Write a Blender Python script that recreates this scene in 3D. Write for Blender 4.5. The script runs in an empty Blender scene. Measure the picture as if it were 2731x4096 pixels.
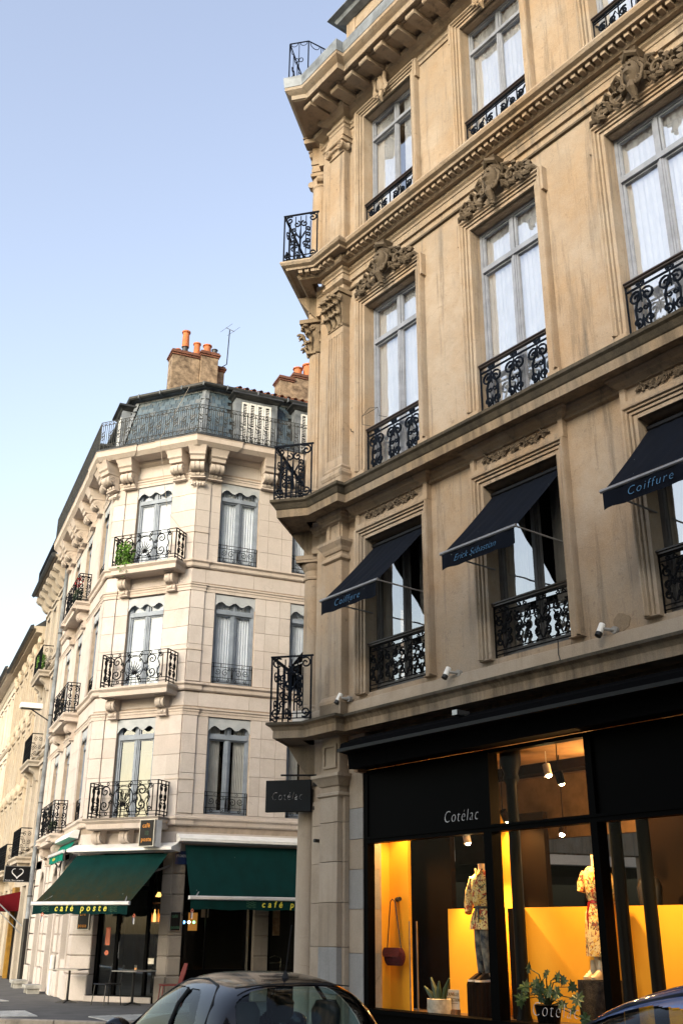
import bpy, bmesh, math, random
from math import sin, cos, pi, radians, tan, atan2, sqrt, hypot
from mathutils import Matrix, Vector
random.seed(7)
S = 1.094            # metres per layout unit
scene = bpy.context.scene
COL = scene.collection
R = radians

# ---------------------------------------------------------------- camera
cam = bpy.data.cameras.new('camera'); camo = bpy.data.objects.new('camera', cam); COL.objects.link(camo)
PITCH, ROLL = 0.39246, 0.006476
cp, sp = cos(PITCH), sin(PITCH)
fw = Vector((0, cp, sp)); up0 = Vector((0, -sp, cp)); rt0 = Vector((1, 0, 0))
rt = cos(ROLL) * rt0 + sin(ROLL) * up0; up = -sin(ROLL) * rt0 + cos(ROLL) * up0
m = Matrix.Identity(4)
for i in range(3):
    m[i][0], m[i][1], m[i][2] = rt[i], up[i], -fw[i]
m.translation = Vector((0, 0, 1.6 * S)); camo.matrix_world = m
cam.sensor_fit = 'VERTICAL'; cam.sensor_height = 24.0; cam.lens = 24.0 * 4055 / 4096
cam.clip_start = 0.1; cam.clip_end = 3000
scene.camera = camo

# ---------------------------------------------------------------- sky, sun, exposure
SUN_YAW, SUN_EL = -150.0, 22.0
world = bpy.data.worlds.new('World'); scene.world = world; world.use_nodes = True
wt = world.node_tree; wt.nodes.clear()
sky = wt.nodes.new('ShaderNodeTexSky'); sky.sky_type = 'NISHITA'; sky.sun_disc = False
sky.sun_elevation = R(SUN_EL); sky.sun_rotation = R(SUN_YAW % 360)
sky.air_density = 1.6; sky.dust_density = 3.0; sky.ozone_density = 1.8; sky.altitude = 0
bg = wt.nodes.new('ShaderNodeBackground'); bg.inputs[1].default_value = 0.126
wo = wt.nodes.new('ShaderNodeOutputWorld')
hs = wt.nodes.new('ShaderNodeHueSaturation'); hs.inputs['Hue'].default_value = 0.517; hs.inputs['Saturation'].default_value = 0.74; hs.inputs['Value'].default_value = 1.05
wt.links.new(sky.outputs[0], hs.inputs['Color'])
wt.links.new(hs.outputs[0], bg.inputs[0]); wt.links.new(bg.outputs[0], wo.inputs[0])
sun = bpy.data.lights.new('sun', 'SUN'); sun.energy = 0.93; sun.angle = R(22); sun.color = (1.0, 0.88, 0.76)
suno = bpy.data.objects.new('sun', sun); COL.objects.link(suno)
sd = Vector((sin(R(SUN_YAW)) * cos(R(SUN_EL)), cos(R(SUN_YAW)) * cos(R(SUN_EL)), sin(R(SUN_EL))))
suno.rotation_euler = sd.to_track_quat('Z', 'Y').to_euler(); suno.location = sd * 60
vs = scene.view_settings; vs.view_transform = 'Standard'; vs.look = 'None'; vs.exposure = 1.5; vs.gamma = 1.0
vs.use_curve_mapping = False

# ---------------------------------------------------------------- materials
MATS = {}
def nmat(name):
    mt = bpy.data.materials.new(name); mt.use_nodes = True
    nt = mt.node_tree; nt.nodes.clear()
    out = nt.nodes.new('ShaderNodeOutputMaterial'); b = nt.nodes.new('ShaderNodeBsdfPrincipled')
    nt.links.new(b.outputs[0], out.inputs[0]); MATS[name] = mt
    return mt, nt, b
def N(nt, t, **kw):
    n = nt.nodes.new(t)
    for k, v in kw.items():
        if k.startswith('i_'):
            n.inputs[int(k[2:])].default_value = v
        else:
            setattr(n, k, v)
    return n
def noise(nt, scale, vec=None, detail=4, rough=.55, stretch=None):
    n = N(nt, 'ShaderNodeTexNoise'); n.inputs['Scale'].default_value = scale
    n.inputs['Detail'].default_value = detail; n.inputs['Roughness'].default_value = rough
    if vec is not None:
        if stretch:
            mp = N(nt, 'ShaderNodeMapping'); mp.inputs['Scale'].default_value = stretch
            nt.links.new(vec, mp.inputs[0]); vec = mp.outputs[0]
        nt.links.new(vec, n.inputs['Vector'])
    return n.outputs['Fac']
def ramp(nt, fac, stops):
    r = N(nt, 'ShaderNodeValToRGB'); e = r.color_ramp.elements
    while len(e) < len(stops): e.new(0.5)
    for el, (p, c) in zip(e, stops):
        el.position = p; el.color = (c, c, c, 1) if isinstance(c, (int, float)) else (*c, 1)
    nt.links.new(fac, r.inputs[0]); return r.outputs[0]
def mix(nt, fac, a, b, mode='MIX'):
    x = N(nt, 'ShaderNodeMix', data_type='RGBA', blend_type=mode)
    for s_, v in ((0, fac), (6, a), (7, b)):
        if hasattr(v, 'links') or hasattr(v, 'is_output'): nt.links.new(v, x.inputs[s_])
        else: x.inputs[s_].default_value = v if s_ == 0 else (*v, 1)
    return x.outputs[2]
def bump(nt, b, h, dist, strength=1.0):
    n = N(nt, 'ShaderNodeBump'); n.inputs['Distance'].default_value = dist; n.inputs['Strength'].default_value = strength
    nt.links.new(h, n.inputs['Height']); nt.links.new(n.outputs[0], b.inputs['Normal'])
def stone(name, base, warm, dirt, dirt_amt=.5, grain=.5, blockvar=0.0, streak=.6, dt=0):
    mt, nt, b = nmat(name)
    pos = N(nt, 'ShaderNodeNewGeometry').outputs['Position']
    c = mix(nt, ramp(nt, noise(nt, .7, pos, 6, .65), [(.40, 0), (.62, 1)]), base, warm)
    c = mix(nt, ramp(nt, noise(nt, 2.6, pos, 6, .65), [(.42, 0), (.75, .8)]), c, tuple(x * .72 for x in warm))
    st = ramp(nt, noise(nt, 1.0, pos, 7, .72, (4.5, 4.5, .30)), [(.54 - dt, 0), (.70 - dt * .6, streak)])
    c = mix(nt, st, c, dirt)
    vo = N(nt, 'ShaderNodeTexVoronoi', feature='DISTANCE_TO_EDGE'); vo.inputs['Scale'].default_value = .75
    wv = N(nt, 'ShaderNodeVectorMath', operation='MULTIPLY_ADD'); wv.inputs[1].default_value = (.5, .5, .5)
    nz_ = N(nt, 'ShaderNodeTexNoise'); nz_.inputs['Scale'].default_value = 2.2; nz_.inputs['Detail'].default_value = 5; nt.links.new(pos, nz_.inputs['Vector'])
    nt.links.new(nz_.outputs['Color'], wv.inputs[0]); nt.links.new(pos, wv.inputs[2]); nt.links.new(wv.outputs[0], vo.inputs['Vector'])
    ck = ramp(nt, vo.outputs['Distance'], [(.0, .8), (.006, 0)])
    gt = N(nt, 'ShaderNodeMath', operation='MULTIPLY'); nt.links.new(ck, gt.inputs[0]); nt.links.new(ramp(nt, noise(nt, .9, pos, 3, .6), [(.52, 0), (.62, 1)]), gt.inputs[1])
    c = mix(nt, gt.outputs[0], c, tuple(x * .45 for x in warm))
    gv = sum(base) / 3 * .80
    c = mix(nt, ramp(nt, noise(nt, .38, pos, 7, .68), [(.44, 0), (.66, .55)]), c, (gv * 1.06, gv, gv * .90))
    sp_ = ramp(nt, noise(nt, 7.0, pos, 6, .7), [(.6, 0), (.78, dirt_amt)])
    c = mix(nt, sp_, c, dirt)
    fine = noise(nt, 60, pos, 3, .6)
    c = mix(nt, .35, c, ramp(nt, fine, [(.3, tuple(x * .65 for x in base)), (.7, tuple(min(1, x * 1.2) for x in base))]))
    if blockvar:
        oi = N(nt, 'ShaderNodeObjectInfo').outputs['Random']
        c = mix(nt, ramp(nt, oi, [(0, blockvar), (.5, 0), (1, 0)]), c, tuple(x * .7 for x in warm))
        c = mix(nt, ramp(nt, oi, [(.6, 0), (1, blockvar)]), c, tuple(min(1, x * 1.22) for x in base))
    nt.links.new(c, b.inputs['Base Color']); b.inputs['Roughness'].default_value = .88
    b.inputs['Specular IOR Level'].default_value = .25
    h = mix(nt, .35, noise(nt, 9, pos, 6, .65), noise(nt, 70, pos, 3, .6))
    bump(nt, b, h, .012, grain)
    return mt
def plain(name, col, rough=.5, metal=0, var=.12, scale=6, bumpd=0, spec=.5, coat=0, second=None):
    mt, nt, b = nmat(name)
    pos = N(nt, 'ShaderNodeNewGeometry').outputs['Position']
    n = noise(nt, scale, pos, 5, .6)
    c2 = second or tuple(x * (1 - var * 2.2) for x in col)
    c = mix(nt, ramp(nt, n, [(.35, 0), (.68, 1)]), tuple(min(1, x * (1 + var * .5)) for x in col), c2)
    nt.links.new(c, b.inputs['Base Color'])
    b.inputs['Roughness'].default_value = rough; b.inputs['Metallic'].default_value = metal
    b.inputs['Specular IOR Level'].default_value = spec; b.inputs['Coat Weight'].default_value = coat
    b.inputs['Coat Roughness'].default_value = .03
    if bumpd: bump(nt, b, noise(nt, scale * 6, pos, 4, .6), bumpd)
    return mt
def emit(name, col, strength):
    mt, nt, b = nmat(name); b.inputs['Base Color'].default_value = (*col, 1)
    b.inputs['Emission Color'].default_value = (*col, 1); b.inputs['Emission Strength'].default_value = strength
    return mt
def glass(name, tint=(1, 1, 1), ior=1.6, rough=0.0, wav=0.0, floor=0.0):
    mt = bpy.data.materials.new(name); mt.use_nodes = True; nt = mt.node_tree; nt.nodes.clear(); MATS[name] = mt
    out = nt.nodes.new('ShaderNodeOutputMaterial'); ms = nt.nodes.new('ShaderNodeMixShader')
    tr = nt.nodes.new('ShaderNodeBsdfTransparent'); gl = nt.nodes.new('ShaderNodeBsdfGlossy')
    tr.inputs[0].default_value = (*tint, 1); gl.inputs['Roughness'].default_value = rough
    fr = nt.nodes.new('ShaderNodeFresnel')          # a pane is thin: same reflectance from both sides
    geo_ = nt.nodes.new('ShaderNodeNewGeometry'); mrg = nt.nodes.new('ShaderNodeMapRange')
    mrg.inputs[3].default_value = ior; mrg.inputs[4].default_value = 1 / ior
    nt.links.new(geo_.outputs['Backfacing'], mrg.inputs[0]); nt.links.new(mrg.outputs[0], fr.inputs[0])
    if wav:
        pos = N(nt, 'ShaderNodeNewGeometry').outputs['Position']
        bm_ = N(nt, 'ShaderNodeBump'); bm_.inputs['Distance'].default_value = wav
        nt.links.new(noise(nt, 1.3, pos, 2, .5), bm_.inputs['Height']); nt.links.new(bm_.outputs[0], gl.inputs['Normal'])
    if floor:
        mx = N(nt, 'ShaderNodeMath', operation='MAXIMUM'); mx.inputs[1].default_value = floor
        nt.links.new(fr.outputs[0], mx.inputs[0]); nt.links.new(mx.outputs[0], ms.inputs[0])
    else:
        nt.links.new(fr.outputs[0], ms.inputs[0])
    nt.links.new(tr.outputs[0], ms.inputs[1]); nt.links.new(gl.outputs[0], ms.inputs[2]); nt.links.new(ms.outputs[0], out.inputs[0])
    return mt

stone('limestone', (.36, .295, .23), (.32, .21, .115), (.045, .033, .024), .9, 1.1, 0, 1.0, .02)
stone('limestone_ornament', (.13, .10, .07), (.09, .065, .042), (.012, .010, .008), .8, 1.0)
stone('limestone_pale', (.40, .335, .27), (.33, .26, .19), (.10, .08, .06), .5, .6, .35)
stone('limestone_grey', (.30, .30, .30), (.27, .26, .25), (.08, .08, .08), .5, .6)
stone('limestone_capital', (.25, .195, .135), (.20, .14, .085), (.02, .015, .011), .7, 1.0)
stone('sooted_limestone', (.34, .26, .18), (.20, .14, .08), (.025, .02, .014), .9, 1.1, 0, 1.0, .13)
stone('mossy_stone', (.10, .082, .058), (.055, .045, .03), (.012, .011, .008), 1.0, 1.6, 0, 1.0, .12)
stone('pink_limestone', (.575, .52, .49), (.54, .465, .42), (.22, .16, .11), .25, .4, .3, .25)
stone('pink_limestone_moulding', (.565, .49, .44), (.51, .42, .35), (.16, .115, .075), .4, .5, 0, .35)
stone('ochre_plaster', (.50, .43, .34), (.43, .34, .24), (.16, .12, .08), .3, .4)
stone('pale_plaster', (.62, .56, .49), (.55, .47, .38), (.18, .15, .12), .3, .4)
stone('grey_limestone', (.46, .41, .35), (.40, .33, .26), (.10, .085, .07), .5, .6)
stone('sooty_shaded_limestone', (.24, .21, .18), (.17, .14, .11), (.04, .034, .028), .6, .8, .5)  # soot on the balcony edge; awning shade put into the pier colour
stone('rough_render', (.30, .225, .15), (.22, .155, .095), (.05, .036, .026), 1.0, 2.0)
stone('brick_red', (.19, .085, .055), (.13, .05, .035), (.06, .045, .035), .7, 1.2, .4)
plain('chimney_render', (.27, .20, .135), .95, 0, .5, 5.5, .02, second=(.10, .068, .045))
plain('joint', (.36, .29, .23), .95)
plain('zinc', (.21, .235, .265), .62, .15, .25, 3, .002)
plain('dark_zinc', (.06, .063, .066), .5, .4, .25, 3)
mt, nt, b = nmat('slate')
oi = N(nt, 'ShaderNodeObjectInfo').outputs['Random']
c = ramp(nt, oi, [(0, (.035, .06, .085)), (.45, (.06, .095, .13)), (.8, (.09, .13, .165)), (1, (.13, .14, .15))])
pos = N(nt, 'ShaderNodeNewGeometry').outputs['Position']
c = mix(nt, ramp(nt, noise(nt, 9, pos), [(.5, 0), (.8, .6)]), c, (.16, .15, .12))
nt.links.new(c, b.inputs['Base Color']); b.inputs['Roughness'].default_value = .42; bump(nt, b, noise(nt, 40, pos), .004)
plain('terracotta', (.50, .15, .045), .75, 0, .25, 5, .003, second=(.36, .12, .05))
plain('roof_tile', (.42, .15, .07), .85, 0, .3, 4, .004, second=(.24, .10, .06))
plain('wrought_iron', (.004, .0045, .006), .7, 0, .2, 9, .001, spec=.08)
plain('wrought_iron_blue', (.0035, .0065, .013), .7, 0, .2, 9, .001, spec=.08)
plain('faded_iron', (.035, .035, .032), .7, 0, .2, 9, .001)
plain('wood_rail', (.03, .018, .012), .4, 0, .2, 9)
plain('grey_paint', (.23, .25, .30), .5, 0, .12, 4, .001)
plain('blue_grey_paint', (.24, .28, .34), .5, 0, .12, 4, .001)
plain('dark_frame_paint', (.10, .10, .105), .5, 0, .12, 4)
plain('pelmet_paint', (.40, .42, .44), .6, 0, .1, 3, .002, second=(.30, .33, .36))
plain('white_paint', (.78, .77, .75), .5, 0, .06, 4)
plain('shutter_white', (.72, .72, .71), .55, 0, .06, 4)
plain('curtain', (.70, .74, .80), .9, 0, .04, 3)
plain('curtain_dim', (.50, .49, .46), .9, 0, .08, 3)
plain('interior_dark', (.010, .009, .008), .95, 0, .1, 3, spec=.05)
plain('interior_brown', (.012, .006, .003), .9, 0, .2, 3, spec=.08)
plain('black_lacquer', (.001, .001, .0013), .5, 0, .1, 5, spec=.03)
plain('black_fabric', (.002, .002, .0025), .95, 0, .1, 9, spec=.05)
plain('lacquer_black_post', (.002, .002, .002), .5, 0, .1, 5, spec=.1)
def canvas(name, col, moss=None, zlo=0, zhi=1):
    mt, nt, b = nmat(name)
    pos = N(nt, 'ShaderNodeNewGeometry').outputs['Position']
    c = mix(nt, ramp(nt, noise(nt, 2.2, pos, 4, .6, (2, 2, .6)), [(.35, 0), (.7, 1)]), tuple(x * 1.15 for x in col), tuple(x * .8 for x in col))
    if moss:
        zz = N(nt, 'ShaderNodeSeparateXYZ'); nt.links.new(pos, zz.inputs[0])
        mr = N(nt, 'ShaderNodeMapRange'); nt.links.new(zz.outputs[2], mr.inputs[0])
        mr.inputs[1].default_value = zhi; mr.inputs[2].default_value = zlo
        ml = N(nt, 'ShaderNodeMath', operation='MULTIPLY'); nt.links.new(mr.outputs[0], ml.inputs[0])
        nt.links.new(ramp(nt, noise(nt, 2.5, pos, 6, .65, (5, 5, .7)), [(.25, .2), (.6, 1)]), ml.inputs[1])
        c = mix(nt, ml.outputs[0], c, moss)
    sp_ = ramp(nt, noise(nt, 22, pos, 2, .4), [(.78, 0), (.8, .8)])
    c = mix(nt, sp_, c, (.3, .34, .32))
    nt.links.new(c, b.inputs['Base Color']); b.inputs['Roughness'].default_value = .9; b.inputs['Specular IOR Level'].default_value = .15
    bump(nt, b, noise(nt, 90, pos, 2), .002)
    return mt
canvas('navy_canvas', (.0012, .003, .008))
canvas('green_canvas', (.0, .020, .019))
canvas('green_canvas_mossy', (.0, .023, .021), (.030, .024, .007), 2.35, 3.3)
canvas('bright_green_canvas', (.0, .16, .11))
canvas('red_canvas', (.10, .004, .008))
plain('awning_bar', (.62, .62, .64), .35, .2, .08, 3)
plain('alu_bar', (.26, .26, .27), .4, .5, .1, 3)
plain('sign_dark', (.004, .004, .005), .45, 0, .2, 3, spec=.2)
plain('sign_dark_blue', (.003, .006, .010), .5, 0, .15, 3, spec=.2)
plain('letter_white', (.62, .62, .65), .4)
plain('letter_blue', (.05, .17, .34), .6)
plain('letter_yellow', (.62, .56, .06), .6)
plain('letter_orange', (.70, .27, .02), .6)
plain('wave_green', (.04, .13, .07), .7)
plain('asphalt', (.055, .055, .058), .85, 0, .25, 3, .006)
plain('pavement_asphalt', (.085, .08, .078), .88, 0, .25, 2.2, .005, second=(.055, .053, .052))
plain('kerb_stone', (.34, .29, .24), .8, 0, .2, 4, .004)
plain('tactile_paving', (.46, .46, .45), .8, 0, .15, 6, .003)
plain('concrete', (.40, .39, .36), .85, 0, .2, 5, .004)
plain('car_black', (.0015, .0015, .004), .22, 0, .05, 3, coat=.55, spec=.15)
plain('car_roof_dark', (.02, .017, .02), .28, .1, .1, 3, coat=.5)
plain('car_blue', (.12, .22, .50), .25, .3, .05, 3, coat=1.0)
plain('rubber', (.012, .012, .013), .7)
plain('tyre', (.012, .012, .012), .9)
plain('wheel_alu', (.4, .4, .42), .3, .8)
plain('car_seat', (.05, .048, .048), .8)
plain('lamp_red', (.35, .01, .01), .2, coat=.8)
plain('mustard_board', (.80, .40, .02), .75, 0, .03, 1.5)
plain('brown_panel', (.010, .005, .002), .8, 0, .12, 2, spec=.08)
plain('shop_wall', (.40, .30, .18), .85, 0, .15, 2)
plain('shop_ceiling', (.34, .22, .11), .85, 0, .3, 1.1)
plain('shop_floor', (.12, .07, .035), .45, 0, .2, 2)
plain('burgundy_wool', (.10, .006, .008), .95, 0, .3, 40, .01)
plain('leather_black', (.012, .010, .010), .35)
plain('mannequin_skin', (.72, .56, .36), .5, 0, .03)
plain('cream_leather', (.72, .55, .33), .4)
plain('bark', (.05, .036, .025), .9, 0, .5, 12, .02)
plain('ceramic', (.55, .48, .38), .5, 0, .25, 8)
plain('leaf', (.035, .075, .018), .5, 0, .35, 6)
plain('leaf_bright', (.10, .22, .02), .5, 0, .4, 5, second=(.05, .13, .015))
plain('leaf_dark', (.02, .045, .012), .5, 0, .3, 6)
plain('petal_red', (.55, .02, .015), .5)
plain('card_white', (.75, .68, .55), .7)
plain('letter_brown', (.25, .16, .06), .7)
plain('red_chair', (.17, .025, .022), .45, 0, .15, 5)
plain('black_metal', (.012, .012, .013), .4, .3)
plain('steel', (.35, .35, .36), .3, .9)
plain('poster_orange', (.60, .14, .06), .5)
plain('poster_brown', (.16, .07, .03), .6, second=(.35, .22, .12))
plain('stool_chrome', (.55, .5, .4), .25, .9)
plain('yellow_wall', (.36, .19, .02), .7, 0, .3, 2)
plain('enamel_blue', (.012, .03, .11), .35)
plain('fabric_denim', (.012, .018, .03), .8, 0, .3, 8, second=(.30, .27, .2))
mt, nt, b = nmat('floral_fabric')
pos = N(nt, 'ShaderNodeNewGeometry').outputs['Position']
vo = N(nt, 'ShaderNodeTexVoronoi'); vo.inputs['Scale'].default_value = 13
nz = N(nt, 'ShaderNodeTexNoise'); nz.inputs['Scale'].default_value = 9; nt.links.new(pos, nz.inputs['Vector'])
av = N(nt, 'ShaderNodeVectorMath', operation='MULTIPLY_ADD'); av.inputs[1].default_value = (.25, .25, .25)
nt.links.new(nz.outputs['Color'], av.inputs[0]); nt.links.new(pos, av.inputs[2]); nt.links.new(av.outputs[0], vo.inputs['Vector'])
cc = ramp(nt, vo.outputs['Color'], [(0, (.84, .62, .24)), (.36, (.45, .06, .02)), (.46, (.80, .62, .30)), (.56, (.10, .12, .05)), (.64, (.75, .40, .06)), (.76, (.12, .07, .05)), (.86, (.84, .62, .24))])
for e in bpy.data.materials['floral_fabric'].node_tree.nodes:
    if e.type == 'VALTORGB': e.color_ramp.interpolation = 'CONSTANT'
nz2 = ramp(nt, noise(nt, 26, pos, 3, .6), [(.5, 0), (.56, .75)])
nz3 = ramp(nt, noise(nt, 34, pos, 3, .6), [(.56, 0), (.58, 1)])
cc = mix(nt, nz2, cc, (.84, .62, .24)); cc = mix(nt, nz3, cc, (.30, .05, .02))
nt.links.new(cc, b.inputs['Base Color']); b.inputs['Roughness'].default_value = .85
emit('bulb_warm', (1.0, .72, .35), 60)
emit('glow_amber', (1.0, .50, .12), 1.2)
emit('glow_dim', (1.0, .40, .08), .12)
emit('glow_blue', (.15, .45, 1.0), 3); emit('glow_white', (1, .95, .8), 3); emit('glow_green', (.2, .8, .3), 2)
glass('window_glass', (1, 1, 1), 2.2, 0, .010, .56)
glass('window_glass_old', (.93, .95, .97), 1.8, 0, .006)
glass('window_glass_bright', (.93, .95, .97), 1.9, 0, .006, .22)
glass('shop_glass', (.97, .98, .97), 1.15)
glass('cafe_glass', (.80, .85, .85), 1.45)
glass('car_glass', (.55, .70, .72), 1.38)

# ---------------------------------------------------------------- geometry helpers (local x right, o outward, z up, layout units)
class MB:
    def __init__(s): s.v = []; s.f = []; s.mi = []; s.cur = 0; s.sm = []
    def add(s, pts, faces, smooth=False):
        n = len(s.v); s.v += pts
        for f in faces: s.f.append([n + i for i in f]); s.mi.append(s.cur); s.sm.append(smooth)
    def quad(s, a, b, c, d): s.add([a, b, c, d], [(0, 1, 2, 3)])
    def box(s, x0, x1, o0, o1, z0, z1):
        p = [(x, o, z) for z in (z0, z1) for o in (o0, o1) for x in (x0, x1)]
        s.add(p, [(0, 1, 3, 2), (4, 6, 7, 5), (0, 4, 5, 1), (2, 3, 7, 6), (0, 2, 6, 4), (1, 5, 7, 3)]); return s
    def chbox(s, x0, x1, o0, o1, z0, z1, c):     # front edges chamfered
        b = [(x0, o0, z0), (x1, o0, z0), (x1, o0, z1), (x0, o0, z1)]
        m_ = [(x0, o1 - c, z0), (x1, o1 - c, z0), (x1, o1 - c, z1), (x0, o1 - c, z1)]
        f_ = [(x0 + c, o1, z0 + c), (x1 - c, o1, z0 + c), (x1 - c, o1, z1 - c), (x0 + c, o1, z1 - c)]
        q = [(8, 9, 10, 11)]
        for i in range(4):
            j = (i + 1) % 4; q += [(i, j, 4 + j, 4 + i), (4 + i, 4 + j, 8 + j, 8 + i)]
        s.add(b + m_ + f_, q); return s
    def prism(s, poly, axis, a, b_, smooth=False):
        def P(p, t):
            return (t, p[0], p[1]) if axis == 'x' else ((p[0], t, p[1]) if axis == 'o' else (p[0], p[1], t))
        n = len(poly); v = [P(p, a) for p in poly] + [P(p, b_) for p in poly]
        s.add(v, [tuple(range(n)), tuple(range(2 * n - 1, n - 1, -1))])
        k = len(s.v) - 2 * n
        for i in range(n):
            j = (i + 1) % n; s.f.append([k + i, k + j, k + n + j, k + n + i]); s.mi.append(s.cur); s.sm.append(smooth)
        return s
    def tube(s, pts, r, n=4, closed=False, flat=None, caps=True):
        P = [Vector(p) for p in pts]; L = len(P); rings = []
        prev = None
        for i in range(L):
            if closed: t = P[(i + 1) % L] - P[i - 1]
            else: t = P[min(i + 1, L - 1)] - P[max(i - 1, 0)]
            if t.length < 1e-9: t = Vector((0, 0, 1))
            t.normalize()
            ref = Vector((0, 1, 0)) if abs(t.y) < .9 else Vector((0, 0, 1))
            if prev is not None and abs(prev.dot(t)) < .95: ref = prev
            a = t.cross(ref).normalized(); b_ = a.cross(t).normalized(); prev = b_
            rr = r[i] if isinstance(r, (list, tuple)) else r
            ring = []
            for k in range(n):
                an = 2 * pi * (k + .5) / n
                ring.append(tuple(P[i] + a * cos(an) * rr + b_ * sin(an) * rr * (flat or 1)))
            rings.append(ring)
        base = len(s.v)
        for ring in rings: s.v += ring
        M = L if closed else L - 1
        for i in range(M):
            i2 = (i + 1) % L
            for k in range(n):
                k2 = (k + 1) % n
                s.f.append([base + i * n + k, base + i * n + k2, base + i2 * n + k2, base + i2 * n + k]); s.mi.append(s.cur); s.sm.append(n > 4)
        if not closed and caps and n > 2:
            s.f.append([base + k for k in range(n)][::-1]); s.mi.append(s.cur); s.sm.append(False)
            s.f.append([base + (L - 1) * n + k for k in range(n)]); s.mi.append(s.cur); s.sm.append(False)
        return s
    def lathe(s, prof, cx=0, co=0, n=16, smooth=True, flute=0):
        base = len(s.v)
        for (r_, z_) in prof:
            for k in range(n):
                an = 2 * pi * k / n; rr = r_ * (1 - (flute if k % 2 else 0))
                s.v.append((cx + rr * cos(an), co + rr * sin(an), z_))
        for i in range(len(prof) - 1):
            for k in range(n):
                k2 = (k + 1) % n
                s.f.append([base + i * n + k, base + i * n + k2, base + (i + 1) * n + k2, base + (i + 1) * n + k]); s.mi.append(s.cur); s.sm.append(smooth)
        s.f.append([base + k for k in range(n)]); s.mi.append(s.cur); s.sm.append(False)
        s.f.append([base + (len(prof) - 1) * n + k for k in range(n)]); s.mi.append(s.cur); s.sm.append(False)
        return s
    def loft(s, rings, smooth=True, caps=True):
        n = len(rings[0]); base = len(s.v)
        for r_ in rings: s.v += [tuple(p) for p in r_]
        for i in range(len(rings) - 1):
            for k in range(n):
                k2 = (k + 1) % n
                s.f.append([base + i * n + k, base + i * n + k2, base + (i + 1) * n + k2, base + (i + 1) * n + k]); s.mi.append(s.cur); s.sm.append(smooth)
        if caps:
            s.f.append([base + k for k in range(n)]); s.mi.append(s.cur); s.sm.append(False)
            s.f.append([base + (len(rings) - 1) * n + k for k in range(n)]); s.mi.append(s.cur); s.sm.append(False)
        return s
    def sweep(s, prof, path, caps=True, dirs=None):
        """profile [(o,z)] swept along plan path [(x,o)] (left to right seen from the street), mitred"""
        P = [Vector((p[0], p[1])) for p in path]; L = len(P); offs = []
        for i in range(L):
            ns = []
            if i > 0:
                d_ = Vector(dirs[i - 1]) if dirs else (P[i] - P[i - 1]).normalized(); ns.append(Vector((-d_.y, d_.x)))
            if i < L - 1:
                d_ = Vector(dirs[i]) if dirs else (P[i + 1] - P[i]).normalized(); ns.append(Vector((-d_.y, d_.x)))
            if len(ns) == 2:
                m_ = (ns[0] + ns[1])
                if m_.length < 1e-6: m_ = ns[0]
                m_.normalize(); m_ = m_ / max(.25, m_.dot(ns[0]))
            else: m_ = ns[0]
            offs.append(m_)
        base = len(s.v); K = len(prof)
        for i in range(L):
            for (o_, z_) in prof:
                q = P[i] + offs[i] * o_; s.v.append((q.x, q.y, z_))
        for i in range(L - 1):
            for k in range(K - 1):
                s.f.append([base + i * K + k, base + i * K + k + 1, base + (i + 1) * K + k + 1, base + (i + 1) * K + k]); s.mi.append(s.cur); s.sm.append(False)
        if caps:
            s.f.append([base + k for k in range(K)]); s.mi.append(s.cur); s.sm.append(False)
            s.f.append([base + (L - 1) * K + k for k in range(K)][::-1]); s.mi.append(s.cur); s.sm.append(False)
        return s
    def mesh(s, name, mats, recalc=True, angle=35):
        me = bpy.data.meshes.new(name)
        me.from_pydata([(x * S, -o * S, z * S) for x, o, z in s.v], [], s.f)
        if isinstance(mats, str): mats = [mats]
        for mm in mats: me.materials.append(MATS[mm])
        me.polygons.foreach_set('material_index', s.mi)
        me.polygons.foreach_set('use_smooth', s.sm)
        if recalc:
            bm_ = bmesh.new(); bm_.from_mesh(me); bmesh.ops.recalc_face_normals(bm_, faces=bm_.faces); bm_.to_mesh(me); bm_.free()
        if any(s.sm): me.set_sharp_from_angle(angle=R(angle))
        me.update(); return me

CACHE = {}
def cached(key, fn):
    if key not in CACHE: CACHE[key] = fn()
    return CACHE[key]
WM = {}
def wm(o): return WM[o.name]
def put(name, data, W, parent=None, **props):
    o = bpy.data.objects.new(name, data); COL.objects.link(o)
    if parent is not None:
        o.parent = parent; o.matrix_basis = wm(parent).inverted() @ W
    else: o.matrix_basis = W
    WM[o.name] = W.copy()
    for k, v in props.items():
        if v: o[k] = v
    return o
class Fr:
    """a facade frame: origin in plan and the compass yaw of its left-to-right direction"""
    def __init__(s, x, y, yaw, z=0):
        s.th = R(90 - yaw); s.o = Vector((x, y, z))
        s.M = Matrix.Translation(s.o * S) @ Matrix.Rotation(s.th, 4, 'Z')
    def pt(s, x, o=0, z=0):
        ux, uy = cos(s.th), sin(s.th)
        return Vector((s.o.x + ux * x + uy * o, s.o.y + uy * x - ux * o, s.o.z + z))
    def W(s, x=0, o=0, z=0, rz=0, extra=None):
        M = Matrix.Translation(s.pt(x, o, z) * S) @ Matrix.Rotation(s.th + rz, 4, 'Z')
        return M @ extra if extra is not None else M
    def sub(s, x, o, yaw_off=0): # frame shifted and turned
        f = Fr(0, 0, 0); p = s.pt(x, o); f.o = Vector((p.x, p.y, s.o.z)); f.th = s.th - R(yaw_off)
        f.M = Matrix.Translation(f.o * S) @ Matrix.Rotation(f.th, 4, 'Z'); return f
def thing(name, label, cat, fr, x=0, o=0, z=0, rz=0, group=None):
    e = put(name, None, fr.W(x, o, z, rz), None, label=label, category=cat, group=group); e.empty_display_size = .2
    return e
def solo(name, label, cat, me, fr, x=0, o=0, z=0, rz=0, group=None, extra=None):
    return put(name, me, fr.W(x, o, z, rz, extra), None, label=label, category=cat, group=group)
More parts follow.
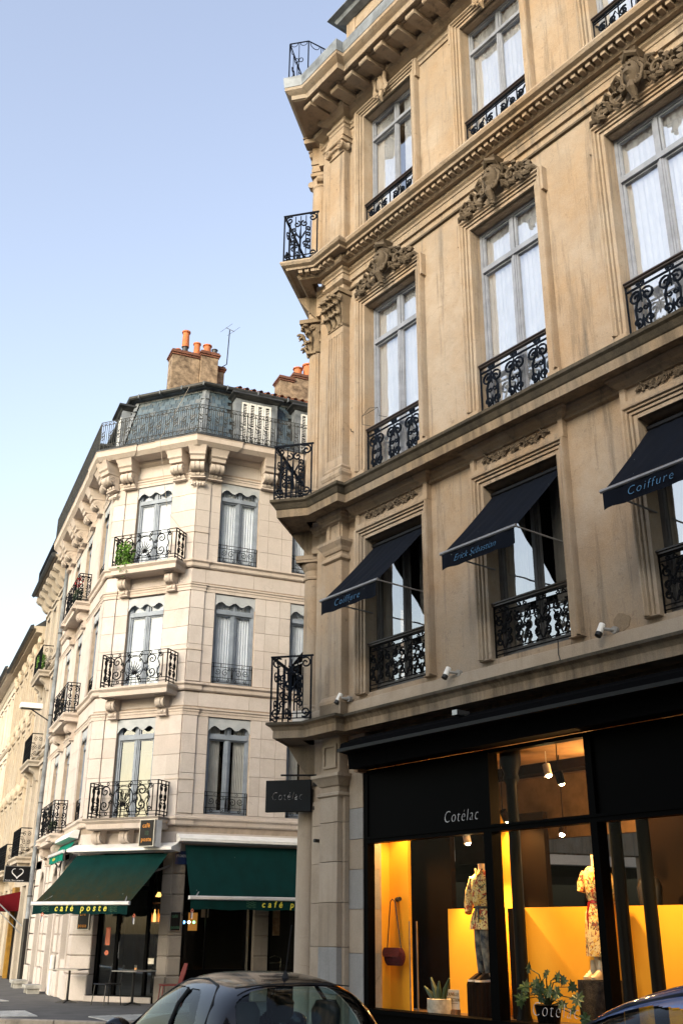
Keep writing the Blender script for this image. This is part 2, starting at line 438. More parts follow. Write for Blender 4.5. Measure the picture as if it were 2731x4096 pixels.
def part(name, me, parent, fr, x=0, o=0, z=0, rz=0, **kw):
    return put(name, me, fr.W(x, o, z, rz, kw.pop('extra', None)), parent, **kw)
def struct(name, me, fr=None, **kw):
    return put(name, me, (fr.W() if fr else Matrix.Identity(4)), None, kind='structure', **kw)
def B(*a): return MB().box(*a)
def text(body, size, mat, parent, fr, x, o, z, shear=0, off=0, ext=.002, space=1.0, align='LEFT', name='lettering', tilt=0, wid=1.0, rz=0):
    cu = bpy.data.curves.new('lettering', 'FONT'); cu.body = body; cu.size = size * S; cu.shear = shear
    cu.offset = off * S; cu.extrude = ext * S; cu.space_character = space; cu.align_x = align; cu.resolution_u = 3
    cu.materials.append(MATS[mat])
    ex = Matrix.Rotation(pi / 2 + tilt, 4, 'X')
    ex = ex @ Matrix.Diagonal((wid, 1, 1, 1))
    tmp = bpy.data.objects.new('tmp', cu); me = bpy.data.meshes.new_from_object(tmp); bpy.data.objects.remove(tmp)
    me.materials.clear(); me.materials.append(MATS[mat])
    return put(name, me, fr.W(x, o, z, rz, ex), parent)
def spiral(cx, cz, r0, r1, a0, a1, n=14, o=0):
    return [(cx + (r0 + (r1 - r0) * t) * cos(a0 + (a1 - a0) * t), o, cz + (r0 + (r1 - r0) * t) * sin(a0 + (a1 - a0) * t)) for t in [i / (n - 1) for i in range(n)]]
def circ(cx, cz, r, n=12, o=0): return [(cx + r * cos(2 * pi * i / n), o, cz + r * sin(2 * pi * i / n)) for i in range(n)]
def cscroll(mb, cx, cz, w, h, r, flip=1, o=0):
    """C-scroll: a bar ending in two inward spirals; opens towards +x for flip=1"""
    q = h / 2 - w * .5
    pts = spiral(cx + flip * 0, cz + q, w * .12, w * .5, 0 if flip > 0 else pi, (2.0 if flip > 0 else -1.0) * pi + (0 if flip > 0 else 0), 16, o)
    pts = [(cx + flip * (w * (.12 + .38 * t)) * cos(2.6 * pi * t - 1.6 * pi), o, cz + q + (w * (.12 + .38 * t)) * sin(2.6 * pi * t - 1.6 * pi)) for t in [i / 13 for i in range(14)]]
    pts2 = [(p[0], o, 2 * cz - p[2]) for p in pts][::-1]
    mb.tube(pts + pts2, r)
def wall(mb, x0, x1, z0, z1, holes, o=0, depth=.32):
    xs = sorted(set([x0, x1] + [h[i] for h in holes for i in (0, 1)])); zs = sorted(set([z0, z1] + [h[i] for h in holes for i in (2, 3)]))
    xs = [x for x in xs if x0 <= x <= x1]; zs = [z for z in zs if z0 <= z <= z1]
    for i in range(len(xs) - 1):
        for j in range(len(zs) - 1):
            cx, cz = (xs[i] + xs[i + 1]) / 2, (zs[j] + zs[j + 1]) / 2
            if any(h[0] < cx < h[1] and h[2] < cz < h[3] for h in holes): continue
            mb.quad((xs[i], o, zs[j]), (xs[i + 1], o, zs[j]), (xs[i + 1], o, zs[j + 1]), (xs[i], o, zs[j + 1]))
            mb.quad((xs[i], o - depth, zs[j]), (xs[i], o - depth, zs[j + 1]), (xs[i + 1], o - depth, zs[j + 1]), (xs[i + 1], o - depth, zs[j]))
    for (a, b_, c_, d_) in holes:
        for p, q in (((a, c_), (b_, c_)), ((b_, c_), (b_, d_)), ((b_, d_), (a, d_)), ((a, d_), (a, c_))):
            mb.quad((p[0], o, p[1]), (q[0], o, q[1]), (q[0], o - depth, q[1]), (p[0], o - depth, p[1]))
    return mb
def frame_sweep(mb, x0, x1, z0, z1, prof, bottom=False):
    """architrave moulding round an opening: prof = [(distance outwards from opening edge, out)]"""
    for side in ('L', 'T', 'R'):
        K = len(prof); base = len(mb.v)
        for end in (0, 1):
            for (d_, o_) in prof:
                if side == 'L': p = (x0 - d_, o_, z0 if end == 0 else z1 + d_)
                elif side == 'R': p = (x1 + d_, o_, z0 if end == 0 else z1 + d_)
                else: p = ((x0 - d_) if end == 0 else (x1 + d_), o_, z1 + d_)
                mb.v.append(p)
        for k in range(K - 1):
            mb.f.append([base + k, base + k + 1, base + K + k + 1, base + K + k]); mb.mi.append(mb.cur); mb.sm.append(False)
        if side != 'T':
            mb.f.append([base + k for k in range(K)]); mb.mi.append(mb.cur); mb.sm.append(False)
    return mb
def pleats(x0, x1, z0, z1, amp=.018, n=9, o=0):
    mb = MB(); N_ = n * 4; top = []; bot = []
    for i in range(N_ + 1):
        x = x0 + (x1 - x0) * i / N_; a = amp * .7 * sin(2 * pi * i / 4 + .7 * sin(i)) ; top.append((x, o + a, z1)); bot.append((x, o + a * 1.2, z0))
    n0 = len(mb.v); mb.v += top + bot
    for i in range(N_):
        mb.f.append([n0 + i, n0 + i + 1, n0 + N_ + 1 + i + 1, n0 + N_ + 1 + i]); mb.mi.append(0); mb.sm.append(True)
    return mb
def leaves(n, rx, ro, rz, size, seed, droop=0):
    rnd = random.Random(seed); mb = MB()
    for i in range(n):
        while True:
            a, b_, c_ = rnd.uniform(-1, 1), rnd.uniform(-1, 1), rnd.uniform(-1, 1)
            if .15 < a * a + b_ * b_ + c_ * c_ < 1: break
        cx, co, cz = a * rx, b_ * ro, c_ * rz
        if rnd.random() < droop: cz -= rnd.random() * rz * .8
        d1 = Vector((rnd.uniform(-1, 1), rnd.uniform(-1, 1), rnd.uniform(-.8, .6))).normalized(); d2 = d1.cross(Vector((rnd.uniform(-1, 1), rnd.uniform(-1, 1), rnd.uniform(-1, 1)))).normalized()
        s_ = size * rnd.uniform(.6, 1.3); c0 = Vector((cx, co, cz)); n3 = d1.cross(d2) * s_ * .18
        mb.add([tuple(c0 - d1 * s_), tuple(c0 + d2 * s_ * .5 + n3), tuple(c0 + d1 * s_), tuple(c0 - d2 * s_ * .5 + n3)], [(0, 1, 2), (0, 2, 3)])
    return mb
# ================================================================ THE NEAR BUILDING (frame FN: x<0 to the left, wall plane o=0)
YN, YR, YC, YT = -37.72, 66.7, -68.0, -23.0
nx, ny = cos(R(YN)), -sin(R(YN))
FN = Fr(nx * 10.5, ny * 10.5, YN + 180)
XC = -14.3                                     # corner of main front and chamfer
CHD = (-.613, -.790); TFD = (.249, -.968)
CH1 = (XC + CHD[0] * 2.5, CHD[1] * 2.5)
TF1 = (CH1[0] + TFD[0] * 15, CH1[1] + TFD[1] * 15)
FCH = FN.sub(XC, 0, 0); FCH.th = R(90 - (14.5 + 180)); FCH.M = Matrix.Translation(FCH.o * S) @ Matrix.Rotation(FCH.th, 4, 'Z')
XR = 1.6                                       # right end of the building, beyond the frame
near = thing('corner_building', 'ornate warm limestone corner building with navy awnings and a black shopfront', 'building', FN, -9, 0, 0)
BAYS = [-12.11, -9.235, -6.36, -3.5, -.65]
PIL = (-13.82, -13.35)                         # corner pilaster
G = .12
# --- walls
HW = .735
mb = MB(); holes = []
for bx in BAYS:
    holes += [(bx - HW, bx + HW, 5.24, 7.95), (bx - HW, bx + HW, 8.87, 12.78), (bx - HW, bx + HW, 14.16, 17.47)]
wall(mb, XC, XR, 4.6, 18.4, holes, 0, .36)
part('wall', mb.mesh('near_front_wall', 'limestone'), near, FN)
mb = MB()
for z0, z1 in ((4.6, 18.4),):
    wall(mb, 0 - 2.5, 0, z0, z1, [(-1.75, -.75, 5.2, 7.9), (-1.75, -.75, 8.9, 12.6), (-1.75, -.75, 14.2, 17.2)], 0, .36)
mb.box(-2.5, -.0, -.36, -.001, 3.4, 4.6)
part('wall', mb.mesh('near_chamfer_wall', 'limestone'), near, FCH)
F3 = Fr(0, 0, 66.7); p = FN.pt(*TF1); F3 = Fr(p.x, p.y, 66.7 + 180)
mb = MB()
h3 = []
for k in range(5):
    cx = 15 - 1.6 - k * 2.85
    h3 += [(cx - .7, cx + .7, 5.2, 7.9), (cx - .7, cx + .7, 8.9, 12.6), (cx - .7, cx + .7, 14.2, 17.2)]
wall(mb, 0, 15, 3.1, 18.4, h3, 0, .36)
mb.box(0, 1, -.36, 0, G, 3.1)
for k in (2.9, 5.5, 8.2, 11.2, 14.7): mb.box(k - .12, k + .12, -.3, 0, G, 3.1)
part('wall', mb.mesh('near_side_wall', 'limestone'), near, F3)
B_ = MB().box(XR - .3, XR, -9, -.36, G, 18.4)
part('wall', B_.mesh('near_end_wall', 'limestone'), near, FN)
# dark rooms behind the windows
mb = MB()
for z in (4.75, 8.7, 13.9, 18.3): mb.quad((XC + .2, -.36, z), (XR, -.36, z), (XR, -4, z), (XC - 1, -4, z))
mb.quad((XC - 1.2, -3.4, 4.75), (XR, -3.4, 4.75), (XR, -3.4, 18.3), (XC - 1.2, -3.4, 18.3))
part('interior', mb.mesh('near_rooms', 'interior_dark'), near, FN)

# --- path of the mouldings with a break forward at the pilaster
def npath(break_=True, p=.17):
    a = [TF1, CH1, (XC, 0)]
    if break_: a += [(PIL[0], 0), (PIL[0], p), (PIL[1], p), (PIL[1], 0)]
    return a + [(XR, 0)]
XS = -13.72
def qof(L, p):            # how far the corner part of a cornice stands out from the chamfer
    bx_, bo_ = XS + .343 * p - .219, .17 + p; tx_, to_ = bx_ - .79 * L, bo_ + .613 * L
    return (tx_ - XC) * -.79 + to_ * .613 - p
def bpath(q, a=2.3):
    C_ = lambda t, qq: (XC + CHD[0] * t - .79 * qq, CHD[1] * t + .613 * qq)
    n3 = (-TFD[0], -TFD[1]); ch = (-CHD[0], -CHD[1]); out = (-.79, .613); inn = (.79, -.613)
    s_ = q - .79 * (XC - XS)
    P = [TF1, CH1, C_(a, 0), C_(a, q), (XS - .79 * s_, .613 * s_), (XS - .219, .17), (PIL[1], .17), (PIL[1], 0), (XR, 0)]
    return P, [n3, ch, out, ch, inn, (1, 0), (0, -1), (1, 0)]
QS = {'top': qof(.38, .94), 'upper': qof(.64, .53), 'middle': qof(.66, .54), 'lower': qof(.62, .5)}
def mould(name, prof, mat='limestone', path=None, fr=FN, parent=None, bname='cornice', q=None):
    if q is not None: mb = MB().sweep(prof, bpath(q)[0], dirs=bpath(q)[1])
    else: mb = MB().sweep(prof, path or npath())
    return part(bname, mb.mesh(name, mat), parent or near, fr)
# ledge above the shop
mould('shop_ledge', [(0, 4.87), (.50, 4.83), (.50, 4.79)], 'mossy_stone', bname='cornice_top', q=QS['lower'])
mould('shop_ledge_face', [(.50, 4.79), (.44, 4.76), (.40, 4.70), (.40, 4.58), (.36, 4.58), (.36, 4.60), (0, 4.60)], 'sooted_limestone', q=QS['lower'])
mould('shop_plinth_band', [(0, 5.16), (.05, 5.14), (.05, 4.86), (0, 4.86)], 'limestone_pale', bname='plinth_band')
# middle cornice (mossy top)
mould('mid_ledge', [(0, 8.93), (.54, 8.88), (.54, 8.83), (.50, 8.80), (.46, 8.72), (.44, 8.70)], 'mossy_stone', bname='cornice_top', q=QS['middle'])
mould('mid_ledge_face', [(.44, 8.70), (.43, 8.56), (.39, 8.56), (.39, 8.59), (0, 8.60)], 'sooted_limestone', q=QS['middle'])
mould('mid_bed', [(.0, 8.60), (.13, 8.598), (.13, 8.56), (.10, 8.53), (.10, 8.49), (.06, 8.46), (.06, 8.42), (0, 8.40)], 'limestone', bname='bed_moulding')
mould('lvl3_plinth', [(0, 9.25), (.045, 9.23), (.045, 8.9), (0, 8.9)], 'limestone', bname='plinth_band')
# dentil cornice
mould('dentil_top', [(0, 14.17), (.52, 14.13), (.53, 14.09), (.50, 14.04), (.43, 14.01), (.42, 13.97), (.38, 13.97), (.38, 13.99), (.24, 13.99), (.24, 13.90), (.20, 13.86), (0, 13.86)], 'limestone', q=QS['upper'])
mould('dentil_bed', [(0, 13.88), (.11, 13.87), (.11, 13.80), (.07, 13.77), (.07, 13.72), (.05, 13.71), (.05, 13.58), (0, 13.58)], 'limestone', bname='architrave')
mould('string', [(0, 13.42), (.05, 13.41), (.05, 13.37), (0, 13.36)], 'limestone_ornament', [(PIL[1], 0), (XR, 0)], bname='string_moulding')
dm = cached('dentil', lambda: MB().box(-.042, .042, 0, .13, 0, .085).mesh('dentil', 'limestone'))
mb = MB()
nd = 0
x = PIL[1] + .1
while x < XR:
    if nd < 75: part('dentil', dm, near, FN, x, .235, 13.9)
    else: mb.box(x - .042, x + .042, .235, .365, 13.9, 13.985)
    nd += 1; x += .145
part('dentils', mb.mesh('dentils', 'limestone'), near, FN, kind='stuff')
for i in range(4): part('dentil', dm, near, FN, PIL[0] + .02 + i * .145, .40, 13.9)
# top entablature
mould('frieze_line', [(0, 17.68), (.06, 17.66), (.06, 17.60), (.03, 17.58), (.03, 17.50), (0, 17.50)], 'limestone', bname='architrave')
mould('top_bed', [(0, 18.0), (.22, 17.98), (.20, 17.90), (.12, 17.86), (.06, 17.82), (0, 17.8)], 'limestone', bname='bed_moulding')
mould('top_corona', [(0, 18.32), (.94, 18.30), (.94, 18.22), (.88, 18.17), (.82, 18.13), (.80, 18.02), (.76, 18.02), (.76, 18.06), (.1, 18.06)], 'limestone', q=QS['top'])
mould('gutter', [(.82, 18.62), (.90, 18.63), (.97, 18.56), (.95, 18.30), (.90, 18.29), (.82, 18.3)], 'zinc', bname='gutter', q=QS['top'])
so = [(-13.3, .0), (-13.3, .95), (-13.62, .98), (-13.88, 1.19), (-13.88 + CHD[0] * 2.6, 1.19 + CHD[1] * 2.6), (CH1[0], CH1[1]), (XC, -.1)]
part('soffit', MB().prism(so, 'z', 18.035, 18.3).mesh('corner_soffit', 'limestone'), near, FN)
mb = MB().prism([(0, 0), (.5, 0), (.52, .02), (.52, .09), (.47, .13), (0, .16)], 'x', -.12, .12)
mb.box(-.14, .14, 0, .54, .13, .155)
mod = mb.mesh('modillion', 'limestone')
mb = MB().box(-.17, .17, .0, .36, 0, .012).box(-.12, .12, .05, .3, -.03, 0)
cof = mb.mesh('coffer', 'limestone')
x = -13.0
while x < XR - .3:
    part('modillion', mod, near, FN, x, .20, 17.90); part('coffer', cof, near, FN, x + .24, .3, 18.035); x += .477
for x in (-13.72, -13.42): part('modillion', mod, near, FN, x, .37, 17.90)
for x in (-.1, -.55, -1.0, -1.45, -1.9): part('modillion', mod, near, FCH, x, -.06, 17.90)
# --- pilaster stack
pw = (PIL[1] - PIL[0])
def pbox(z0, z1, e=0, p=.17, name='pilaster_block', mat='limestone', ch=.012):
    m_ = MB().chbox(PIL[0] - e, PIL[1] + e, 0, p + e, z0, z1, ch); return part(name, m_.mesh(name, mat), near, FN)
def pmould(prof, name='pilaster_moulding', mat='limestone', p=.17):
    m_ = MB().sweep(prof, [(PIL[0], 0), (PIL[0], p), (PIL[1], p), (PIL[1], 0)], caps=False); part(name, m_.mesh(name, mat), near, FN)
# level 4
pbox(14.17, 14.5, .05); pmould([(0, 14.62), (.03, 14.6), (.06, 14.55), (.07, 14.5), (.05, 14.5)])
pbox(14.5, 16.85, 0, .17, 'pilaster_shaft')
pbox(17.22, 17.9, 0, .17)
pmould([(0, 17.5), (.02, 17.5), (.02, 17.42), (.05, 17.40), (.05, 17.33), (.07, 17.31), (.07, 17.24), (.10, 17.20), (0, 17.18)])
mb = MB().chbox(PIL[0] - .07, PIL[1] + .07, 0, .28, 17.10, 17.2, .02)
mb.box(PIL[0], PIL[1], 0, .2, 16.85, 17.1)
for x in (PIL[0] + .02, PIL[1] - .02):
    mb.lathe([(.10, 0), (.115, .03), (.09, .08), (.1, .2)], 0, 0, 14)
    n0 = len(mb.v) - 14 * 4
    for i in range(n0, len(mb.v)):
        a, o_, z_ = mb.v[i]; mb.v[i] = (x + a, .06 + z_ * 1.0, 16.99 + o_)
    mb.tube([(q[0], .27, q[2]) for q in spiral(x, 16.99, .02, .105, 0, 4 * pi, 22)], .012)
for i in range(7): mb.box(PIL[0] + .1 + i * .045, PIL[0] + .125 + i * .045, .18, .25, 16.98, 17.06)
part('ionic_capital', mb.mesh('ionic_capital', 'limestone'), near, FN)
# level 3: fluted shaft, corinthian capital
pbox(8.93, 9.30, .06); pmould([(0, 9.56), (.02, 9.54), (.045, 9.5), (.03, 9.46), (.07, 9.42), (.08, 9.36), (.06, 9.3), (0, 9.29)])
mb = MB(); nf = 6; w_ = pw / nf
poly = [(PIL[0], 0), (PIL[0], .17)]
for i in range(nf):
    a = PIL[0] + i * w_
    poly += [(a + w_ * .2, .17), (a + w_ * .3, .145), (a + w_ * .5, .13), (a + w_ * .7, .145), (a + w_ * .8, .17)]
poly += [(PIL[1], .17), (PIL[1], 0)]
mb.prism(poly, 'z', 9.72, 12.42); mb.box(PIL[0], PIL[1], 0, .168, 9.5, 9.73); mb.box(PIL[0], PIL[1], 0, .168, 12.4, 12.6)
part('pilaster_shaft', mb.mesh('fluted_shaft', 'limestone'), near, FN)
def corinthian(w, seed, round_=False):
    rnd = random.Random(seed); mb = MB()
    if round_: mb.lathe([(w * .46, 0), (w * .44, .3), (w * .5, .5), (w * .58, .62)], 0, 0, 16)
    else: mb.loft([[(-w / 2, 0, 0), (w / 2, 0, 0), (w / 2, .17, 0), (-w / 2, .17, 0)], [(-w / 2, 0, .45), (w / 2, 0, .45), (w / 2, .2, .45), (-w / 2, .2, .45)], [(-w * .6, 0, .64), (w * .6, 0, .64), (w * .6, .30, .64), (-w * .6, .30, .64)]], smooth=False)
    mb.box(-w * .66, w * .66, -.3 if round_ else 0, .34, .66, .75)
    mb.box(-w * .5, w * .5, 0, .19, -.04, .02)
    rows = ((.02, .27, 3, .0), (.20, .30, 4, .04), (.42, .2, 3, .09))
    for (z0, h, n_, oo) in rows:
        for k in range(n_ + (n_ if round_ else 0)):
            if round_:
                an = pi * (k + .5) / n_ ; bx, bo = w * .46 * cos(an), w * .46 * sin(an); dx, do = cos(an), sin(an)
            else:
                bx = -w / 2 + w * (k + .5) / n_; bo = .17; dx, do = (k - (n_ - 1) / 2) * .12, 1
            sw = w / n_ * .5
            for j in (-1, 0, 1):      # a curled acanthus leaf: three lobes
                pts = [(bx + dx * (oo + t * t * .12) + (-do * j * sw * .8) * t, bo + do * (oo + .02 + t * t * .13) + dx * j * sw * .8 * t, z0 + h * (1.25 * t - .55 * t ** 4) - abs(j) * .03) for t in (0, .3, .6, .85, 1.0, 1.08)]
                mb.tube(pts, [sw * .42, sw * .50, sw * .46, sw * .44, sw * .38, .01], 6)
    if not round_:
        for sx in (-1, 1):
            for kx, rr in ((.5, .085), (.12, .05)):
                mb.tube([(sx * w * kx + q[0], .27, .55 + q[2]) for q in spiral(0, 0, .012, rr, 0, sx * 3.4 * pi, 20)], .018, 5)
    else:
        for an in (.2, 1.2, 1.95, 2.9):
            mb.tube([(w * .56 * cos(an) + q[0] * sin(an), w * .56 * sin(an) + .02 - q[0] * cos(an), .56 + q[2]) for q in spiral(0, 0, .012, .075, 0, 3.4 * pi, 18)], .018, 5)
    mb.lathe([(0.001, .70), (.05, .72), (.055, .66), (.001, .62)], 0, .34, 8)
    return mb.mesh('corinthian_capital', 'limestone_capital')
part('corinthian_capital', corinthian(pw, 3), near, FN, (PIL[0] + PIL[1]) / 2, 0, 12.58)
pbox(13.33, 13.88, 0, .17)
pmould([(0, 13.68), (.02, 13.66), (.05, 13.62), (.09, 13.60), (.09, 13.55), (.04, 13.52), (.0, 13.50)])
mb = MB(); frame_sweep(mb, PIL[0] + .12, PIL[1] - .12, 13.74, 13.80, [(0, .17), (0, .185), (.03, .185), (.03, .17)])
part('panel_frame', mb.mesh('panel_frame', 'limestone'), near, FN)
# level 2
pbox(4.86, 5.14, .05); pmould([(0, 5.28), (.03, 5.26), (.06, 5.2), (.06, 5.14), (0, 5.13)])
pbox(5.14, 7.70, 0, .17, 'pilaster_shaft')
pmould([(0, 7.80), (.03, 7.78), (.05, 7.74), (.05, 7.71), (0, 7.68)])
pbox(7.7, 8.6, 0, .165)
pmould([(0, 8.09), (.11, 8.07), (.11, 8.02), (.09, 7.99), (.05, 7.93), (.04, 7.90), (.02, 7.86), (0, 7.85)])
mb = MB(); frame_sweep(mb, PIL[0] + .15, PIL[1] - .08, 8.13, 8.40, [(0, .165), (0, .195), (.05, .195), (.05, .165)]); mb.box(PIL[0] + .10, PIL[1] - .03, .165, .195, 8.1, 8.13)
part('panel_frame', mb.mesh('panel_frame2', 'limestone'), near, FN)
# ground floor pier in stone blocks
zz = [.12, .72, 1.38, 2.02, 2.62, 3.22, 3.62]
for i in range(len(zz) - 1):
    mt_ = 'limestone_grey' if i in (1,) else 'limestone_pale'
    for (a, b_) in ((PIL[0], PIL[1]),):
        m_ = MB().chbox(a, b_, -.02, .22, zz[i] + .004, zz[i + 1] - .004, .006); part('stone', m_.mesh('pier_stone', mt_), near, FN)
    m_ = MB().box(XC, PIL[0] - .004, -.3, .02, zz[i] + .004, zz[i + 1] - .004); part('stone', m_.mesh('pier_stone_l', 'limestone_pale'), near, FN)
    m_ = MB().box(PIL[1] + .003, PIL[1] + .07, -.3, .12, zz[i] + .004, zz[i + 1] - .004); part('stone', m_.mesh('pier_stone_s', 'limestone_pale'), near, FN)
zz2 = [.12, .62, 1.30, 1.92, 2.5, 2.95, 3.42, 4.3]
for i in range(len(zz2) - 1):
    m_ = MB().box(PIL[1] + .075, -12.93, -.3, .035, zz2[i] + .004, zz2[i + 1] - .004)
    part('stone', m_.mesh('jamb_stone', 'limestone_grey' if i % 2 == 1 or i == 0 else 'limestone_pale'), near, FN)
part('joint', MB().box(XC + .01, -12.95, -.35, -.01, .12, 4.6).mesh('pier_core', 'joint'), near, FN)
pbox(3.62, 4.62, 0, .19, mat='limestone_pale')
pmould([(0, 4.0), (.13, 3.98), (.13, 3.93), (.10, 3.90), (.05, 3.83), (.03, 3.80), (0, 3.79)], mat='limestone_pale', p=.19)
pmould([(0, 3.70), (.06, 3.68), (.06, 3.64), (0, 3.60)], mat='limestone_pale', p=.19)
mb = MB(); frame_sweep(mb, PIL[0] + .10, PIL[1] - .1, 4.12, 4.42, [(0, .19), (0, .22), (.05, .22), (.05, .19)]); mb.box(PIL[0] + .05, PIL[1] - .05, .19, .22, 4.08, 4.12)
part('panel_frame', mb.mesh('panel_frame3', 'limestone_pale'), near, FN)
for z0_, z1_ in ((13.3, 13.9), (8.1, 8.6), (17.2, 17.95)): part('corner_block', MB().box(-.18, .02, -.1, .10, z0_, z1_ + .12).mesh('corner_block', 'limestone'), near, FCH)
# --- engaged columns on the chamfer, one per storey
cxx = -.36; cr_ = .235; CO = .15
part('column', MB().lathe([(cr_ * 1.04, .12), (cr_, .5), (cr_ * .96, 2.4), (cr_ * .9, 3.55)], cxx, CO, 24).mesh('ground_column', 'limestone_pale'), near, FCH)
def colcap(z, c, k=1.0):
    mb = MB().lathe([(c, z - .32), (c * 1.12, z - .31), (c * 1.12, z - .27), (c, z - .25), (c, z - .14), (c * 1.1, z - .12), (c * 1.32, z - .04), (c * 1.36, z)], cxx, CO, 20)
    mb.box(cxx - c * 1.5, cxx + c * 1.5, -.1, CO + c * 1.5, z, z + .05).box(cxx - c * 1.38, cxx + c * 1.38, -.1, CO + c * 1.38, z - .0, z + .0).box(cxx - c * 1.58, cxx + c * 1.58, -.1, CO + c * 1.58, z + .05, z + .13)
    return mb
part('column_capital', colcap(3.84, cr_).mesh('cap0', 'limestone_pale'), near, FCH)
part('column_entablature', MB().box(cxx - .23, cxx + .23, 0, .3, 3.97, 4.6).mesh('ent0', 'limestone'), near, FCH)
part('column', MB().lathe([(.2, 5.28), (.195, 6), (.18, 7.7)], cxx, CO, 24).mesh('second_column', 'limestone'), near, FCH)
part('column_base', MB().lathe([(.27, 5.14), (.27, 5.2), (.235, 5.24), (.245, 5.28), (.2, 5.32)], cxx, CO, 20).box(cxx - .28, cxx + .28, 0, .38, 4.86, 5.14).mesh('base2', 'limestone'), near, FCH)
part('column_capital', colcap(7.98, .185).mesh('cap2', 'limestone'), near, FCH)
part('column_entablature', MB().box(cxx - .2, cxx + .2, 0, .31, 8.1, 8.6).mesh('ent2', 'limestone'), near, FCH)
part('column', MB().lathe([(.21, 9.5), (.205, 10.5), (.185, 12.55)], cxx, CO, 40, True, .07).mesh('fluted_column', 'limestone', angle=20), near, FCH)
part('column_base', MB().lathe([(.28, 9.3), (.28, 9.36), (.24, 9.4), (.25, 9.46), (.21, 9.5)], cxx, CO, 20).box(cxx - .29, cxx + .29, 0, .39, 8.93, 9.3).mesh('base3', 'limestone'), near, FCH)
part('corinthian_capital', corinthian(.42, 5, True), near, FCH, cxx, CO, 12.58)
part('column_entablature', MB().box(cxx - .2, cxx + .2, 0, .31, 13.3, 13.9).chbox(cxx - .27, cxx + .23, 0, .33, 13.5, 13.62, .03).mesh('ent3', 'limestone'), near, FCH)
part('column', MB().lathe([(.205, 14.5), (.2, 15.4), (.175, 16.86)], cxx, CO, 24).mesh('fourth_column', 'limestone'), near, FCH)
mb = MB().lathe([(.175, 16.8), (.2, 16.83), (.18, 16.88), (.2, 17.06)], cxx, CO, 20).box(cxx - .27, cxx + .23, 0, .33, 17.08, 17.16)
for an in (-.2, pi * .5, pi + .2):
    mb.tube([(cxx + .2 * cos(an) - .08 * sin(an) + 0, CO + .2 * sin(an) + .08 * cos(an), 16.98), (cxx + .2 * cos(an) + .08 * sin(an), CO + .2 * sin(an) - .08 * cos(an), 16.98)], .085, 10)
part('ionic_capital', mb.mesh('ionic_column_capital', 'limestone'), near, FCH)
part('column_entablature', MB().box(cxx - .2, cxx + .2, 0, .31, 17.16, 17.9).chbox(cxx - .24, cxx + .22, 0, .32, 17.2, 17.32, .02).chbox(cxx - .27, cxx + .23, 0, .33, 17.4, 17.52, .02).mesh('ent4', 'limestone'), near, FCH)

# --- window joinery
def joinery(name, parent, fr, x, o, z0, w, h, tr, mat, cmat='curtain', bar=.055, glassm='window_glass', lights=True, cgap=.10, depth=.07, frame_name='window'):
    """one window: outer frame with two casements and top lights; panes and curtains as sub-parts"""
    def mk():
        mb = MB(); a, b_ = -w / 2, w / 2
        mb.box(a, a + bar, -.03, depth, 0, h).box(b_ - bar, b_, -.03, depth, 0, h).box(a + bar, b_ - bar, -.03, depth, h - bar, h).box(a + bar, b_ - bar, -.03, depth, 0, bar * 1.4)
        mb.box(-bar * .8, bar * .8, -.02, depth * .9, bar * 1.4, tr - .001).box(-bar * .25, bar * .25, depth * .9, depth * 1.15, bar * 1.4, tr)
        if tr < h: mb.box(a + bar, b_ - bar, -.02, depth * 1.35, tr, tr + bar * 1.7).box(-bar * .6, bar * .6, -.02, depth * .9, tr + bar * 1.7, h - bar)
        for s_ in (-1, 1):
            x0, x1 = (a + bar, -bar * .8) if s_ < 0 else (bar * .8, b_ - bar); c_ = bar * .55
            for z_0, z_1 in ((bar * 1.4, tr), (tr + bar * 1.7, h - bar)) if tr < h else ((bar * 1.4, h - bar),):
                mb.box(x0, x0 + c_, -.01, depth * .65, z_0, z_1).box(x1 - c_, x1, -.01, depth * .65, z_0, z_1).box(x0 + c_, x1 - c_, -.01, depth * .65, z_0, z_0 + c_).box(x0 + c_, x1 - c_, -.01, depth * .65, z_1 - c_, z_1)
        return mb.mesh(name, mat)
    f = part('window', cached(('jo', name, round(w, 2), round(h, 2), round(tr, 2), mat), mk), parent, fr, x, o, z0)
    pm = cached(('pane', round(w, 2), round(h, 2), glassm), lambda: MB().add([(-w / 2 + .02, 0, .02), (-.004, 0, .02), (-.004, 0, h - .02), (-w / 2 + .02, 0, h - .02)], [(0, 1, 2, 3)]) or None)
    def mkp(s_):
        q = MB(); xa, xb = sorted((s_ * (w / 2 - .02), s_ * .006)); q.quad((xa, 0, .02), (xb, 0, .02), (xb, 0, h - .02), (xa, 0, h - .02)); return q.mesh('pane', glassm, recalc=False)
    for s_ in (-1, 1): part('pane', cached(('pane', s_, round(w, 2), round(h, 2), glassm), lambda: mkp(s_)), f, fr, x, o + depth * .25, z0)
    if cmat:
        for s_ in (-1, 1):
            a, b_ = (-w / 2 + bar, -cgap * .5) if s_ < 0 else (cgap * .5, w / 2 - bar)
            part('curtain', cached(('curt', s_, round(w, 2), round(h, 2), cmat, cgap), lambda: pleats(a, b_, .04, h - .05, .02, 7).mesh('curtain', cmat)), f, fr, x, o - .045, z0)
    return f
for i, bx in enumerate(BAYS):
    joinery('near_w4', near, FN, bx, -.26, 14.16, 1.47, 3.31, 2.72, 'grey_paint', 'curtain', cgap=.02 if i else .32, bar=.042)
    joinery('near_w3', near, FN, bx, -.26, 8.87, 1.47, 3.91, 3.08, 'grey_paint', 'curtain', cgap=.02)
    joinery('near_w2', near, FN, bx, -.28, 5.3, 1.47, 2.6, 2.6 if i < 2 else 2.6, 'dark_frame_paint', 'curtain_dim', glassm='window_glass', cgap=.5)
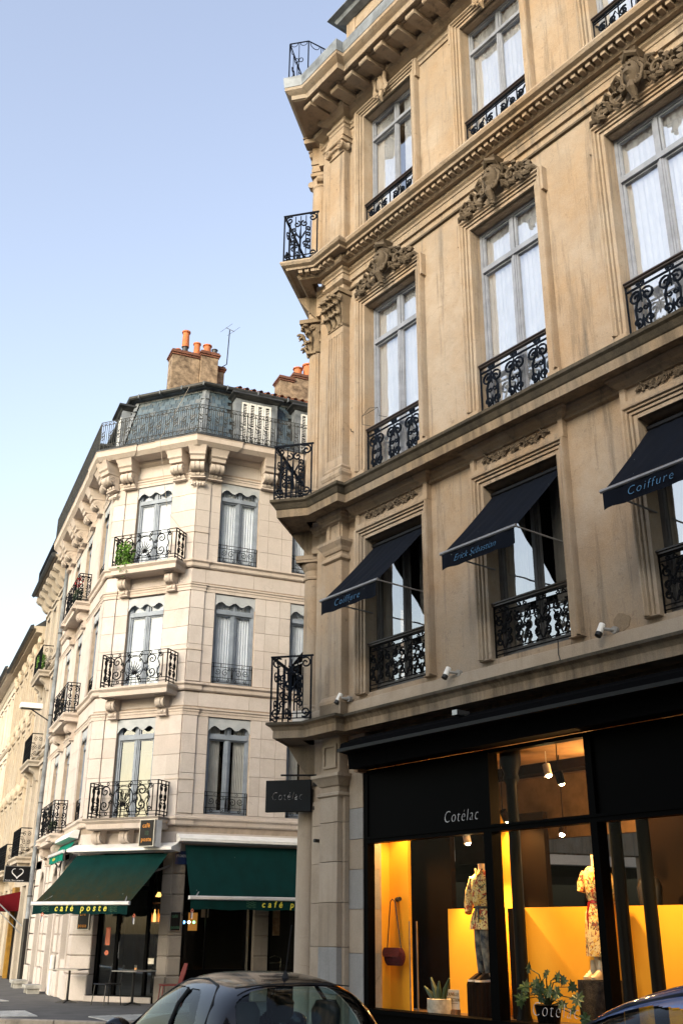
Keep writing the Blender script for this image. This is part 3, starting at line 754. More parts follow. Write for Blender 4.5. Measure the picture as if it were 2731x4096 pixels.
for zz_, hh in ((5.2, 2.7), (8.9, 3.7), (14.2, 3.0)):
    joinery('near_ch', near, FCH, -1.25, -.25, zz_, 1.0, hh, hh - .7, 'grey_paint', 'curtain')

# --- surrounds
SP = [(0, -.03), (0, .045), (.055, .045), (.058, .02), (.066, .02), (.069, .07), (.105, .07), (.108, .045), (.116, .045), (.12, .10), (.145, .10), (.16, .135), (.185, .14), (.195, .11), (.197, 0)]
def surround(x, z0, z1, ears=True, mat='limestone'):
    mb = MB(); frame_sweep(mb, x - HW, x + HW, z0, z1, SP)
    if ears:
        for s_ in (-1, 1):
            xx = x + s_ * (HW + .195)
            mb.box(min(xx, xx + s_ * .045), max(xx, xx + s_ * .045), 0, .115, z1 - .25, z1 + .195)
    for s_ in (-1, 1):
        xx = x + s_ * (HW + .1); mb.chbox(xx - .115, xx + .115, 0, .09, z0 - .30 if z0 > 9 else z0 - .02, z0, .01)
    return part('window_surround', mb.mesh('surround', mat), near, FN)
for bx in BAYS:
    surround(bx, 14.6, 17.47); surround(bx, 9.28, 12.78); surround(bx, 5.24, 7.95, False)
    # level 2: panel block with carved frieze, capped by a moulding under the ledge
    a, b_ = bx - HW - .2, bx + HW + .2
    mb = MB().box(a, b_, 0, .10, 8.15, 8.19)
    frame_sweep(mb, a + .10, b_ - .10, 8.235, 8.42, [(0, .06), (.012, .10), (.10, .10), (.10, 0)])
    mb.box(a, b_, .0, .10, 8.19, 8.235); mb.box(a + .1, b_ - .1, 0, .058, 8.235, 8.43)
    mb.box(a, b_, 0, .101, 8.515, 8.6)
    part('frieze_panel', mb.mesh('frieze_panel', 'limestone'), near, FN)
    mb = MB().sweep([(0, 8.62), (.13, 8.60), (.13, 8.57), (.10, 8.55), (.08, 8.50), (.05, 8.48), (.02, 8.46), (0, 8.44)], [(a, 0), (a, .10), (b_, .10), (b_, 0)], caps=False)
    part('bed_moulding', mb.mesh('panel_bed', 'limestone'), near, FN)
    # carved rinceau: a stem of alternating scrolls with leaves and a central palmette
    def rinceau():
        mb = MB(); L = 1.34; z = .095
        for s_ in (-1, 1):
            st = []
            for i in range(25):
                t = i / 24; st.append((s_ * (.10 + t * .58), .03, z + .055 * sin(t * 3 * pi + .3) * 1.0))
            mb.tube(st, [.016 + .01 * (1 - i / 24) for i in range(25)], 5)
            for k, (px_, pz_, dr) in enumerate(((.22, .10, 1), (.40, .07, -1), (.56, .11, 1))):
                mb.tube([(s_ * px_ + q[0], .035, pz_ + q[2]) for q in spiral(0, 0, .008, .05, 0, s_ * dr * 2.6 * pi, 14)], .014, 5)
                for j in range(4):
                    an = j * 1.4 + k; mb.tube([(s_ * px_ + .03 * cos(an), .03, pz_ + .03 * sin(an)), (s_ * px_ + .075 * cos(an), .05, pz_ + .075 * sin(an)), (s_ * px_ + .1 * cos(an + .4), .04, pz_ + .09 * sin(an + .4))], [.018, .02, .004], 5)
        for j in range(7):
            an = pi * (j + .5) / 7; mb.tube([(0, .03, .03), (.05 * cos(an), .055, .05 + .05 * sin(an)), (.10 * cos(an), .045, .05 + .11 * sin(an))], [.012, .024, .008], 5)
        return mb.mesh('rinceau', 'limestone_ornament')
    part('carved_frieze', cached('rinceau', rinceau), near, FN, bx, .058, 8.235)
# --- carved masks above the third-storey windows
def mascaron(seed):
    rnd = random.Random(seed); mb = MB()
    # head
    rings = []
    for i in range(13):
        t = i / 12; z = .08 + t * .40; rw = .14 * (sin(pi * (.10 + t * .82)) ** .7) * (1 - .25 * (1 - t)); ro = rw * 1.05
        ring = []
        for k in range(20):
            an = 2 * pi * k / 20; x_ = rw * cos(an); o_ = ro * sin(an)
            if sin(an) > 0:
                f_ = max(0, cos((an - pi / 2) * 2.2)) if abs(an - pi / 2) < .7 else 0
                if .36 < t < .62 and abs(an - pi / 2) < .35: o_ += .035 * (1 - abs(t - .42) / .25)   # nose
                if .60 < t < .72 and .25 < abs(an - pi / 2) < .75: o_ -= .018                          # eye sockets
                if .74 < t < .8: o_ += .01                                                              # brow
                if .22 < t < .30 and abs(an - pi / 2) < .4: o_ += .012                                  # lips
                if .30 < t < .34 and abs(an - pi / 2) < .4: o_ -= .01
                if t < .14 and abs(an - pi / 2) < .5: o_ += .015
            ring.append((x_, .20 + o_, z))
        rings.append(ring)
    mb.loft(rings)
    for s_ in (-1, 1): mb.lathe([(.001, .335), (.018, .342), (.022, .355), (.018, .368), (.001, .375)], s_ * .05, .32, 8)
    for j in range(11):   # hair / headdress
        an = pi * j / 10; mb.tube([(cos(an) * .10, .2, .38 + sin(an) * .08), (cos(an) * .15, .22, .40 + sin(an) * .11), (cos(an) * .17, .17, .38 + sin(an) * .14), (cos(an) * .15, .12, .34 + sin(an) * .13)], [.02, .032, .028, .01], 6)
    for s_ in (-1, 1):
        mb.tube([(s_ * .12, .22, .42), (s_ * .17, .2, .30), (s_ * .15, .22, .18), (s_ * .10, .27, .08)], [.025, .03, .024, .02], 6)
        mb.tube([(s_ * .13 + q[0], .28, .085 + q[2]) for q in spiral(0, 0, .012, .062, 0, -s_ * 3 * pi, 18)], .022, 6)
    # crest with volute above
    mb.tube([(-.06, .10, .52), (-.08, .22, .56), (0, .28, .60), (.09, .22, .585), (.08, .1, .53)], [.03, .05, .055, .05, .03], 7)
    mb.loft([[(-.10, .02, .60), (.10, .02, .60), (.10, .22, .60), (-.10, .22, .60)], [(-.14, .02, .66), (.14, .02, .66), (.14, .26, .66), (-.14, .26, .66)], [(-.11, .02, .70), (.11, .02, .70), (.1, .2, .70), (-.1, .2, .70)]])
    # beard drop over the architrave
    mb.tube([(0, .24, .12), (0, .26, .02), (.0, .22, -.06), (0, .17, -.20)], [.06, .07, .05, .02], 7)
    for k in range(9): mb.lathe([(.001, 0), (.028, .015), (.028, .035), (.001, .05)], rnd.uniform(-.04, .04), .2 + rnd.uniform(-.01, .03), 6); 
    for i in range(len(mb.v) - 9 * 24, len(mb.v)):
        x_, o_, z_ = mb.v[i]; kk = (i - (len(mb.v) - 9 * 24)) // 24; mb.v[i] = (x_, o_, z_ - .22 + kk * .024)
    # foliage scrolls to both sides, two spirals per side, diminishing
    for s_ in (-1, 1):
        for (cx, cz, rr, turn) in ((.34, .20, .155, 1), (.60, .115, .105, -1)):
            pts = spiral(0, 0, rr * .18, rr, .3, s_ * turn * -2.6 * pi, 22)
            mb.tube([(s_ * cx + q[0], .10 + .07 * (1 - i / 21), cz + q[2]) for i, q in enumerate(pts)], [.018 + .03 * i / 21 for i in range(22)], 6)
            for j in range(8):
                an = j * 2 * pi / 8 + .4 * rnd.random(); c_, d_ = cos(an), sin(an)
                mb.tube([(s_ * cx + c_ * rr * .7, .11, cz + d_ * rr * .7), (s_ * cx + c_ * rr * 1.05, .18, cz + d_ * rr * 1.05), (s_ * cx + c_ * rr * 1.25 - d_ * .04, .15, cz + d_ * rr * 1.2 + c_ * .04), (s_ * cx + c_ * rr * 1.15 - d_ * .07, .08, cz + d_ * rr * 1.1 + c_ * .07)], [.025, .042, .034, .012], 6)
        mb.tube([(s_ * .16, .12, .30), (s_ * .25, .2, .42), (s_ * .36, .17, .40)], [.03, .04, .02], 6)
        mb.tube([(s_ * .68, .12, .05), (s_ * .78, .14, .06), (s_ * .86, .08, -.01)], [.05, .04, .012], 6)
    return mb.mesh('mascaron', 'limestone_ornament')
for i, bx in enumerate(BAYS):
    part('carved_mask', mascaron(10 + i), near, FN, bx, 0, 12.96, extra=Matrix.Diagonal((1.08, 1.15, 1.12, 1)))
def cartouche():
    mb = MB()
    rings = []
    for i in range(9):
        t = i / 8; z = .0 + t * .30; r_ = .085 * sin(pi * (.12 + .76 * t)) ** .6
        rings.append([(r_ * cos(2 * pi * k / 14), .10 + r_ * .9 * sin(2 * pi * k / 14), z) for k in range(14)])
    mb.loft(rings)
    for s_ in (-1, 1):
        mb.tube([(s_ * (.13 + q[0]), .12, .34 + q[2]) for q in spiral(0, 0, .012, .075, 0, 3 * pi, 18)], .024, 6)
        mb.tube([(s_ * .06, .1, .33), (s_ * .12, .14, .26), (s_ * .11, .13, .12), (s_ * .14, .12, .02), (s_ * .08, .1, -.08)], [.02, .035, .03, .035, .015], 6)
        mb.tube([(s_ * (.12 + q[0]), .12, .0 + q[2]) for q in spiral(0, 0, .01, .05, 0, -3 * pi, 16)], .02, 6)
        mb.tube([(s_ * .02, .1, .40), (s_ * .07, .14, .47), (s_ * .13, .1, .50), (s_ * .16, .06, .45)], [.02, .035, .03, .01], 6)
    mb.tube([(0, .1, -.02), (0, .12, -.12), (0, .07, -.19)], [.05, .04, .01], 6)
    mb.tube([(0, .08, .32), (0, .14, .4), (0, .1, .49)], [.04, .045, .01], 6)
    return mb.mesh('cartouche', 'limestone')
cm = cartouche()
for bx in BAYS[:3]: part('carved_cartouche', cm, near, FN, bx, .06, 17.52, extra=Matrix.Diagonal((1.3, 1.2, 1.35, 1)))

# --- window railings
def rail_big():          # third-storey guard: big S scrolls
    mb = MB(); w = HW - .01; h = .86
    for z in (.05, h - .10): mb.box(-w, w, -.012, .012, z - .013, z + .013)
    for s_ in (-1, 1): mb.box(s_ * w - .01, s_ * w + .01, -.012, .012, 0, h)
    for k in range(3):
        cx = -w + (k + .5) * 2 * w / 3; f_ = 1
        for s_ in (1, -1):
            q = spiral(0, 0, .02, .115, 0, 2.7 * pi, 16); q = [(cx + s_ * (.09 + p_[0] * 1), 0, .60 + p_[2] * .95) for p_ in q]
            q2 = spiral(0, 0, .015, .085, 0, 2.5 * pi, 14); q2 = [(cx + s_ * (.10 - p_[0]), 0, .20 - p_[2]) for p_ in q2]
            mb.tube(q + [(cx + s_ * .12, 0, .42)] + q2[::-1], .019)
            mb.tube([(cx + s_ * p_[0], 0, .40 + p_[2]) for p_ in spiral(.045, 0, .01, .05, 0, 2.2 * pi, 10)], .016)
            mb.tube([(cx + s_ * (.03 + p_[0]), 0, h - .05 + p_[2]) for p_ in spiral(.0, 0, .008, .035, 0, 2.2 * pi, 9)], .014)
            mb.tube([(cx + s_ * (.04 + p_[0]), 0, .025 + p_[2]) for p_ in spiral(.0, 0, .008, .03, 0, 2.2 * pi, 9)], .013)
        for (a, b_) in ((.10, .3), (.5, .75)):
            mb.tube([(cx, 0, a), (cx, .02, (a + b_) / 2), (cx, 0, b_)], [.01, .026, .008], 5)
    return mb.mesh('window_railing', 'wrought_iron_blue')
def rail_dense():        # second-storey guard: dense rinceaux
    mb = MB(); w = HW - .01; h = .80
    for z in (.04, .10, h - .13, h - .06): mb.box(-w, w, -.01, .01, z - .007, z + .007)
    for s_ in (-1, 1): mb.box(s_ * w - .01, s_ * w + .01, -.01, .01, 0, h)
    for k in range(4):
        cx = -w + (k + .5) * 2 * w / 4
        for s_ in (1, -1):
            for zc, rr, t in ((.52, .075, 1), (.36, .06, -1), (.22, .065, 1)):
                mb.tube([(cx + s_ * (.085 + p_[0]), 0, zc + t * p_[2]) for p_ in spiral(0, 0, .012, rr, 0, 2.6 * pi, 13)], .016)
            mb.tube([(cx + s_ * .012, 0, .12), (cx + s_ * .10, 0, .3), (cx + s_ * .02, 0, .44), (cx + s_ * .15, 0, .64)], .014)
            mb.tube([(cx + s_ * (.05 + p_[0]), 0, h - .095 + p_[2]) for p_ in spiral(0, 0, .01, .035, 0, 2 * pi, 8)], .012)
        for j in range(5):
            an = pi * (j + .5) / 5; mb.tube([(cx, 0, .34), (cx + .06 * cos(an), .01, .36 + .08 * sin(an))], [.014, .006], 4)
    return mb.mesh('window_railing2', 'wrought_iron')
def rail_small():        # fourth-storey guard
    mb = MB(); w = HW - .01; h = .46
    for z in (.03, h - .10, h - .05): mb.box(-w, w, -.01, .01, z - .007, z + .007)
    for k in range(7):
        x_ = -w + k * w / 3; mb.box(x_ - .008, x_ + .008, -.01, .01, 0, h)
    for s_ in (-1, 1):
        for cx, rr, t in ((.15, .085, 1), (.36, .075, -1), (.56, .085, 1)):
            mb.tube([(s_ * (cx + p_[0]), 0, .19 + t * p_[2]) for p_ in spiral(0, 0, .014, rr, 0, 2.7 * pi, 15)], .016)
        mb.tube([(s_ * .03, 0, .05), (s_ * .22, 0, .12), (s_ * .30, 0, .30), (s_ * .48, 0, .08), (s_ * .68, 0, .3)], .015)
        for cx in (.1, .32, .5): mb.tube([(s_ * cx, 0, .1), (s_ * (cx + .04), .02, .15), (s_ * (cx + .09), 0, .16)], [.012, .02, .005], 5)
    return mb.mesh('window_railing4', 'wrought_iron_blue')
r3, r2, r4 = rail_big(), rail_dense(), rail_small()
def handrail(w): return MB().chbox(-w, w, -.05, .05, 0, .03, .006).chbox(-w, w, -.03, .03, -.03, 0, .004)
hr = handrail(HW).mesh('handrail', 'wood_rail')
for bx in BAYS:
    a = part('window_railing', r3, near, FN, bx, -.03, 9.19); part('handrail', hr, a, FN, bx, -.03, 10.07)
    a = part('window_railing', r2, near, FN, bx, -.05, 5.26); part('handrail', hr, a, FN, bx, -.05, 6.05)
    a = part('window_railing', r4, near, FN, bx, -.02, 14.70); part('handrail', hr, a, FN, bx, -.02, 15.15)
# --- balconies on the chamfer, seen end-on
def balcony_side(h, L):
    mb = MB(); 
    mb.box(-.015, .015, -.015, L, h - .015, h + .015)
    for z in (.04, h - .10 if h < .6 else .12): mb.box(-.01, .01, 0, L - .02, z - .008, z + .008)
    for o_ in (.02, L - .02): mb.box(-.013, .013, o_ - .013, o_ + .013, 0, h)
    def sc(o0, z0, r_, a0, turn): mb.tube([(0, o0 + p_[0], z0 + p_[2]) for p_ in spiral(0, 0, r_ * .16, r_, a0, a0 + turn * pi, 16)], .017, 4)
    sc(L - .13, h - .12, .10, 0, 2.7); sc(.12, h - .12, .10, pi, -2.7); sc(L - .12, .14, .09, 0, -2.7); sc(.12, .14, .09, pi, 2.7)
    sc(L * .5 - .08, h - .24, .08, 0, 2.4); sc(L * .5 + .08, h - .24, .08, pi, -2.4)
    sc(L * .5 - .09, h * .35, .075, pi, 2.6); sc(L * .5 + .09, h * .35, .075, 0, -2.6)
    for zz_ in (.22, .36, .50, .62): sc(L * .5 - .14, h * zz_ + .05, .06, pi, 2.4); sc(L * .5 + .14, h * zz_ + .05, .06, 0, -2.4)
    for o_ in (L * .22, L * .8): mb.box(-.008, .008, o_ - .008, o_ + .008, .2, h - .2)
    mb.tube([(0, L * .5, .1), (0.02, L * .5, h * .5), (0, L * .5, h * .72)], [.012, .026, .01], 5)
    for o_ in (L * .35, L * .5, L * .65): mb.box(-.008, .008, o_ - .008, o_ + .008, .05, h - .05)
    for s_ in (-1, 1): mb.tube([(0, L * .5, h * .45), (.02, L * .5 + s_ * .08, h * .55), (0, L * .5 + s_ * .1, h * .62)], [.012, .02, .008], 5)
    return mb
BL = .66
for (zb, h, nm) in ((4.84, 1.10, 'lower'), (8.88, 1.08, 'middle'), (14.13, 1.14, 'upper')):
    W_ = 2.7
    qq = QS[nm]; pp, zt = {'lower': (.5, 4.58), 'middle': (.54, 8.58), 'upper': (.53, 13.86)}[nm]
    BL = qq + pp - .04; xr = .356 + pp - .05; SLn = .74
    if nm == 'upper':
        for k in range(4): pb = (XS - .05 - .79 * (.05 + .13 * k), .36 + .613 * (.05 + .13 * k)); part('dentil', dm, near, Fr(*FN.pt(*pb).xy, 104.5), 0, 0, 13.9)
    mb = MB().prism([(0, zt + .02), (BL - .06, zt + .02), (BL - .1, zt - .05), (BL * .55, zt - .30), (BL * .3, zt - .48), (0, zt - .62)], 'x', xr - W_ + .3, -.10)
    part('balcony_corbel', mb.mesh('balcony_corbel', 'sooted_limestone'), near, FCH)
    rl = part('balcony_railing', cached(('bs', nm), lambda: balcony_side(h, SLn).mesh('balcony_side', 'wrought_iron_blue')), near, FCH, xr - .02, BL - SLn, zb + .02)
    part('balcony_railing', cached(('bs', nm), None), near, FCH, xr - W_ + .02, BL - SLn, zb + .02)
    def front():
        mb = MB(); mb.box(0, W_ - .04, -.02, .02, h - .02, h + .02); mb.box(0, W_ - .04, -.01, .01, .03, .05)
        for k in range(9): x_ = (W_ - .04) * k / 8; mb.box(x_ - .012, x_ + .012, -.012, .012, 0, h)
        for k in range(4):
            x_ = (W_ - .04) * (k + .5) / 4
            for s_ in (-1, 1):
                mb.tube([(x_ + s_ * (.09 + q[0]), 0, h * .72 + q[2]) for q in spiral(0, 0, .015, .1, 0, 2.6 * pi, 15)], .013)
                mb.tube([(x_ + s_ * (.09 + q[0]), 0, h * .3 - q[2]) for q in spiral(0, 0, .015, .1, 0, 2.6 * pi, 15)], .013)
        return mb.mesh('balcony_front', 'wrought_iron_blue')
    part('balcony_railing', cached(('bf', h), front), near, FCH, xr - W_ + .02, BL - .02, zb + .02)
# --- roof: mansard, dormer with pediment, terrace railing at the corner
mb = MB().sweep([(.5, 18.5), (.3, 18.7), (-.7, 21.2), (-1.0, 21.5)], [TF1, CH1, (XC, 0), (XR, 0)])
part('mansard_roof', mb.mesh('near_mansard', 'slate'), near, FN)
mb = MB().quad((XC, -.9, 21.5), (XR, -.9, 21.5), (XR, -9, 21.8), (TF1[0], TF1[1], 21.8)) if False else MB().add([(XC, -.9, 21.5), (XR, -.9, 21.5), (XR, -9, 21.8), (TF1[0], TF1[1], 21.8)], [(0, 1, 2, 3)])
mb = MB(); mb.add([(XC + .3, -1, 21.45), (XR, -1, 21.45), (XR, -9, 21.8), (TF1[0] + 1, TF1[1] + 1, 21.8), (CH1[0] + 1, CH1[1] - .3, 21.45)], [(0, 1, 2, 3, 4)])
part('roof_top', mb.mesh('near_roof_top', 'dark_zinc'), near, FN)
def dormer(parent, fr, x, zb, o=0, w=1.5, h=2.1):
    d = part('dormer', MB().box(-w / 2, -w / 2 + .3, -1.6, .18, 0, h).box(w / 2 - .3, w / 2, -1.6, .18, 0, h).box(-w / 2 + .3, w / 2 - .3, -1.6, .16, h - .35, h).mesh('dormer_body', 'limestone'), parent, fr, x, o, zb)
    mb = MB().sweep([(0, .22), (.30, .2), (.32, .14), (.2, .1), (.16, .02), (.08, 0), (0, -.02)], [(-w / 2, -1.4), (-w / 2, .18), (w / 2, .18), (w / 2, -1.4)])
    part('pediment', mb.mesh('dormer_cornice', 'zinc'), d, fr, x, o, zb + h)
    mb = MB().prism([(-w / 2 - .2, 0), (w / 2 + .2, 0), (w / 2, .25), (w / 4, .5), (0, .58), (-w / 4, .5), (-w / 2, .25)], 'o', -1.4, .3)
    part('pediment_crown', mb.mesh('dormer_arch', 'zinc'), d, fr, x, o, zb + h + .2)
    for s_ in (-1, 1):
        mb = MB().tube([(s_ * (w / 2 + .05) + q[0], .25, .12 + q[2]) for q in spiral(0, 0, .03, .17, 0, s_ * 3 * pi, 22)], .05, 6)
        part('volute', mb.mesh('dormer_volute', 'zinc'), d, fr, x, o, zb + h + .15)
    joinery('dormer_w', d, fr, x, o - .1, zb + .1, w - .6, h - .5, h - .5, 'grey_paint', 'curtain')
for k, bx in enumerate((-12.55, -9.5, -6.4)): dormer(near, FN, bx, 18.5, -.12, 1.75)
# terrace railing above the chamfer
mb = MB()
TP = [(-12.95, .72), (-13.72, .98)]
def rail_run(mb, p0, p1, z0, h, n=6):
    a = Vector((*p0, 0)); b_ = Vector((*p1, 0)); 
    for z in (.03, h): mb.tube([(a.x, a.y, z0 + z), (b_.x, b_.y, z0 + z)], .014, 4)
    L = (b_ - a).length; d_ = (b_ - a) / L
    for k in range(n + 1):
        c_ = a + d_ * L * k / n; mb.tube([(c_.x, c_.y, z0), (c_.x, c_.y, z0 + h)], .014 if k in (0, n) else .008, 4)
    for k in range(n):
        c_ = a + d_ * L * (k + .5) / n; rr = L / n * .36
        mb.tube([(c_.x + d_.x * rr * cos(t), c_.y + d_.y * rr * cos(t), z0 + h - .02 - rr * 1.1 * sin(t)) for t in [pi * i / 8 for i in range(9)]], .008, 4)
        mb.tube([(c_.x + d_.x * rr * cos(t), c_.y + d_.y * rr * cos(t), z0 + .04 + rr * 1.1 * sin(t)) for t in [pi * i / 8 for i in range(9)]], .008, 4)
        if k % 2 == 0:
            for s_ in (-1, 1):
                cc_ = a + d_ * L * (k + 1) / n
                mb.tube([(cc_.x + d_.x * (s_ * .05 + .045 * cos(t)), cc_.y + d_.y * (s_ * .05 + .045 * cos(t)), z0 + h * .52 + .06 * sin(t)) for t in [2 * pi * i / 8 for i in range(9)]], .009, 4)
chv = Vector(CHD)
A_ = Vector((-13.88, 1.27)); B2 = Vector((-13.56, 1.0)); B3 = B2 + Vector((.10, -.995)) * 1.6; A2 = A_ + chv * 2.2
rail_run(mb, tuple(A_), tuple(B2), 18.52, 1.06, 2); rail_run(mb, tuple(B2), tuple(B3), 18.52, 1.06, 5); rail_run(mb, tuple(A_), tuple(A2), 18.52, 1.06, 8)
part('terrace_railing', mb.mesh('terrace_railing', 'wrought_iron_blue'), near, FN)
# ================================================================ THE CAFE BUILDING (three faces meeting at 45 degrees)
CR = (-3.797, 24.53); CTc = (-6.18, 25.493)
FR = Fr(CR[0], CR[1], YR)            # right face, x to the right from the corner
FC = Fr(CR[0], CR[1], YC + 180)      # corner face, x from -2.57 to 0
FT = Fr(CTc[0], CTc[1], YT + 180)    # street face, x from 0 to negative
cafe = thing('cafe_building', 'pale stone corner house with slate mansard roof, orange chimney pots and green cafe awnings', 'building', FC, -1.3, 0, 0)
RXM = 16.0; TXM = -7.55
def inplan(F, x, o):                 # plan point of frame F expressed in FC coordinates (x,o)
    p = F.pt(x, o); d_ = p - FC.o; return (d_.x * cos(FC.th) + d_.y * sin(FC.th), d_.x * sin(FC.th) - d_.y * cos(FC.th))
ZF = [3.95, 7.12, 10.30]             # floor belts
WZ = [(4.14, 6.44), (7.27, 9.60), (10.42, 12.72)]
RB = [1.19, 3.24, 5.3, 7.35, 9.4, 11.45, 13.5]
TBAY = [-1.13, -3.72, -5.78]
hw = .54
def holesR(): return [(b - hw, b + hw, z0, z1) for b in RB for z0, z1 in WZ]
mb = wall(MB(), 0, RXM, 3.7, 13.75, holesR(), -.012, .3); part('wall', mb.mesh('cafe_right_wall', 'joint'), cafe, FR)
WC = -1.30
CW = [(3.98, 6.44), (7.12, 9.58), (10.30, 12.72)]
mb = wall(MB(), -2.57, 0, 3.7, 13.75, [(WC - hw, WC + hw, a, b) for a, b in CW], -.012, .3); part('wall', mb.mesh('cafe_corner_wall', 'joint'), cafe, FC)
thw = .45
mb = wall(MB(), TXM, 0, 3.7, 13.75, [(b - thw, b + thw, a if b != TBAY[1] else a - .12, c_) for b in TBAY for a, c_ in WZ], -.012, .3); part('wall', mb.mesh('cafe_street_wall', 'joint'), cafe, FT)
mb = MB().box(.6, RXM, -3.2, -3, .12, 13.7); part('interior', mb.mesh('cafe_rooms', 'interior_dark'), cafe, FR)
mb = MB()
for z in (3.75, 6.95, 10.1, 13.6): mb.add([(*inplan(FR, RXM, -.32), z), (*inplan(FR, .1, -.32), z), (*inplan(FC, -.1, -.32), z), (*inplan(FC, -2.4, -.32), z), (*inplan(FT, -.1, -.32), z), (*inplan(FT, TXM, -.32), z), (*inplan(FT, TXM, -5), z), (*inplan(FR, RXM, -5), z)], [tuple(range(8))])
part('interior', mb.mesh('cafe_floors', 'interior_dark'), cafe, FC)
mb = MB().box(-2.4, 3, -3.4, -3.3, .12, 13.6); part('interior', mb.mesh('cafe_backing', 'interior_dark'), cafe, FC, 0, 0, 0)
# ashlar blocks
nblock = [0]; spill = MB()
def block(fr, x0, x1, z0, z1, o=0.0, mat='pink_limestone'):
    g = .004; w, h = x1 - x0 - 2 * g, z1 - z0 - 2 * g
    if w < .03 or h < .03: return
    nblock[0] += 1
    if nblock[0] < 300:
        me = cached(('blk', round(w, 3), round(h, 3), mat), lambda: MB().chbox(0, w, -.05, .0, 0, h, .005).mesh('stone_block', mat))
        part('stone_block', me, cafe, fr, x0 + g, o, z0 + g)
    else:
        f2 = SPILL.setdefault(id(fr), (fr, MB())); f2[1].box(x0 + g, x1 - g, o - .05, o, z0 + g, z1 - g)
SPILL = {}
def courses(z0, z1, n): return [z0 + (z1 - z0) * i / n for i in range(n + 1)]
def face_blocks(fr, segs_fn, x0, x1, bays, half, wz, o=0):
    for fl in range(3):
        zb = ZF[fl] + .12; zt = (ZF[fl + 1] - .12) if fl < 2 else 13.30
        w0, w1 = wz[fl]
        if zb < w0 - .02:                              # below the sills
            for a, b_ in segs_fn('sill'): block(fr, a, b_, zb, w0, o)
        zc = courses(max(zb, w0), w1, 5)
        for i in range(5):
            for (a, b_, oo) in segs_fn('pier'): block(fr, a, b_, zc[i], zc[i + 1], o + oo)
        for a, b_ in segs_fn('head'): block(fr, a, b_, w1 + .22, zt, o)
def segR(kind):
    out = []
    edges = [0.0]
    for b in RB: edges += [b - hw, b + hw]
    edges.append(RXM)
    if kind == 'pier':
        r_ = [(0.0, .36, .03), (.36, RB[0] - hw, 0)]
        for i in range(len(RB)):
            a = RB[i] + hw; c_ = RB[i + 1] - hw if i < len(RB) - 1 else RXM
            if i % 2 == 0: r_ += [(a, a + .28, 0), (a + .28, c_ - .30, -.03 if False else .0), (c_ - .30, c_, .0)]
            else: r_ += [(a, a + (c_ - a) / 2, 0), (a + (c_ - a) / 2, c_, 0)]
        return r_
    return [(0.0, .36)] + [(.36 + (RXM - .36) * i / 12, .36 + (RXM - .36) * (i + 1) / 12) for i in range(12)]
def segC(kind):
    if kind == 'pier': return [(-2.57, -2.21, .03), (-2.21, WC - hw, 0), (WC + hw, -.36, 0), (-.36, 0, .03)]
    if kind == 'head': return [(-2.57, -2.21), (-2.21, WC - hw), (WC - hw, WC + hw), (WC + hw, -.36), (-.36, 0)]
    return [(-2.57, -2.21), (-2.21, WC - hw), (WC + hw, -.36), (-.36, 0)]
def segT(kind):
    if kind == 'pier':
        return [(-.34, 0, .03), (TBAY[0] + thw, -.34, 0), (TBAY[1] + thw, TBAY[1] + thw + .5, 0), (TBAY[1] + thw + .5, TBAY[0] - thw, .03), (TBAY[2] + thw, TBAY[1] - thw, 0), (TXM + .7, TBAY[2] - thw, 0), (TXM, TXM + .7, .03)]
    return [(TXM * (i + 1) / 6, TXM * i / 6) for i in range(6)]
face_blocks(FC, segC, -2.57, 0, [WC], hw, CW); face_blocks(FR, segR, 0, RXM, RB, hw, WZ); face_blocks(FT, segT, TXM, 0, TBAY, thw, WZ)
for fr, m_ in SPILL.values(): part('stone_blocks', m_.mesh('stone_blocks', 'pink_limestone'), cafe, fr, kind='stuff')
# mouldings round the three faces
jog = [(.36, .03), (.36, 0)]
CP = [inplan(FT, TXM, 0), inplan(FT, -.34, 0), inplan(FT, -.34, .03), inplan(FT, .0, .03)]
CP = [inplan(FT, TXM, 0), inplan(FT, -.34, 0), inplan(FT, -.34, .03), inplan(FC, -2.57 - .0124, .03), inplan(FC, -2.21, .03), (-2.21, 0), (-.36, 0), (-.36, .03), (.0124, .03), inplan(FR, .36, .03), inplan(FR, .36, 0), inplan(FR, RXM, 0)]
def cmould(nm, prof, bname='belt_course', mat='pink_limestone_moulding', path=None):
    part(bname, MB().sweep(prof, path or CP).mesh(nm, mat), cafe, FC)
for zf in ZF:
    cmould('belt', [(-.02, zf + .13), (.05, zf + .12), (.10, zf + .10), (.10, zf + .06), (.07, zf + .04), (.05, zf + .02), (.05, zf - .06), (.02, zf - .09), (-.02, zf - .09)])
for zt in (6.50, 9.66, 12.76):       # capital line of the piers
    cmould('capital_line', [(-.02, zt + .13), (.055, zt + .11), (.055, zt + .08), (.03, zt + .06), (.03, zt + .02), (.015, zt), (.015, zt - .07), (-.02, zt - .07)], 'capital_moulding')
for zt in (5.22 - .3, 8.06, 11.18):
    part('band', MB().sweep([(-.02, zt + .03), (.03, zt + .02), (.03, zt - .01), (-.02, zt - .03)], [(-.36, .02), (.0083, .02), inplan(FR, .36, .02)]).mesh('impost', 'pink_limestone_moulding'), cafe, FC)
cmould('frieze_band', [(-.02, 13.34), (.04, 13.33), (.04, 13.29), (-.02, 13.27)])
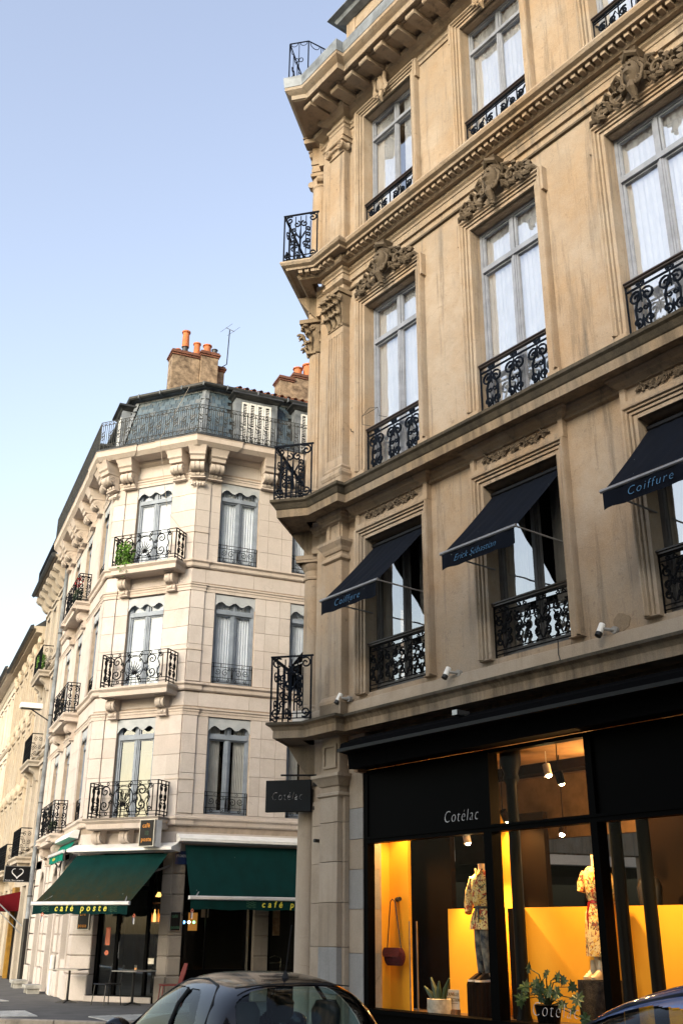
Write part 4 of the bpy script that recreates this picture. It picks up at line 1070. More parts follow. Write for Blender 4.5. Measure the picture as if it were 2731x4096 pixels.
# roof balcony slab on consoles
cmould('roof_slab', [(-.02, 13.74), (.62, 13.72), (.66, 13.68), (.66, 13.66)], 'roof_balcony_edge', 'dark_zinc')
cmould('roof_slab_face', [(.65, 13.66), (.63, 13.62), (.62, 13.50), (.60, 13.48), (.54, 13.42), (.52, 13.40), (-.02, 13.41)], 'roof_balcony')
cmould('roof_bed', [(-.02, 13.42), (.14, 13.40), (.10, 13.33), (.02, 13.28), (-.02, 13.28)], 'bed_moulding')
def console(w, h1=.34, h2=.30, d=.50):
    mb = MB()
    mb.loft([[(-w * .8, 0, h2), (w * .8, 0, h2), (w * .8, d * .74, h2), (-w * .8, d * .74, h2)], [(-w * .8, 0, h2 + .09), (w * .8, 0, h2 + .09), (w * .8, d * .78, h2 + .09), (-w * .8, d * .78, h2 + .09)], [(-w * .9, 0, h2 + .13), (w * .9, 0, h2 + .13), (w * .9, d * .88, h2 + .13), (-w * .9, d * .88, h2 + .13)],
             [(-w * .9, 0, h2 + .2), (w * .9, 0, h2 + .2), (w * .9, d * .9, h2 + .2), (-w * .9, d * .9, h2 + .2)], [(-w * 1.05, 0, h2 + h1), (w * 1.05, 0, h2 + h1), (w * 1.05, d * 1.08, h2 + h1), (-w * 1.05, d * 1.08, h2 + h1)]], smooth=False)
    for a, b_ in ((-w * .74, -w * .28), (-w * .22, w * .22), (w * .28, w * .74)):
        k = .0 if abs(a + b_) > .01 else .012
        pr_ = [(0, h2)] + [(d * .40 + (d * .30 + k) * cos(t), h2 - .135 + .135 * sin(t)) for t in [pi / 2 - pi * i / 9 * 1.15 for i in range(10)]]
        pr_ += [(d * .30 + k, h2 - .25), (d * .26, h2 - .29)] + [(d * .18 + (.06 + k) * cos(t), .0 + .0 + (-.02) + .06 * sin(t) * 1.0) for t in [pi / 3 - pi * i / 5 for i in range(5)]] + [(0, -.09)]
        mb.prism(pr_, 'x', a, b_, False)
    mb.prism([(0, h2)] + [(d * .38 + d * .24 * cos(t), h2 - .13 + .11 * sin(t)) for t in [pi / 2 - pi * i / 7 for i in range(8)]] + [(d * .2, 0), (0, -.06)], 'x', -w * .7, w * .7)
    for s_ in (-1, 1):
        mb.tube([(s_ * w * .75, d * .42 + q[0], h2 - .14 + q[2]) for q in spiral(0, 0, .01, .09, 0, 3 * pi, 16)], .014, 4)
        mb.lathe([(.001, -.02), (.03, -.02), (.03, .02), (.001, .02)], 0, 0, 6)
    mb.box(-w * .85, w * .85, 0, .14, -.12, -.09)
    return mb.mesh('console', 'pink_limestone_moulding')
con = console(.24)
for (fr, xs) in ((FC, (-.50, -2.05)), (FR, (.42, 1.92, 2.5, 4.0, 4.6, 6.1, 6.7)), (FT, (-.42, -1.82, -2.95, -4.45, -5.05, -6.5, -7.2))):
    for x in xs: part('console', con, cafe, fr, x, .01, 12.78)
FQ = Fr(*CR, (YR + 112) / 2); FQ2 = Fr(*CTc, (112 + YT + 180) / 2)
rosette = MB()
for k in range(-2, 3): rosette.tube([(k * .07, .03, .0), (k * .075, .06, -.05 - (.03 if k % 2 == 0 else 0)), (k * .06, .03, -.1 - (.05 if k == 0 else 0))], [.03, .035, .01], 6)
rosette.box(-.2, .2, 0, .05, -.01, .02); rm = rosette.mesh('drop_ornament', 'pink_limestone_moulding')
for F_ in (FQ, FQ2):
    part('console', con, cafe, F_, 0, .03, 12.78); part('drop_ornament', rm, cafe, F_, 0, .03, 12.55)
# --- scalloped pelmets
def pelmet(w, h=.30):
    n = 36; pts = [(-w / 2, h), (w / 2, h)]; lo = []
    for i in range(n + 1):
        t = i / n; x = w / 2 - w * t; u = abs(2 * t - 1)
        z = .06 + .045 * cos(u * 3 * pi) - (.07 * max(0, (u - .86) / .14)) + .012
        lo.append((x, z))
    return MB().prism(pts + lo, 'o', 0, .012).mesh('pelmet', 'pelmet_paint')
def bwindow(fr, x, z0, z1, half, cm_='curtain', cg=.02, tr_=.52, gm_='window_glass_old'):
    f = joinery('cafe_w', cafe, fr, x, -.17, z0, 2 * half, z1 - z0, z1 - z0 - tr_, 'blue_grey_paint', cm_, bar=.06, glassm=gm_, cgap=cg)
    pm = cached(('pelmet', round(half, 2)), lambda: pelmet(2 * half + .02))
    part('window_pelmet', pm, cafe, fr, x, -.035, z1 - .335); return f
def guard():
    mb = MB(); w = hw - .01; h = .50
    for z in (.03, .14, h - .09, h): mb.box(-w, w, -.008, .008, z - .006, z + .006)
    for x in (-w, -w + .06, w - .06, w): mb.box(x - .007, x + .007, -.008, .008, 0, h)
    for s_ in (-1, 1):
        mb.tube([(s_ * (.17 + q[0]), 0, .27 + q[2]) for q in spiral(0, 0, .012, .095, 0, 2.8 * pi, 18)], .009)
        mb.tube([(s_ * (.36 - q[0]), 0, .30 - q[2]) for q in spiral(0, 0, .012, .085, 0, 2.8 * pi, 16)], .009)
        mb.tube([(s_ * (.34 + q[0]), 0, .08 + q[2]) for q in spiral(0, 0, .008, .05, 0, 2.4 * pi, 12)], .008)
        mb.tube([(s_ * (.08 + q[0]), 0, .08 + q[2]) for q in spiral(0, 0, .008, .045, 0, -2.4 * pi, 12)], .008)
        mb.tube([(s_ * (.05 + q[0]), 0, .36 + q[2]) for q in spiral(0, 0, .008, .04, 0, 2.4 * pi, 10)], .008)
        mb.tube(circ(s_ * .28, h - .045, .025, 8), .006, 4, True)
    mb.tube([(0, 0, .06), (0, .01, .2), (0, 0, .42)], [.008, .026, .006], 5)
    return mb.mesh('window_guard', 'wrought_iron')
gm = guard()
for i, b in enumerate(RB):
    for fl, (z0, z1) in enumerate(WZ):
        bwindow(FR, b, z0, z1, hw, 'curtain' if fl else 'curtain_dim', .02 if fl else .35)
        part('window_railing', gm, cafe, FR, b, -.05, z0 + .02)
for fl, (z0, z1) in enumerate(CW): bwindow(FC, WC, z0, z1, hw, 'curtain' if fl else None, .02, .52, 'window_glass_bright')
for i, b in enumerate(TBAY):
    for fl, (z0, z1) in enumerate(WZ): bwindow(FT, b, z0 - (.12 if i == 1 else 0), z1, thw, 'curtain_dim')
for fl, (z0, z1) in enumerate(WZ):
    part('window_railing', gm, cafe, FT, TBAY[0], -.05, z0 + .02, extra=Matrix.Diagonal((.82, 1, 1, 1)))
# --- balconies
def balcony(fr, x0, x1, z, d, mossy=False):
    mb = MB().sweep([(-.0, .03), (.06, .02), (.06, -.03), (.02, -.07), (0, -.09), (0, -.2), (-.06, -.22)], [(0, -.02), (0, d - .06), (x1 - x0, d - .06), (x1 - x0, -.02)])
    mb.box(.02, x1 - x0 - .02, 0, d - .08, -.19, .0)
    s_ = part('balcony_slab', mb.mesh('balcony', 'mossy_stone' if False else 'pink_limestone_moulding'), cafe, fr, x0, 0, z)
    if mossy: part('mossy_edge', MB().sweep([(0, .045), (.075, .035), (.075, 0.0), (.065, -.01)], [(0, -.02), (0, d - .06), (x1 - x0, d - .06), (x1 - x0, -.02)]).mesh('mossy_edge', 'sooty_shaded_limestone'), s_, fr, x0, 0, z)
    def front():
        mb = MB(); W_ = x1 - x0 - .06; h = .82
        for z_ in (.05, .13, h - .09, h): mb.box(0, W_, -.008, .008, z_ - .007, z_ + .007)
        for x_ in (0, W_): mb.box(x_ - .013, x_ + .013, -.013, .013, -.03, h)
        c_ = W_ / 2
        mb.tube(circ(c_, .44, .27, 22), .012, 4, True)
        for j in range(9):
            an = pi * (j + .5) / 9; L_ = .21 + .03 * sin(an)
            mb.tube([(c_, 0, .24), (c_ + L_ * .55 * cos(an), .012, .28 + L_ * .6 * sin(an)), (c_ + L_ * cos(an), 0, .28 + L_ * 1.35 * sin(an))], [.008, .013, .007], 4)
        for s_ in (-1, 1):
            mb.tube([(c_ + s_ * (.09 + q[0]), 0, .25 + q[2]) for q in spiral(0, 0, .01, .06, 0, s_ * 2.6 * pi, 11)], .011)
            mb.tube([(c_ + s_ * (.15 + q[0] * .8), 0, .60 + q[2]) for q in spiral(0, 0, .01, .05, 0, 2.6 * pi, 11)], .011)
        for s_ in (-1, 1):
            for zc, t in ((.60, 1), (.28, -1)):
                mb.tube([(c_ + s_ * (.50 + q[0]), 0, zc + t * q[2]) for q in spiral(0, 0, .012, .145, 0, 3.2 * pi, 22)], .016)
                mb.tube([(c_ + s_ * (.74 - q[0]), 0, zc + t * (.09 + q[2])) for q in spiral(0, 0, .01, .06, 0, 2.6 * pi, 12)], .014)
                mb.tube([(c_ + s_ * (.15 + q[0]), 0, zc + t * (.12 + q[2])) for q in spiral(0, 0, .01, .05, 0, 2.6 * pi, 12)], .014)
            mb.tube([(c_ + s_ * .70, 0, .14), (c_ + s_ * .66, 0, .3), (c_ + s_ * .72, 0, .44), (c_ + s_ * .66, 0, .6), (c_ + s_ * .70, 0, .74)], .015)
            for k in range(3): mb.tube(circ(c_ + s_ * (.2 + k * .24), h - .045, .03, 8), .011, 4, True); mb.tube(circ(c_ + s_ * (.2 + k * .24), .09, .03, 8), .011, 4, True)
            mb.tube([(c_ + s_ * (.80), 0, .13), (c_ + s_ * .80, 0, .73)], .012)
            for zc in (.36, .52): mb.tube([(c_ + s_ * (.32 + q[0]), 0, zc + q[2]) for q in spiral(0, 0, .01, .05, 0, 2.6 * pi, 11)], .012)
        return mb.mesh('balcony_front', 'wrought_iron')
    def side():
        mb = MB(); h = .82
        for z_ in (.05, .13, h - .08, h): mb.box(-.012, .012, 0, d - .05, z_ - .010, z_ + .010)
        for o_ in (.04, d * .30, d * .66): mb.box(-.010, .010, o_ - .01, o_ + .01, 0, h)
        for zc, t in ((.64, 1), (.45, -1), (.24, 1)):
            for s_ in (-1, 1): mb.tube([(0, d * .47 + s_ * (.085 + q[0] * .8), zc + t * q[2]) for q in spiral(0, 0, .01, .09, 0, 2.8 * pi, 14)], .016)
        return mb.mesh('balcony_side', 'wrought_iron')
    part('balcony_railing', cached(('bfr', round(x1 - x0, 2)), front), s_, fr, x0 + .03, d - .05, z + .04)
    sm = cached(('bsd', round(d, 2)), side)
    part('balcony_railing', sm, s_, fr, x0 + .03, 0, z + .04); part('balcony_railing', sm, s_, fr, x1 - .03, 0, z + .04)
    return s_
bc = console(.16, .06, .34, .42)
for z in (7.10, 10.27):
    balcony(FC, -2.12, -.20, z, .56)
    for x in (-1.93, -.52): part('console', bc, cafe, FC, x, .01, z - .56)
balcony(FC, -2.12, -.20, 3.98, .56, True)
for x in (-1.98, -1.22, -.5): part('console', bc, cafe, FC, x, .01, 3.42)
for z in (3.90, 7.05, 10.22):
    balcony(FT, -5.0, -2.45, z, .42)
    for x in (-4.75, -2.75): part('console', bc, cafe, FT, x, .01, z - .56)
# fascia behind the consoles
# --- roof railing
def rrail(L, n, h=.84):
    mb = MB()
    for z_ in (.02, .14, h - .10, h): mb.box(0, L, -.008, .008, z_ - .006, z_ + .006)
    st = L / n
    for k in range(n + 1):
        x_ = k * st; big = k % 6 == 0
        mb.box(x_ - (.012 if big else .006), x_ + (.012 if big else .006), -.008, .008, 0, h)
        if k < n:
            c_ = x_ + st / 2
            mb.tube([(x_ + st * .1, 0, h - .09), (c_, 0, h - .03), (x_ + st * .9, 0, h - .09)], .007)
            mb.tube([(x_ + st * .1, 0, .13), (c_, 0, .05), (x_ + st * .9, 0, .13)], .007)
            mb.box(c_ - .005, c_ + .005, -.006, .006, .14, h - .1)
            if k % 2 == 0:
                for s_ in (-1, 1):
                    mb.tube([(c_ + s_ * .055 * (1 if i % 2 else .15), 0, .28 + i * .055) for i in range(6)], .008)
                mb.box(c_ - .05, c_ + .05, -.008, .008, .40, .415)
    return mb
L1 = 2.57 + 2 * .6 * tan(R(22.5)) ; hx = .6 * tan(R(22.5))
part('roof_railing', rrail(L1, 24).mesh('rr1', 'faded_iron'), cafe, FC, -2.57 - hx, .6, 13.74)
part('roof_railing', rrail(5.4, 48).mesh('rr2', 'faded_iron'), cafe, FR, -hx, .6, 13.74)
part('roof_railing', rrail(7.7, 70).mesh('rr3', 'faded_iron'), cafe, FT, TXM, .6, 13.74)
# --- mansard with slates, hips, gutter, dormers, tiles
CP0 = [inplan(FT, TXM, 0), inplan(FT, 0, 0), (0, 0), inplan(FR, RXM, 0)]
MZ0, MZ1, MO0, MO1 = 13.7, 15.6, .04, -.42
part('mansard_roof', MB().sweep([(MO0 - .02, MZ0), (MO1 - .02, MZ1)], CP0).mesh('mansard_base', 'dark_zinc'), cafe, FC)
ang = atan2(MO0 - MO1, MZ1 - MZ0); SL = hypot(MO0 - MO1, MZ1 - MZ0)
sl = MB().box(0, .178, 0, .022, -.012, .135).mesh('slate', 'slate')
slspill = []
ns = 0
def slates(fr, x0, x1, skip=(), hipL=True, hipR=True, zlim=0):
    global ns
    rows = 14; rh = SL / rows
    mbs = MB()
    for r_ in range(rows):
        o_ = MO0 + (MO1 - MO0) * r_ / rows; z_ = MZ0 + (MZ1 - MZ0) * r_ / rows
        sh = -o_ * tan(R(22.5))
        a = x0 + (sh if hipL else 0) + .09; b_ = x1 - (sh if hipR else 0) - .09
        x = a + (0 if r_ % 2 else -.09)
        while x < b_:
            xa, xb = max(x, a), min(x + .19, b_)
            if xb - xa > .04 and not any(s0 < (xa + xb) / 2 < s1 and z_ > sz for s0, s1, sz in skip):
                if r_ > 2 and ns < 290 and xb - xa > .17:
                    ns += 1
                    part('slate', sl, cafe, fr, xa, o_, z_, extra=Matrix.Rotation(-ang + random.uniform(-.012, .012), 4, 'X') @ Matrix.Rotation(random.uniform(-.02, .02), 4, 'Y'))
                else:
                    c_ = cos(ang); s_ = sin(ang)
                    mbs.add([(xa, o_ + .012, z_), (xb - .005, o_ + .012, z_), (xb - .005, o_ + .012 - s_ * .135, z_ + c_ * .135), (xa, o_ + .012 - s_ * .135, z_ + c_ * .135)], [(0, 1, 2, 3)])
            x += .19
    part('slates', mbs.mesh('slates', 'slate'), cafe, fr, kind='stuff')
slates(FC, -2.57, 0); slates(FR, 0, 5.6, skip=((.86, 2.2, 13.9), (2.62, 3.9, 13.9)), hipR=False); slates(FT, TXM, 0, skip=((-1.0, -.2, 13.9),), hipL=False)
for F_, in ((FQ,), (FQ2,)):
    k = 1 / cos(R(22.5))
    mb = MB(); 
    mb.add([(-.11, MO0 * k + .02, MZ0), (0, MO0 * k + .07, MZ0), (.11, MO0 * k + .02, MZ0), (.10, MO1 * k + .03, MZ1), (0, MO1 * k + .08, MZ1), (-.10, MO1 * k + .03, MZ1)], [(0, 1, 4, 5), (1, 2, 3, 4)])
    for j in range(3): mb.box(-.115, .115, MO1 * k * (j + .8) / 3.4 + .0, MO1 * k * (j + .8) / 3.4 + .09, MZ0 + (MZ1 - MZ0) * (j + .8) / 3.4, MZ0 + (MZ1 - MZ0) * (j + .8) / 3.4 + .012)
    part('hip_flashing', mb.mesh('hip', 'zinc'), cafe, F_)
cmould('roof_fascia', [(MO1 - .05, 15.56), (MO1 + .05, 15.56), (MO1 + .05, 15.64), (MO1 + .12, 15.66)], 'roof_fascia', 'zinc', CP0)
GO = MO1 + .22
cmould('roof_gutter', [(GO - .10, 15.70)] + [(GO + .085 * cos(t), 15.70 + .085 * sin(t)) for t in [pi - pi * i / 6 * -1 for i in range(7)]] + [(GO + .075, 15.72), (GO - .08, 15.71)], 'gutter', 'dark_zinc', CP0)
mb = MB()
for fr_, xs in ((FC, (-2.2, -1.5, -.8, -.1)), (FR, (.7, 1.6, 2.5, 3.4))):
    for x in xs: part('gutter_bracket', cached('gbr', lambda: MB().box(-.015, .015, -.11, .10, -.10, .02).mesh('gutter_bracket', 'zinc')), cafe, fr_, x, GO, 15.71)
cmould('roof_upper', [(GO - .1, 15.74), (GO - 4.0, 17.1)], 'upper_roof', 'dark_zinc', [inplan(FT, TXM, 0), inplan(FT, 0, 0), (0, 0), inplan(FR, 1.0, 0)])
# terracotta tiles on the right-hand roof
mb = MB()
for i in range(30):
    for j in range(14):
        x = 1.1 + i * .21; o_ = GO - .05 - j * .26; z_ = 15.78 + j * .115
        mb.tube([(x, o_, z_ + .02), (x, o_ - .30, z_ + .135)], [.075, .06], 6, caps=False)
part('roof_tiles', mb.mesh('roof_tiles', 'roof_tile'), cafe, FR, kind='stuff')
mb = MB(); mb.add([(1.0, GO - .05, 15.72), (8, GO - .05, 15.72), (8, GO - 4.2, 17.5), (1.0, GO - 4.2, 17.5)], [(0, 1, 2, 3)]); part('roof_boarding', mb.mesh('tile_board', 'roof_tile'), cafe, FR)
def bdormer(fr, x, w, sh_=True):
    d = part('dormer', MB().box(-w / 2, -w / 2 + .16, -1.2, .07, 0, 1.62).box(w / 2 - .16, w / 2, -1.2, .07, 0, 1.62).box(-w / 2 + .16, w / 2 - .16, -1.2, .05, 1.5, 1.62).mesh('dormer', 'zinc'), cafe, fr, x, -.08, 13.74)
    mb = MB().sweep([(0, .10), (.13, .08), (.14, .02), (.06, -.02), (.03, -.06), (0, -.08)], [(-w / 2, -1.1), (-w / 2, .07), (w / 2, .07), (w / 2, -1.1)])
    part('dormer_roof', mb.mesh('dormer_roof', 'dark_zinc'), d, fr, x, -.08, 15.42)
    for s_ in (-1, 1):
        x0 = 0 if s_ > 0 else -(w / 2 - .17); x1 = w / 2 - .17 if s_ > 0 else -.0; mbs = MB()
        W2 = (x1 - x0) / 2
        for p in range(2):
            a = x0 + p * W2 + .006; b_ = a + W2 - .012
            mbs.box(a, a + .05, 0, .035, 0, 1.5).box(b_ - .05, b_, 0, .035, 0, 1.5)
            for zz in (0, .72, 1.45): mbs.box(a + .05, b_ - .05, 0, .035, zz, zz + .05)
            k = 0; zz = .07
            while zz < 1.42:
                if not .68 < zz < .78: mbs.add([(a + .05, .004, zz + .035), (b_ - .05, .004, zz + .035), (b_ - .05, .032, zz), (a + .05, .032, zz)], [(0, 1, 2, 3)])
                zz += .05
        part('shutter', mbs.mesh('shutter', 'shutter_white'), d, fr, x, -.06, 13.76)
bdormer(FR, 1.54, 1.22); bdormer(FR, 3.3, 1.22); bdormer(FT, -.62, .8); bdormer(FT, -3.6, 1.1); bdormer(FT, -5.9, 1.1)
# chimney stacks
def stack(fr, x, o, z, parts_, pots):
    c_ = part('chimney', MB().box(-.02, .02, -.02, .02, 0, .1).mesh('chimney_core', 'rough_render'), cafe, fr, x, o, z)
    for (x0, x1, o0, o1, h) in parts_:
        part('chimney_shaft', MB().chbox(x0, x1, o0, o1, 0, h, .01).mesh('chimney_shaft', 'chimney_render'), c_, fr, x, o, z)
        for k in range(3):
            e = .03 if k != 1 else .06
            n = max(2, int((x1 - x0) / .22))
            for q in range(n):
                a = x0 - e + (x1 - x0 + 2 * e) * q / n; b_ = x0 - e + (x1 - x0 + 2 * e) * (q + 1) / n
                part('brick', MB().box(a + .006, b_ - .006, o0 - e, o1 + e, h + k * .06, h + k * .06 + .052).mesh('brick', 'brick_red'), c_, fr, x, o, z)
    for (px, po, ph, h, r_, dark) in pots:
        part('chimney_pot', MB().lathe([(r_ * .95, ph), (r_ * .85, ph + h * .9), (r_ * 1.1, ph + h * .92), (r_ * 1.1, ph + h), (r_ * .8, ph + h), (r_ * .75, ph + h * .7)], px, po, 14).mesh('chimney_pot', 'dark_zinc' if dark else 'terracotta'), c_, fr, x, o, z)
    return c_
FKK = Fr(*FC.pt(-1.30, -1.6).xy, YR)
stack(FKK, 0, 0, 15.4, [(-.72, .12, -.5, .0, 2.15), (.13, .66, -.35, .1, 2.25), (.66, .95, -.7, -.2, 2.0)],
      [(-.30, -.25, 2.3, .32, .10, True), (-.30, -.25, 2.6, .55, .12, False), (.06, -.25, 2.3, .52, .11, False), (.36, -.15, 2.4, .36, .13, False), (-.5, -.3, 2.25, .26, .08, False), (.58, -.1, 2.4, .24, .09, True)])
stack(FR, 3.75, -2.4, 15.6, [(-.75, -.3, -.4, .1, 2.0), (-.3, .9, -.5, .1, 2.2)], [(-.05, -.2, 2.3, .42, .15, False), (.30, -.2, 2.3, .62, .18, False), (.65, -.2, 2.3, .5, .16, False)])
# --- ground floor
mb = MB().box(-2.57, 0, -.3, -.01, 3.3, 3.72); part('lintel', mb.mesh('lintel', 'pink_limestone'), cafe, FC)
mb = MB().box(0, RXM, -.3, -.01, 3.3, 3.72); part('lintel', mb.mesh('lintelR', 'pink_limestone'), cafe, FR)
mb = MB().box(TXM, 0, -.3, -.01, 3.5, 3.72); part('lintel', mb.mesh('lintelT', 'pink_limestone'), cafe, FT)
zz = [.12, .68, 1.07, 1.50, 1.93, 2.36, 2.80, 3.28]
for i in range(7):
    e = .05 if i == 0 else 0
    m_ = 'pink_limestone'
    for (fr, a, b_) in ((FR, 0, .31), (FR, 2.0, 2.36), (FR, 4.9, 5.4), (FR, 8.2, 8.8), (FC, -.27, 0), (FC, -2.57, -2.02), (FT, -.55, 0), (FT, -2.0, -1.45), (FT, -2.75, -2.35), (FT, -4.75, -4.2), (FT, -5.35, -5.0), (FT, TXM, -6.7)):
        part('stone_block', cached(('gb', i, round(b_ - a, 2), fr is FR or a > -.3), lambda: MB().chbox(0, b_ - a, -.3, .0 + e, 0, zz[i + 1] - zz[i] - .022, .018).mesh('rusticated_block', 'sooty_shaded_limestone' if (fr is FR or a > -.3) else 'pink_limestone')), cafe, fr, a, 0, zz[i])  # right-hand piers: darker stone copy with the awnings' shade painted in
part('joint', MB().box(.01, .30, -.28, -.02, .12, 3.3).box(2.01, 2.35, -.28, -.02, .12, 3.3).mesh('pj', 'sooty_shaded_limestone'), cafe, FR)
part('joint', MB().box(-.26, -.01, -.28, -.02, .12, 3.3).box(-2.56, -2.03, -.28, -.02, .12, 3.3).mesh('pj2', 'sooty_shaded_limestone'), cafe, FC)
part('joint', MB().box(-.54, -.01, -.28, -.02, .12, 3.5).mesh('pj3', 'sooty_shaded_limestone'), cafe, FT)
# arched openings of the street side
def arch(fr, x, w, z0, zs):
    mb = MB(); n = 12; pts = [(x - w / 2, z0), (x - w / 2, zs)] + [(x - w / 2 * cos(pi * i / n), zs + w / 2 * sin(pi * i / n)) for i in range(1, n)] + [(x + w / 2, zs), (x + w / 2, z0)]
    for i in range(len(pts) - 1):
        p, q = pts[i], pts[i + 1]; mb.quad((p[0], .02, p[1]), (q[0], .02, q[1]), (q[0], -.3, q[1]), (p[0], -.3, p[1]))
        dx = lambda p: (x + (p[0] - x) * 1.32, zs + (p[1] - zs) * 1.32 if p[1] > zs else p[1])
        a, b_ = dx(p), dx(q); mb.quad((p[0], .02, p[1]), (q[0], .02, q[1]), (b_[0], .02, b_[1]), (a[0], .02, a[1]))
        mb.quad((a[0], .02, a[1]), (b_[0], .02, b_[1]), (b_[0], -.3, b_[1]), (a[0], -.3, a[1]))
    for s_ in (-1, 1): 
        xa = x + s_ * w / 2 * 1.32; mb.add([(xa, 0, zs), (xa, 0, 3.6), (x, 0, 3.6), (x, 0, zs + w / 2 * 1.3)], [(0, 1, 2, 3)])
    return mb
for x in (-1.0, -3.48, -5.95): part('arch', arch(FT, x, .85 if x > -5 else .8, .12, 2.75).mesh('arch', 'pink_limestone'), cafe, FT)
part('door', MB().box(-3.9, -3.05, -.28, -.22, .12, 3.1).box(-6.4, -5.55, -.28, -.22, .12, 3.1).mesh('street_doors', 'interior_dark'), cafe, FT)
for x, wd in ((-1.0, .85), (-5.95, .8)):
    pass
part('low_wall', MB().box(-1.45, -.55, -.22, -.02, .12, .95).mesh('low_wall', 'pink_limestone'), cafe, FT)
part('pane', MB().quad((-1.45, -.2, .95), (-.55, -.2, .95), (-.55, -.2, 3.1), (-1.45, -.2, 3.1)) if False else B(-1.45, -.55, -.21, -.2, .95, 3.1).mesh('street_pane', 'cafe_glass'), cafe, FT)
# cafe door and glazing
sf = part('cafe_front', MB().box(-2.02, -.27, -.30, -.22, 3.1, 3.3).box(-2.02, -1.94, -.30, -.2, .25, 3.1).box(-.35, -.27, -.30, -.2, .25, 3.1).box(-1.52, -1.44, -.30, -.2, .25, 3.1).box(-.72, -.65, -.30, -.2, .25, 3.1).box(-1.44, -.72, -.28, -.22, 2.45, 2.55).box(-2.02, -.27, -.30, .06, .12, .25).mesh('cafe_frame', 'black_lacquer'), cafe, FC)
part('doorstep', MB().chbox(-2.05, -.3, -.3, .08, .12, .24, .01).mesh('doorstep', 'pink_limestone'), cafe, FC)
def pq(x0, x1, z0, z1, o, m_='cafe_glass'):
    q = MB(); q.quad((x0, o, z0), (x1, o, z0), (x1, o, z1), (x0, o, z1)); return q.mesh('pane', m_, recalc=False)
part('pane', pq(-1.94, -1.52, .25, 3.1, -.24), sf, FC); part('pane', pq(-1.44, -.72, .25, 2.45, -.24), sf, FC); part('pane', pq(-.65, -.35, .25, 3.1, -.24), sf, FC)
part('door_handle', MB().tube([(-1.36, -.18, 1.0), (-1.36, -.15, 1.02), (-1.36, -.15, 1.35), (-1.36, -.18, 1.37)], .012, 6).mesh('door_handle', 'steel'), sf, FC)
part('sticker', B(-1.80, -1.68, -.235, -.23, 1.28, 1.66).mesh('poster', 'poster_orange'), sf, FC)
part('sticker', MB().prism([(-1.74 + .055 * cos(t * pi / 6), 1.12 + .055 * sin(t * pi / 6)) for t in range(12)], 'o', -.235, -.23).mesh('disc', 'poster_orange'), sf, FC)
part('sticker', B(-.62, -.47, -.235, -.23, .9, 1.02).mesh('card', 'card_white'), sf, FC)
sr = part('cafe_front', MB().box(.31, 2.0, -.3, -.2, 3.0, 3.3).box(.31, .38, -.3, -.2, .3, 3.0).box(1.86, 2.0, -.3, -.12, .3, 3.0).box(.31, 2.0, -.3, -.15, .12, .8).box(.9, .93, -.26, -.2, .8, 3.0).mesh('cafe_window_frame', 'black_lacquer'), cafe, FR)
for xa in (2.36, 4.8): part('door_post', B(xa, xa + .1, -.3, -.15, .12, 3.0).mesh('door_post', 'black_lacquer'), sr, FR)
part('pane', pq(.38, 1.86, .8, 3.0, -.22), sr, FR); part('pane', pq(2.46, 4.8, .12, 3.0, -.22), sr, FR)
part('door_jamb', B(1.86, 1.9, -.12, -.06, .3, 3.0).mesh('brass_edge', 'stool_chrome'), sr, FR)
part('pane', pq(5.4, 8.2, .12, 3.0, -.22), sr, FR); part('pane', pq(8.8, 15, .12, 3.0, -.22), sr, FR)
# amber light of the bar inside (shelf, lamps; glow added to bottles, picture)
F_ = FC
part('bar_shelf', B(-1.45, -.85, -1.6, -1.4, 1.75, 1.79).box(-1.45, -.85, -1.6, -1.4, 2.2, 2.23).mesh('bar_shelf', 'poster_brown'), sf, FC)
for i in range(6): part('bottle', MB().lathe([(.035, 0), (.035, .16), (.012, .22), (.012, .28)], 0, 0, 8).mesh('bottle', 'glow_amber' if i % 2 else 'glow_dim'), sf, FC, -1.4 + i * .1, -1.48, 1.79)
part('bar_lamp', MB().lathe([(.03, 0), (.08, -.1), (.001, -.11)], 0, 0, 10).mesh('bar_lamp', 'glow_amber'), sf, FC, -1.05, -1.2, 2.45)
for x, o_, z_, w_, h_, mm in ((.85, -1.5, 1.6, .22, .4, 'glow_dim'), (1.25, -1.8, 1.9, .18, .5, 'card_white'), (3.0, -1.5, 1.5, .5, .8, 'poster_brown'), (3.9, -1.6, 1.6, .5, .7, 'poster_brown'), (3.0, -1.55, 2.45, .45, .4, 'poster_brown')):
    part('picture', B(0, w_, 0, .02, 0, h_).mesh('picture', mm), sr, FR, x, o_, z_)
for k, (c_, mm) in enumerate((( .50, 'glow_blue'), (.62, 'glow_white'), (.74, 'glow_green'))):
    part('bar_light', MB().lathe([(.001, -.035), (.025, -.025), (.035, 0), (.025, .025), (.001, .035)], 0, 0, 8).mesh('bar_light', mm), sr, FR, c_, -.6, 1.78)
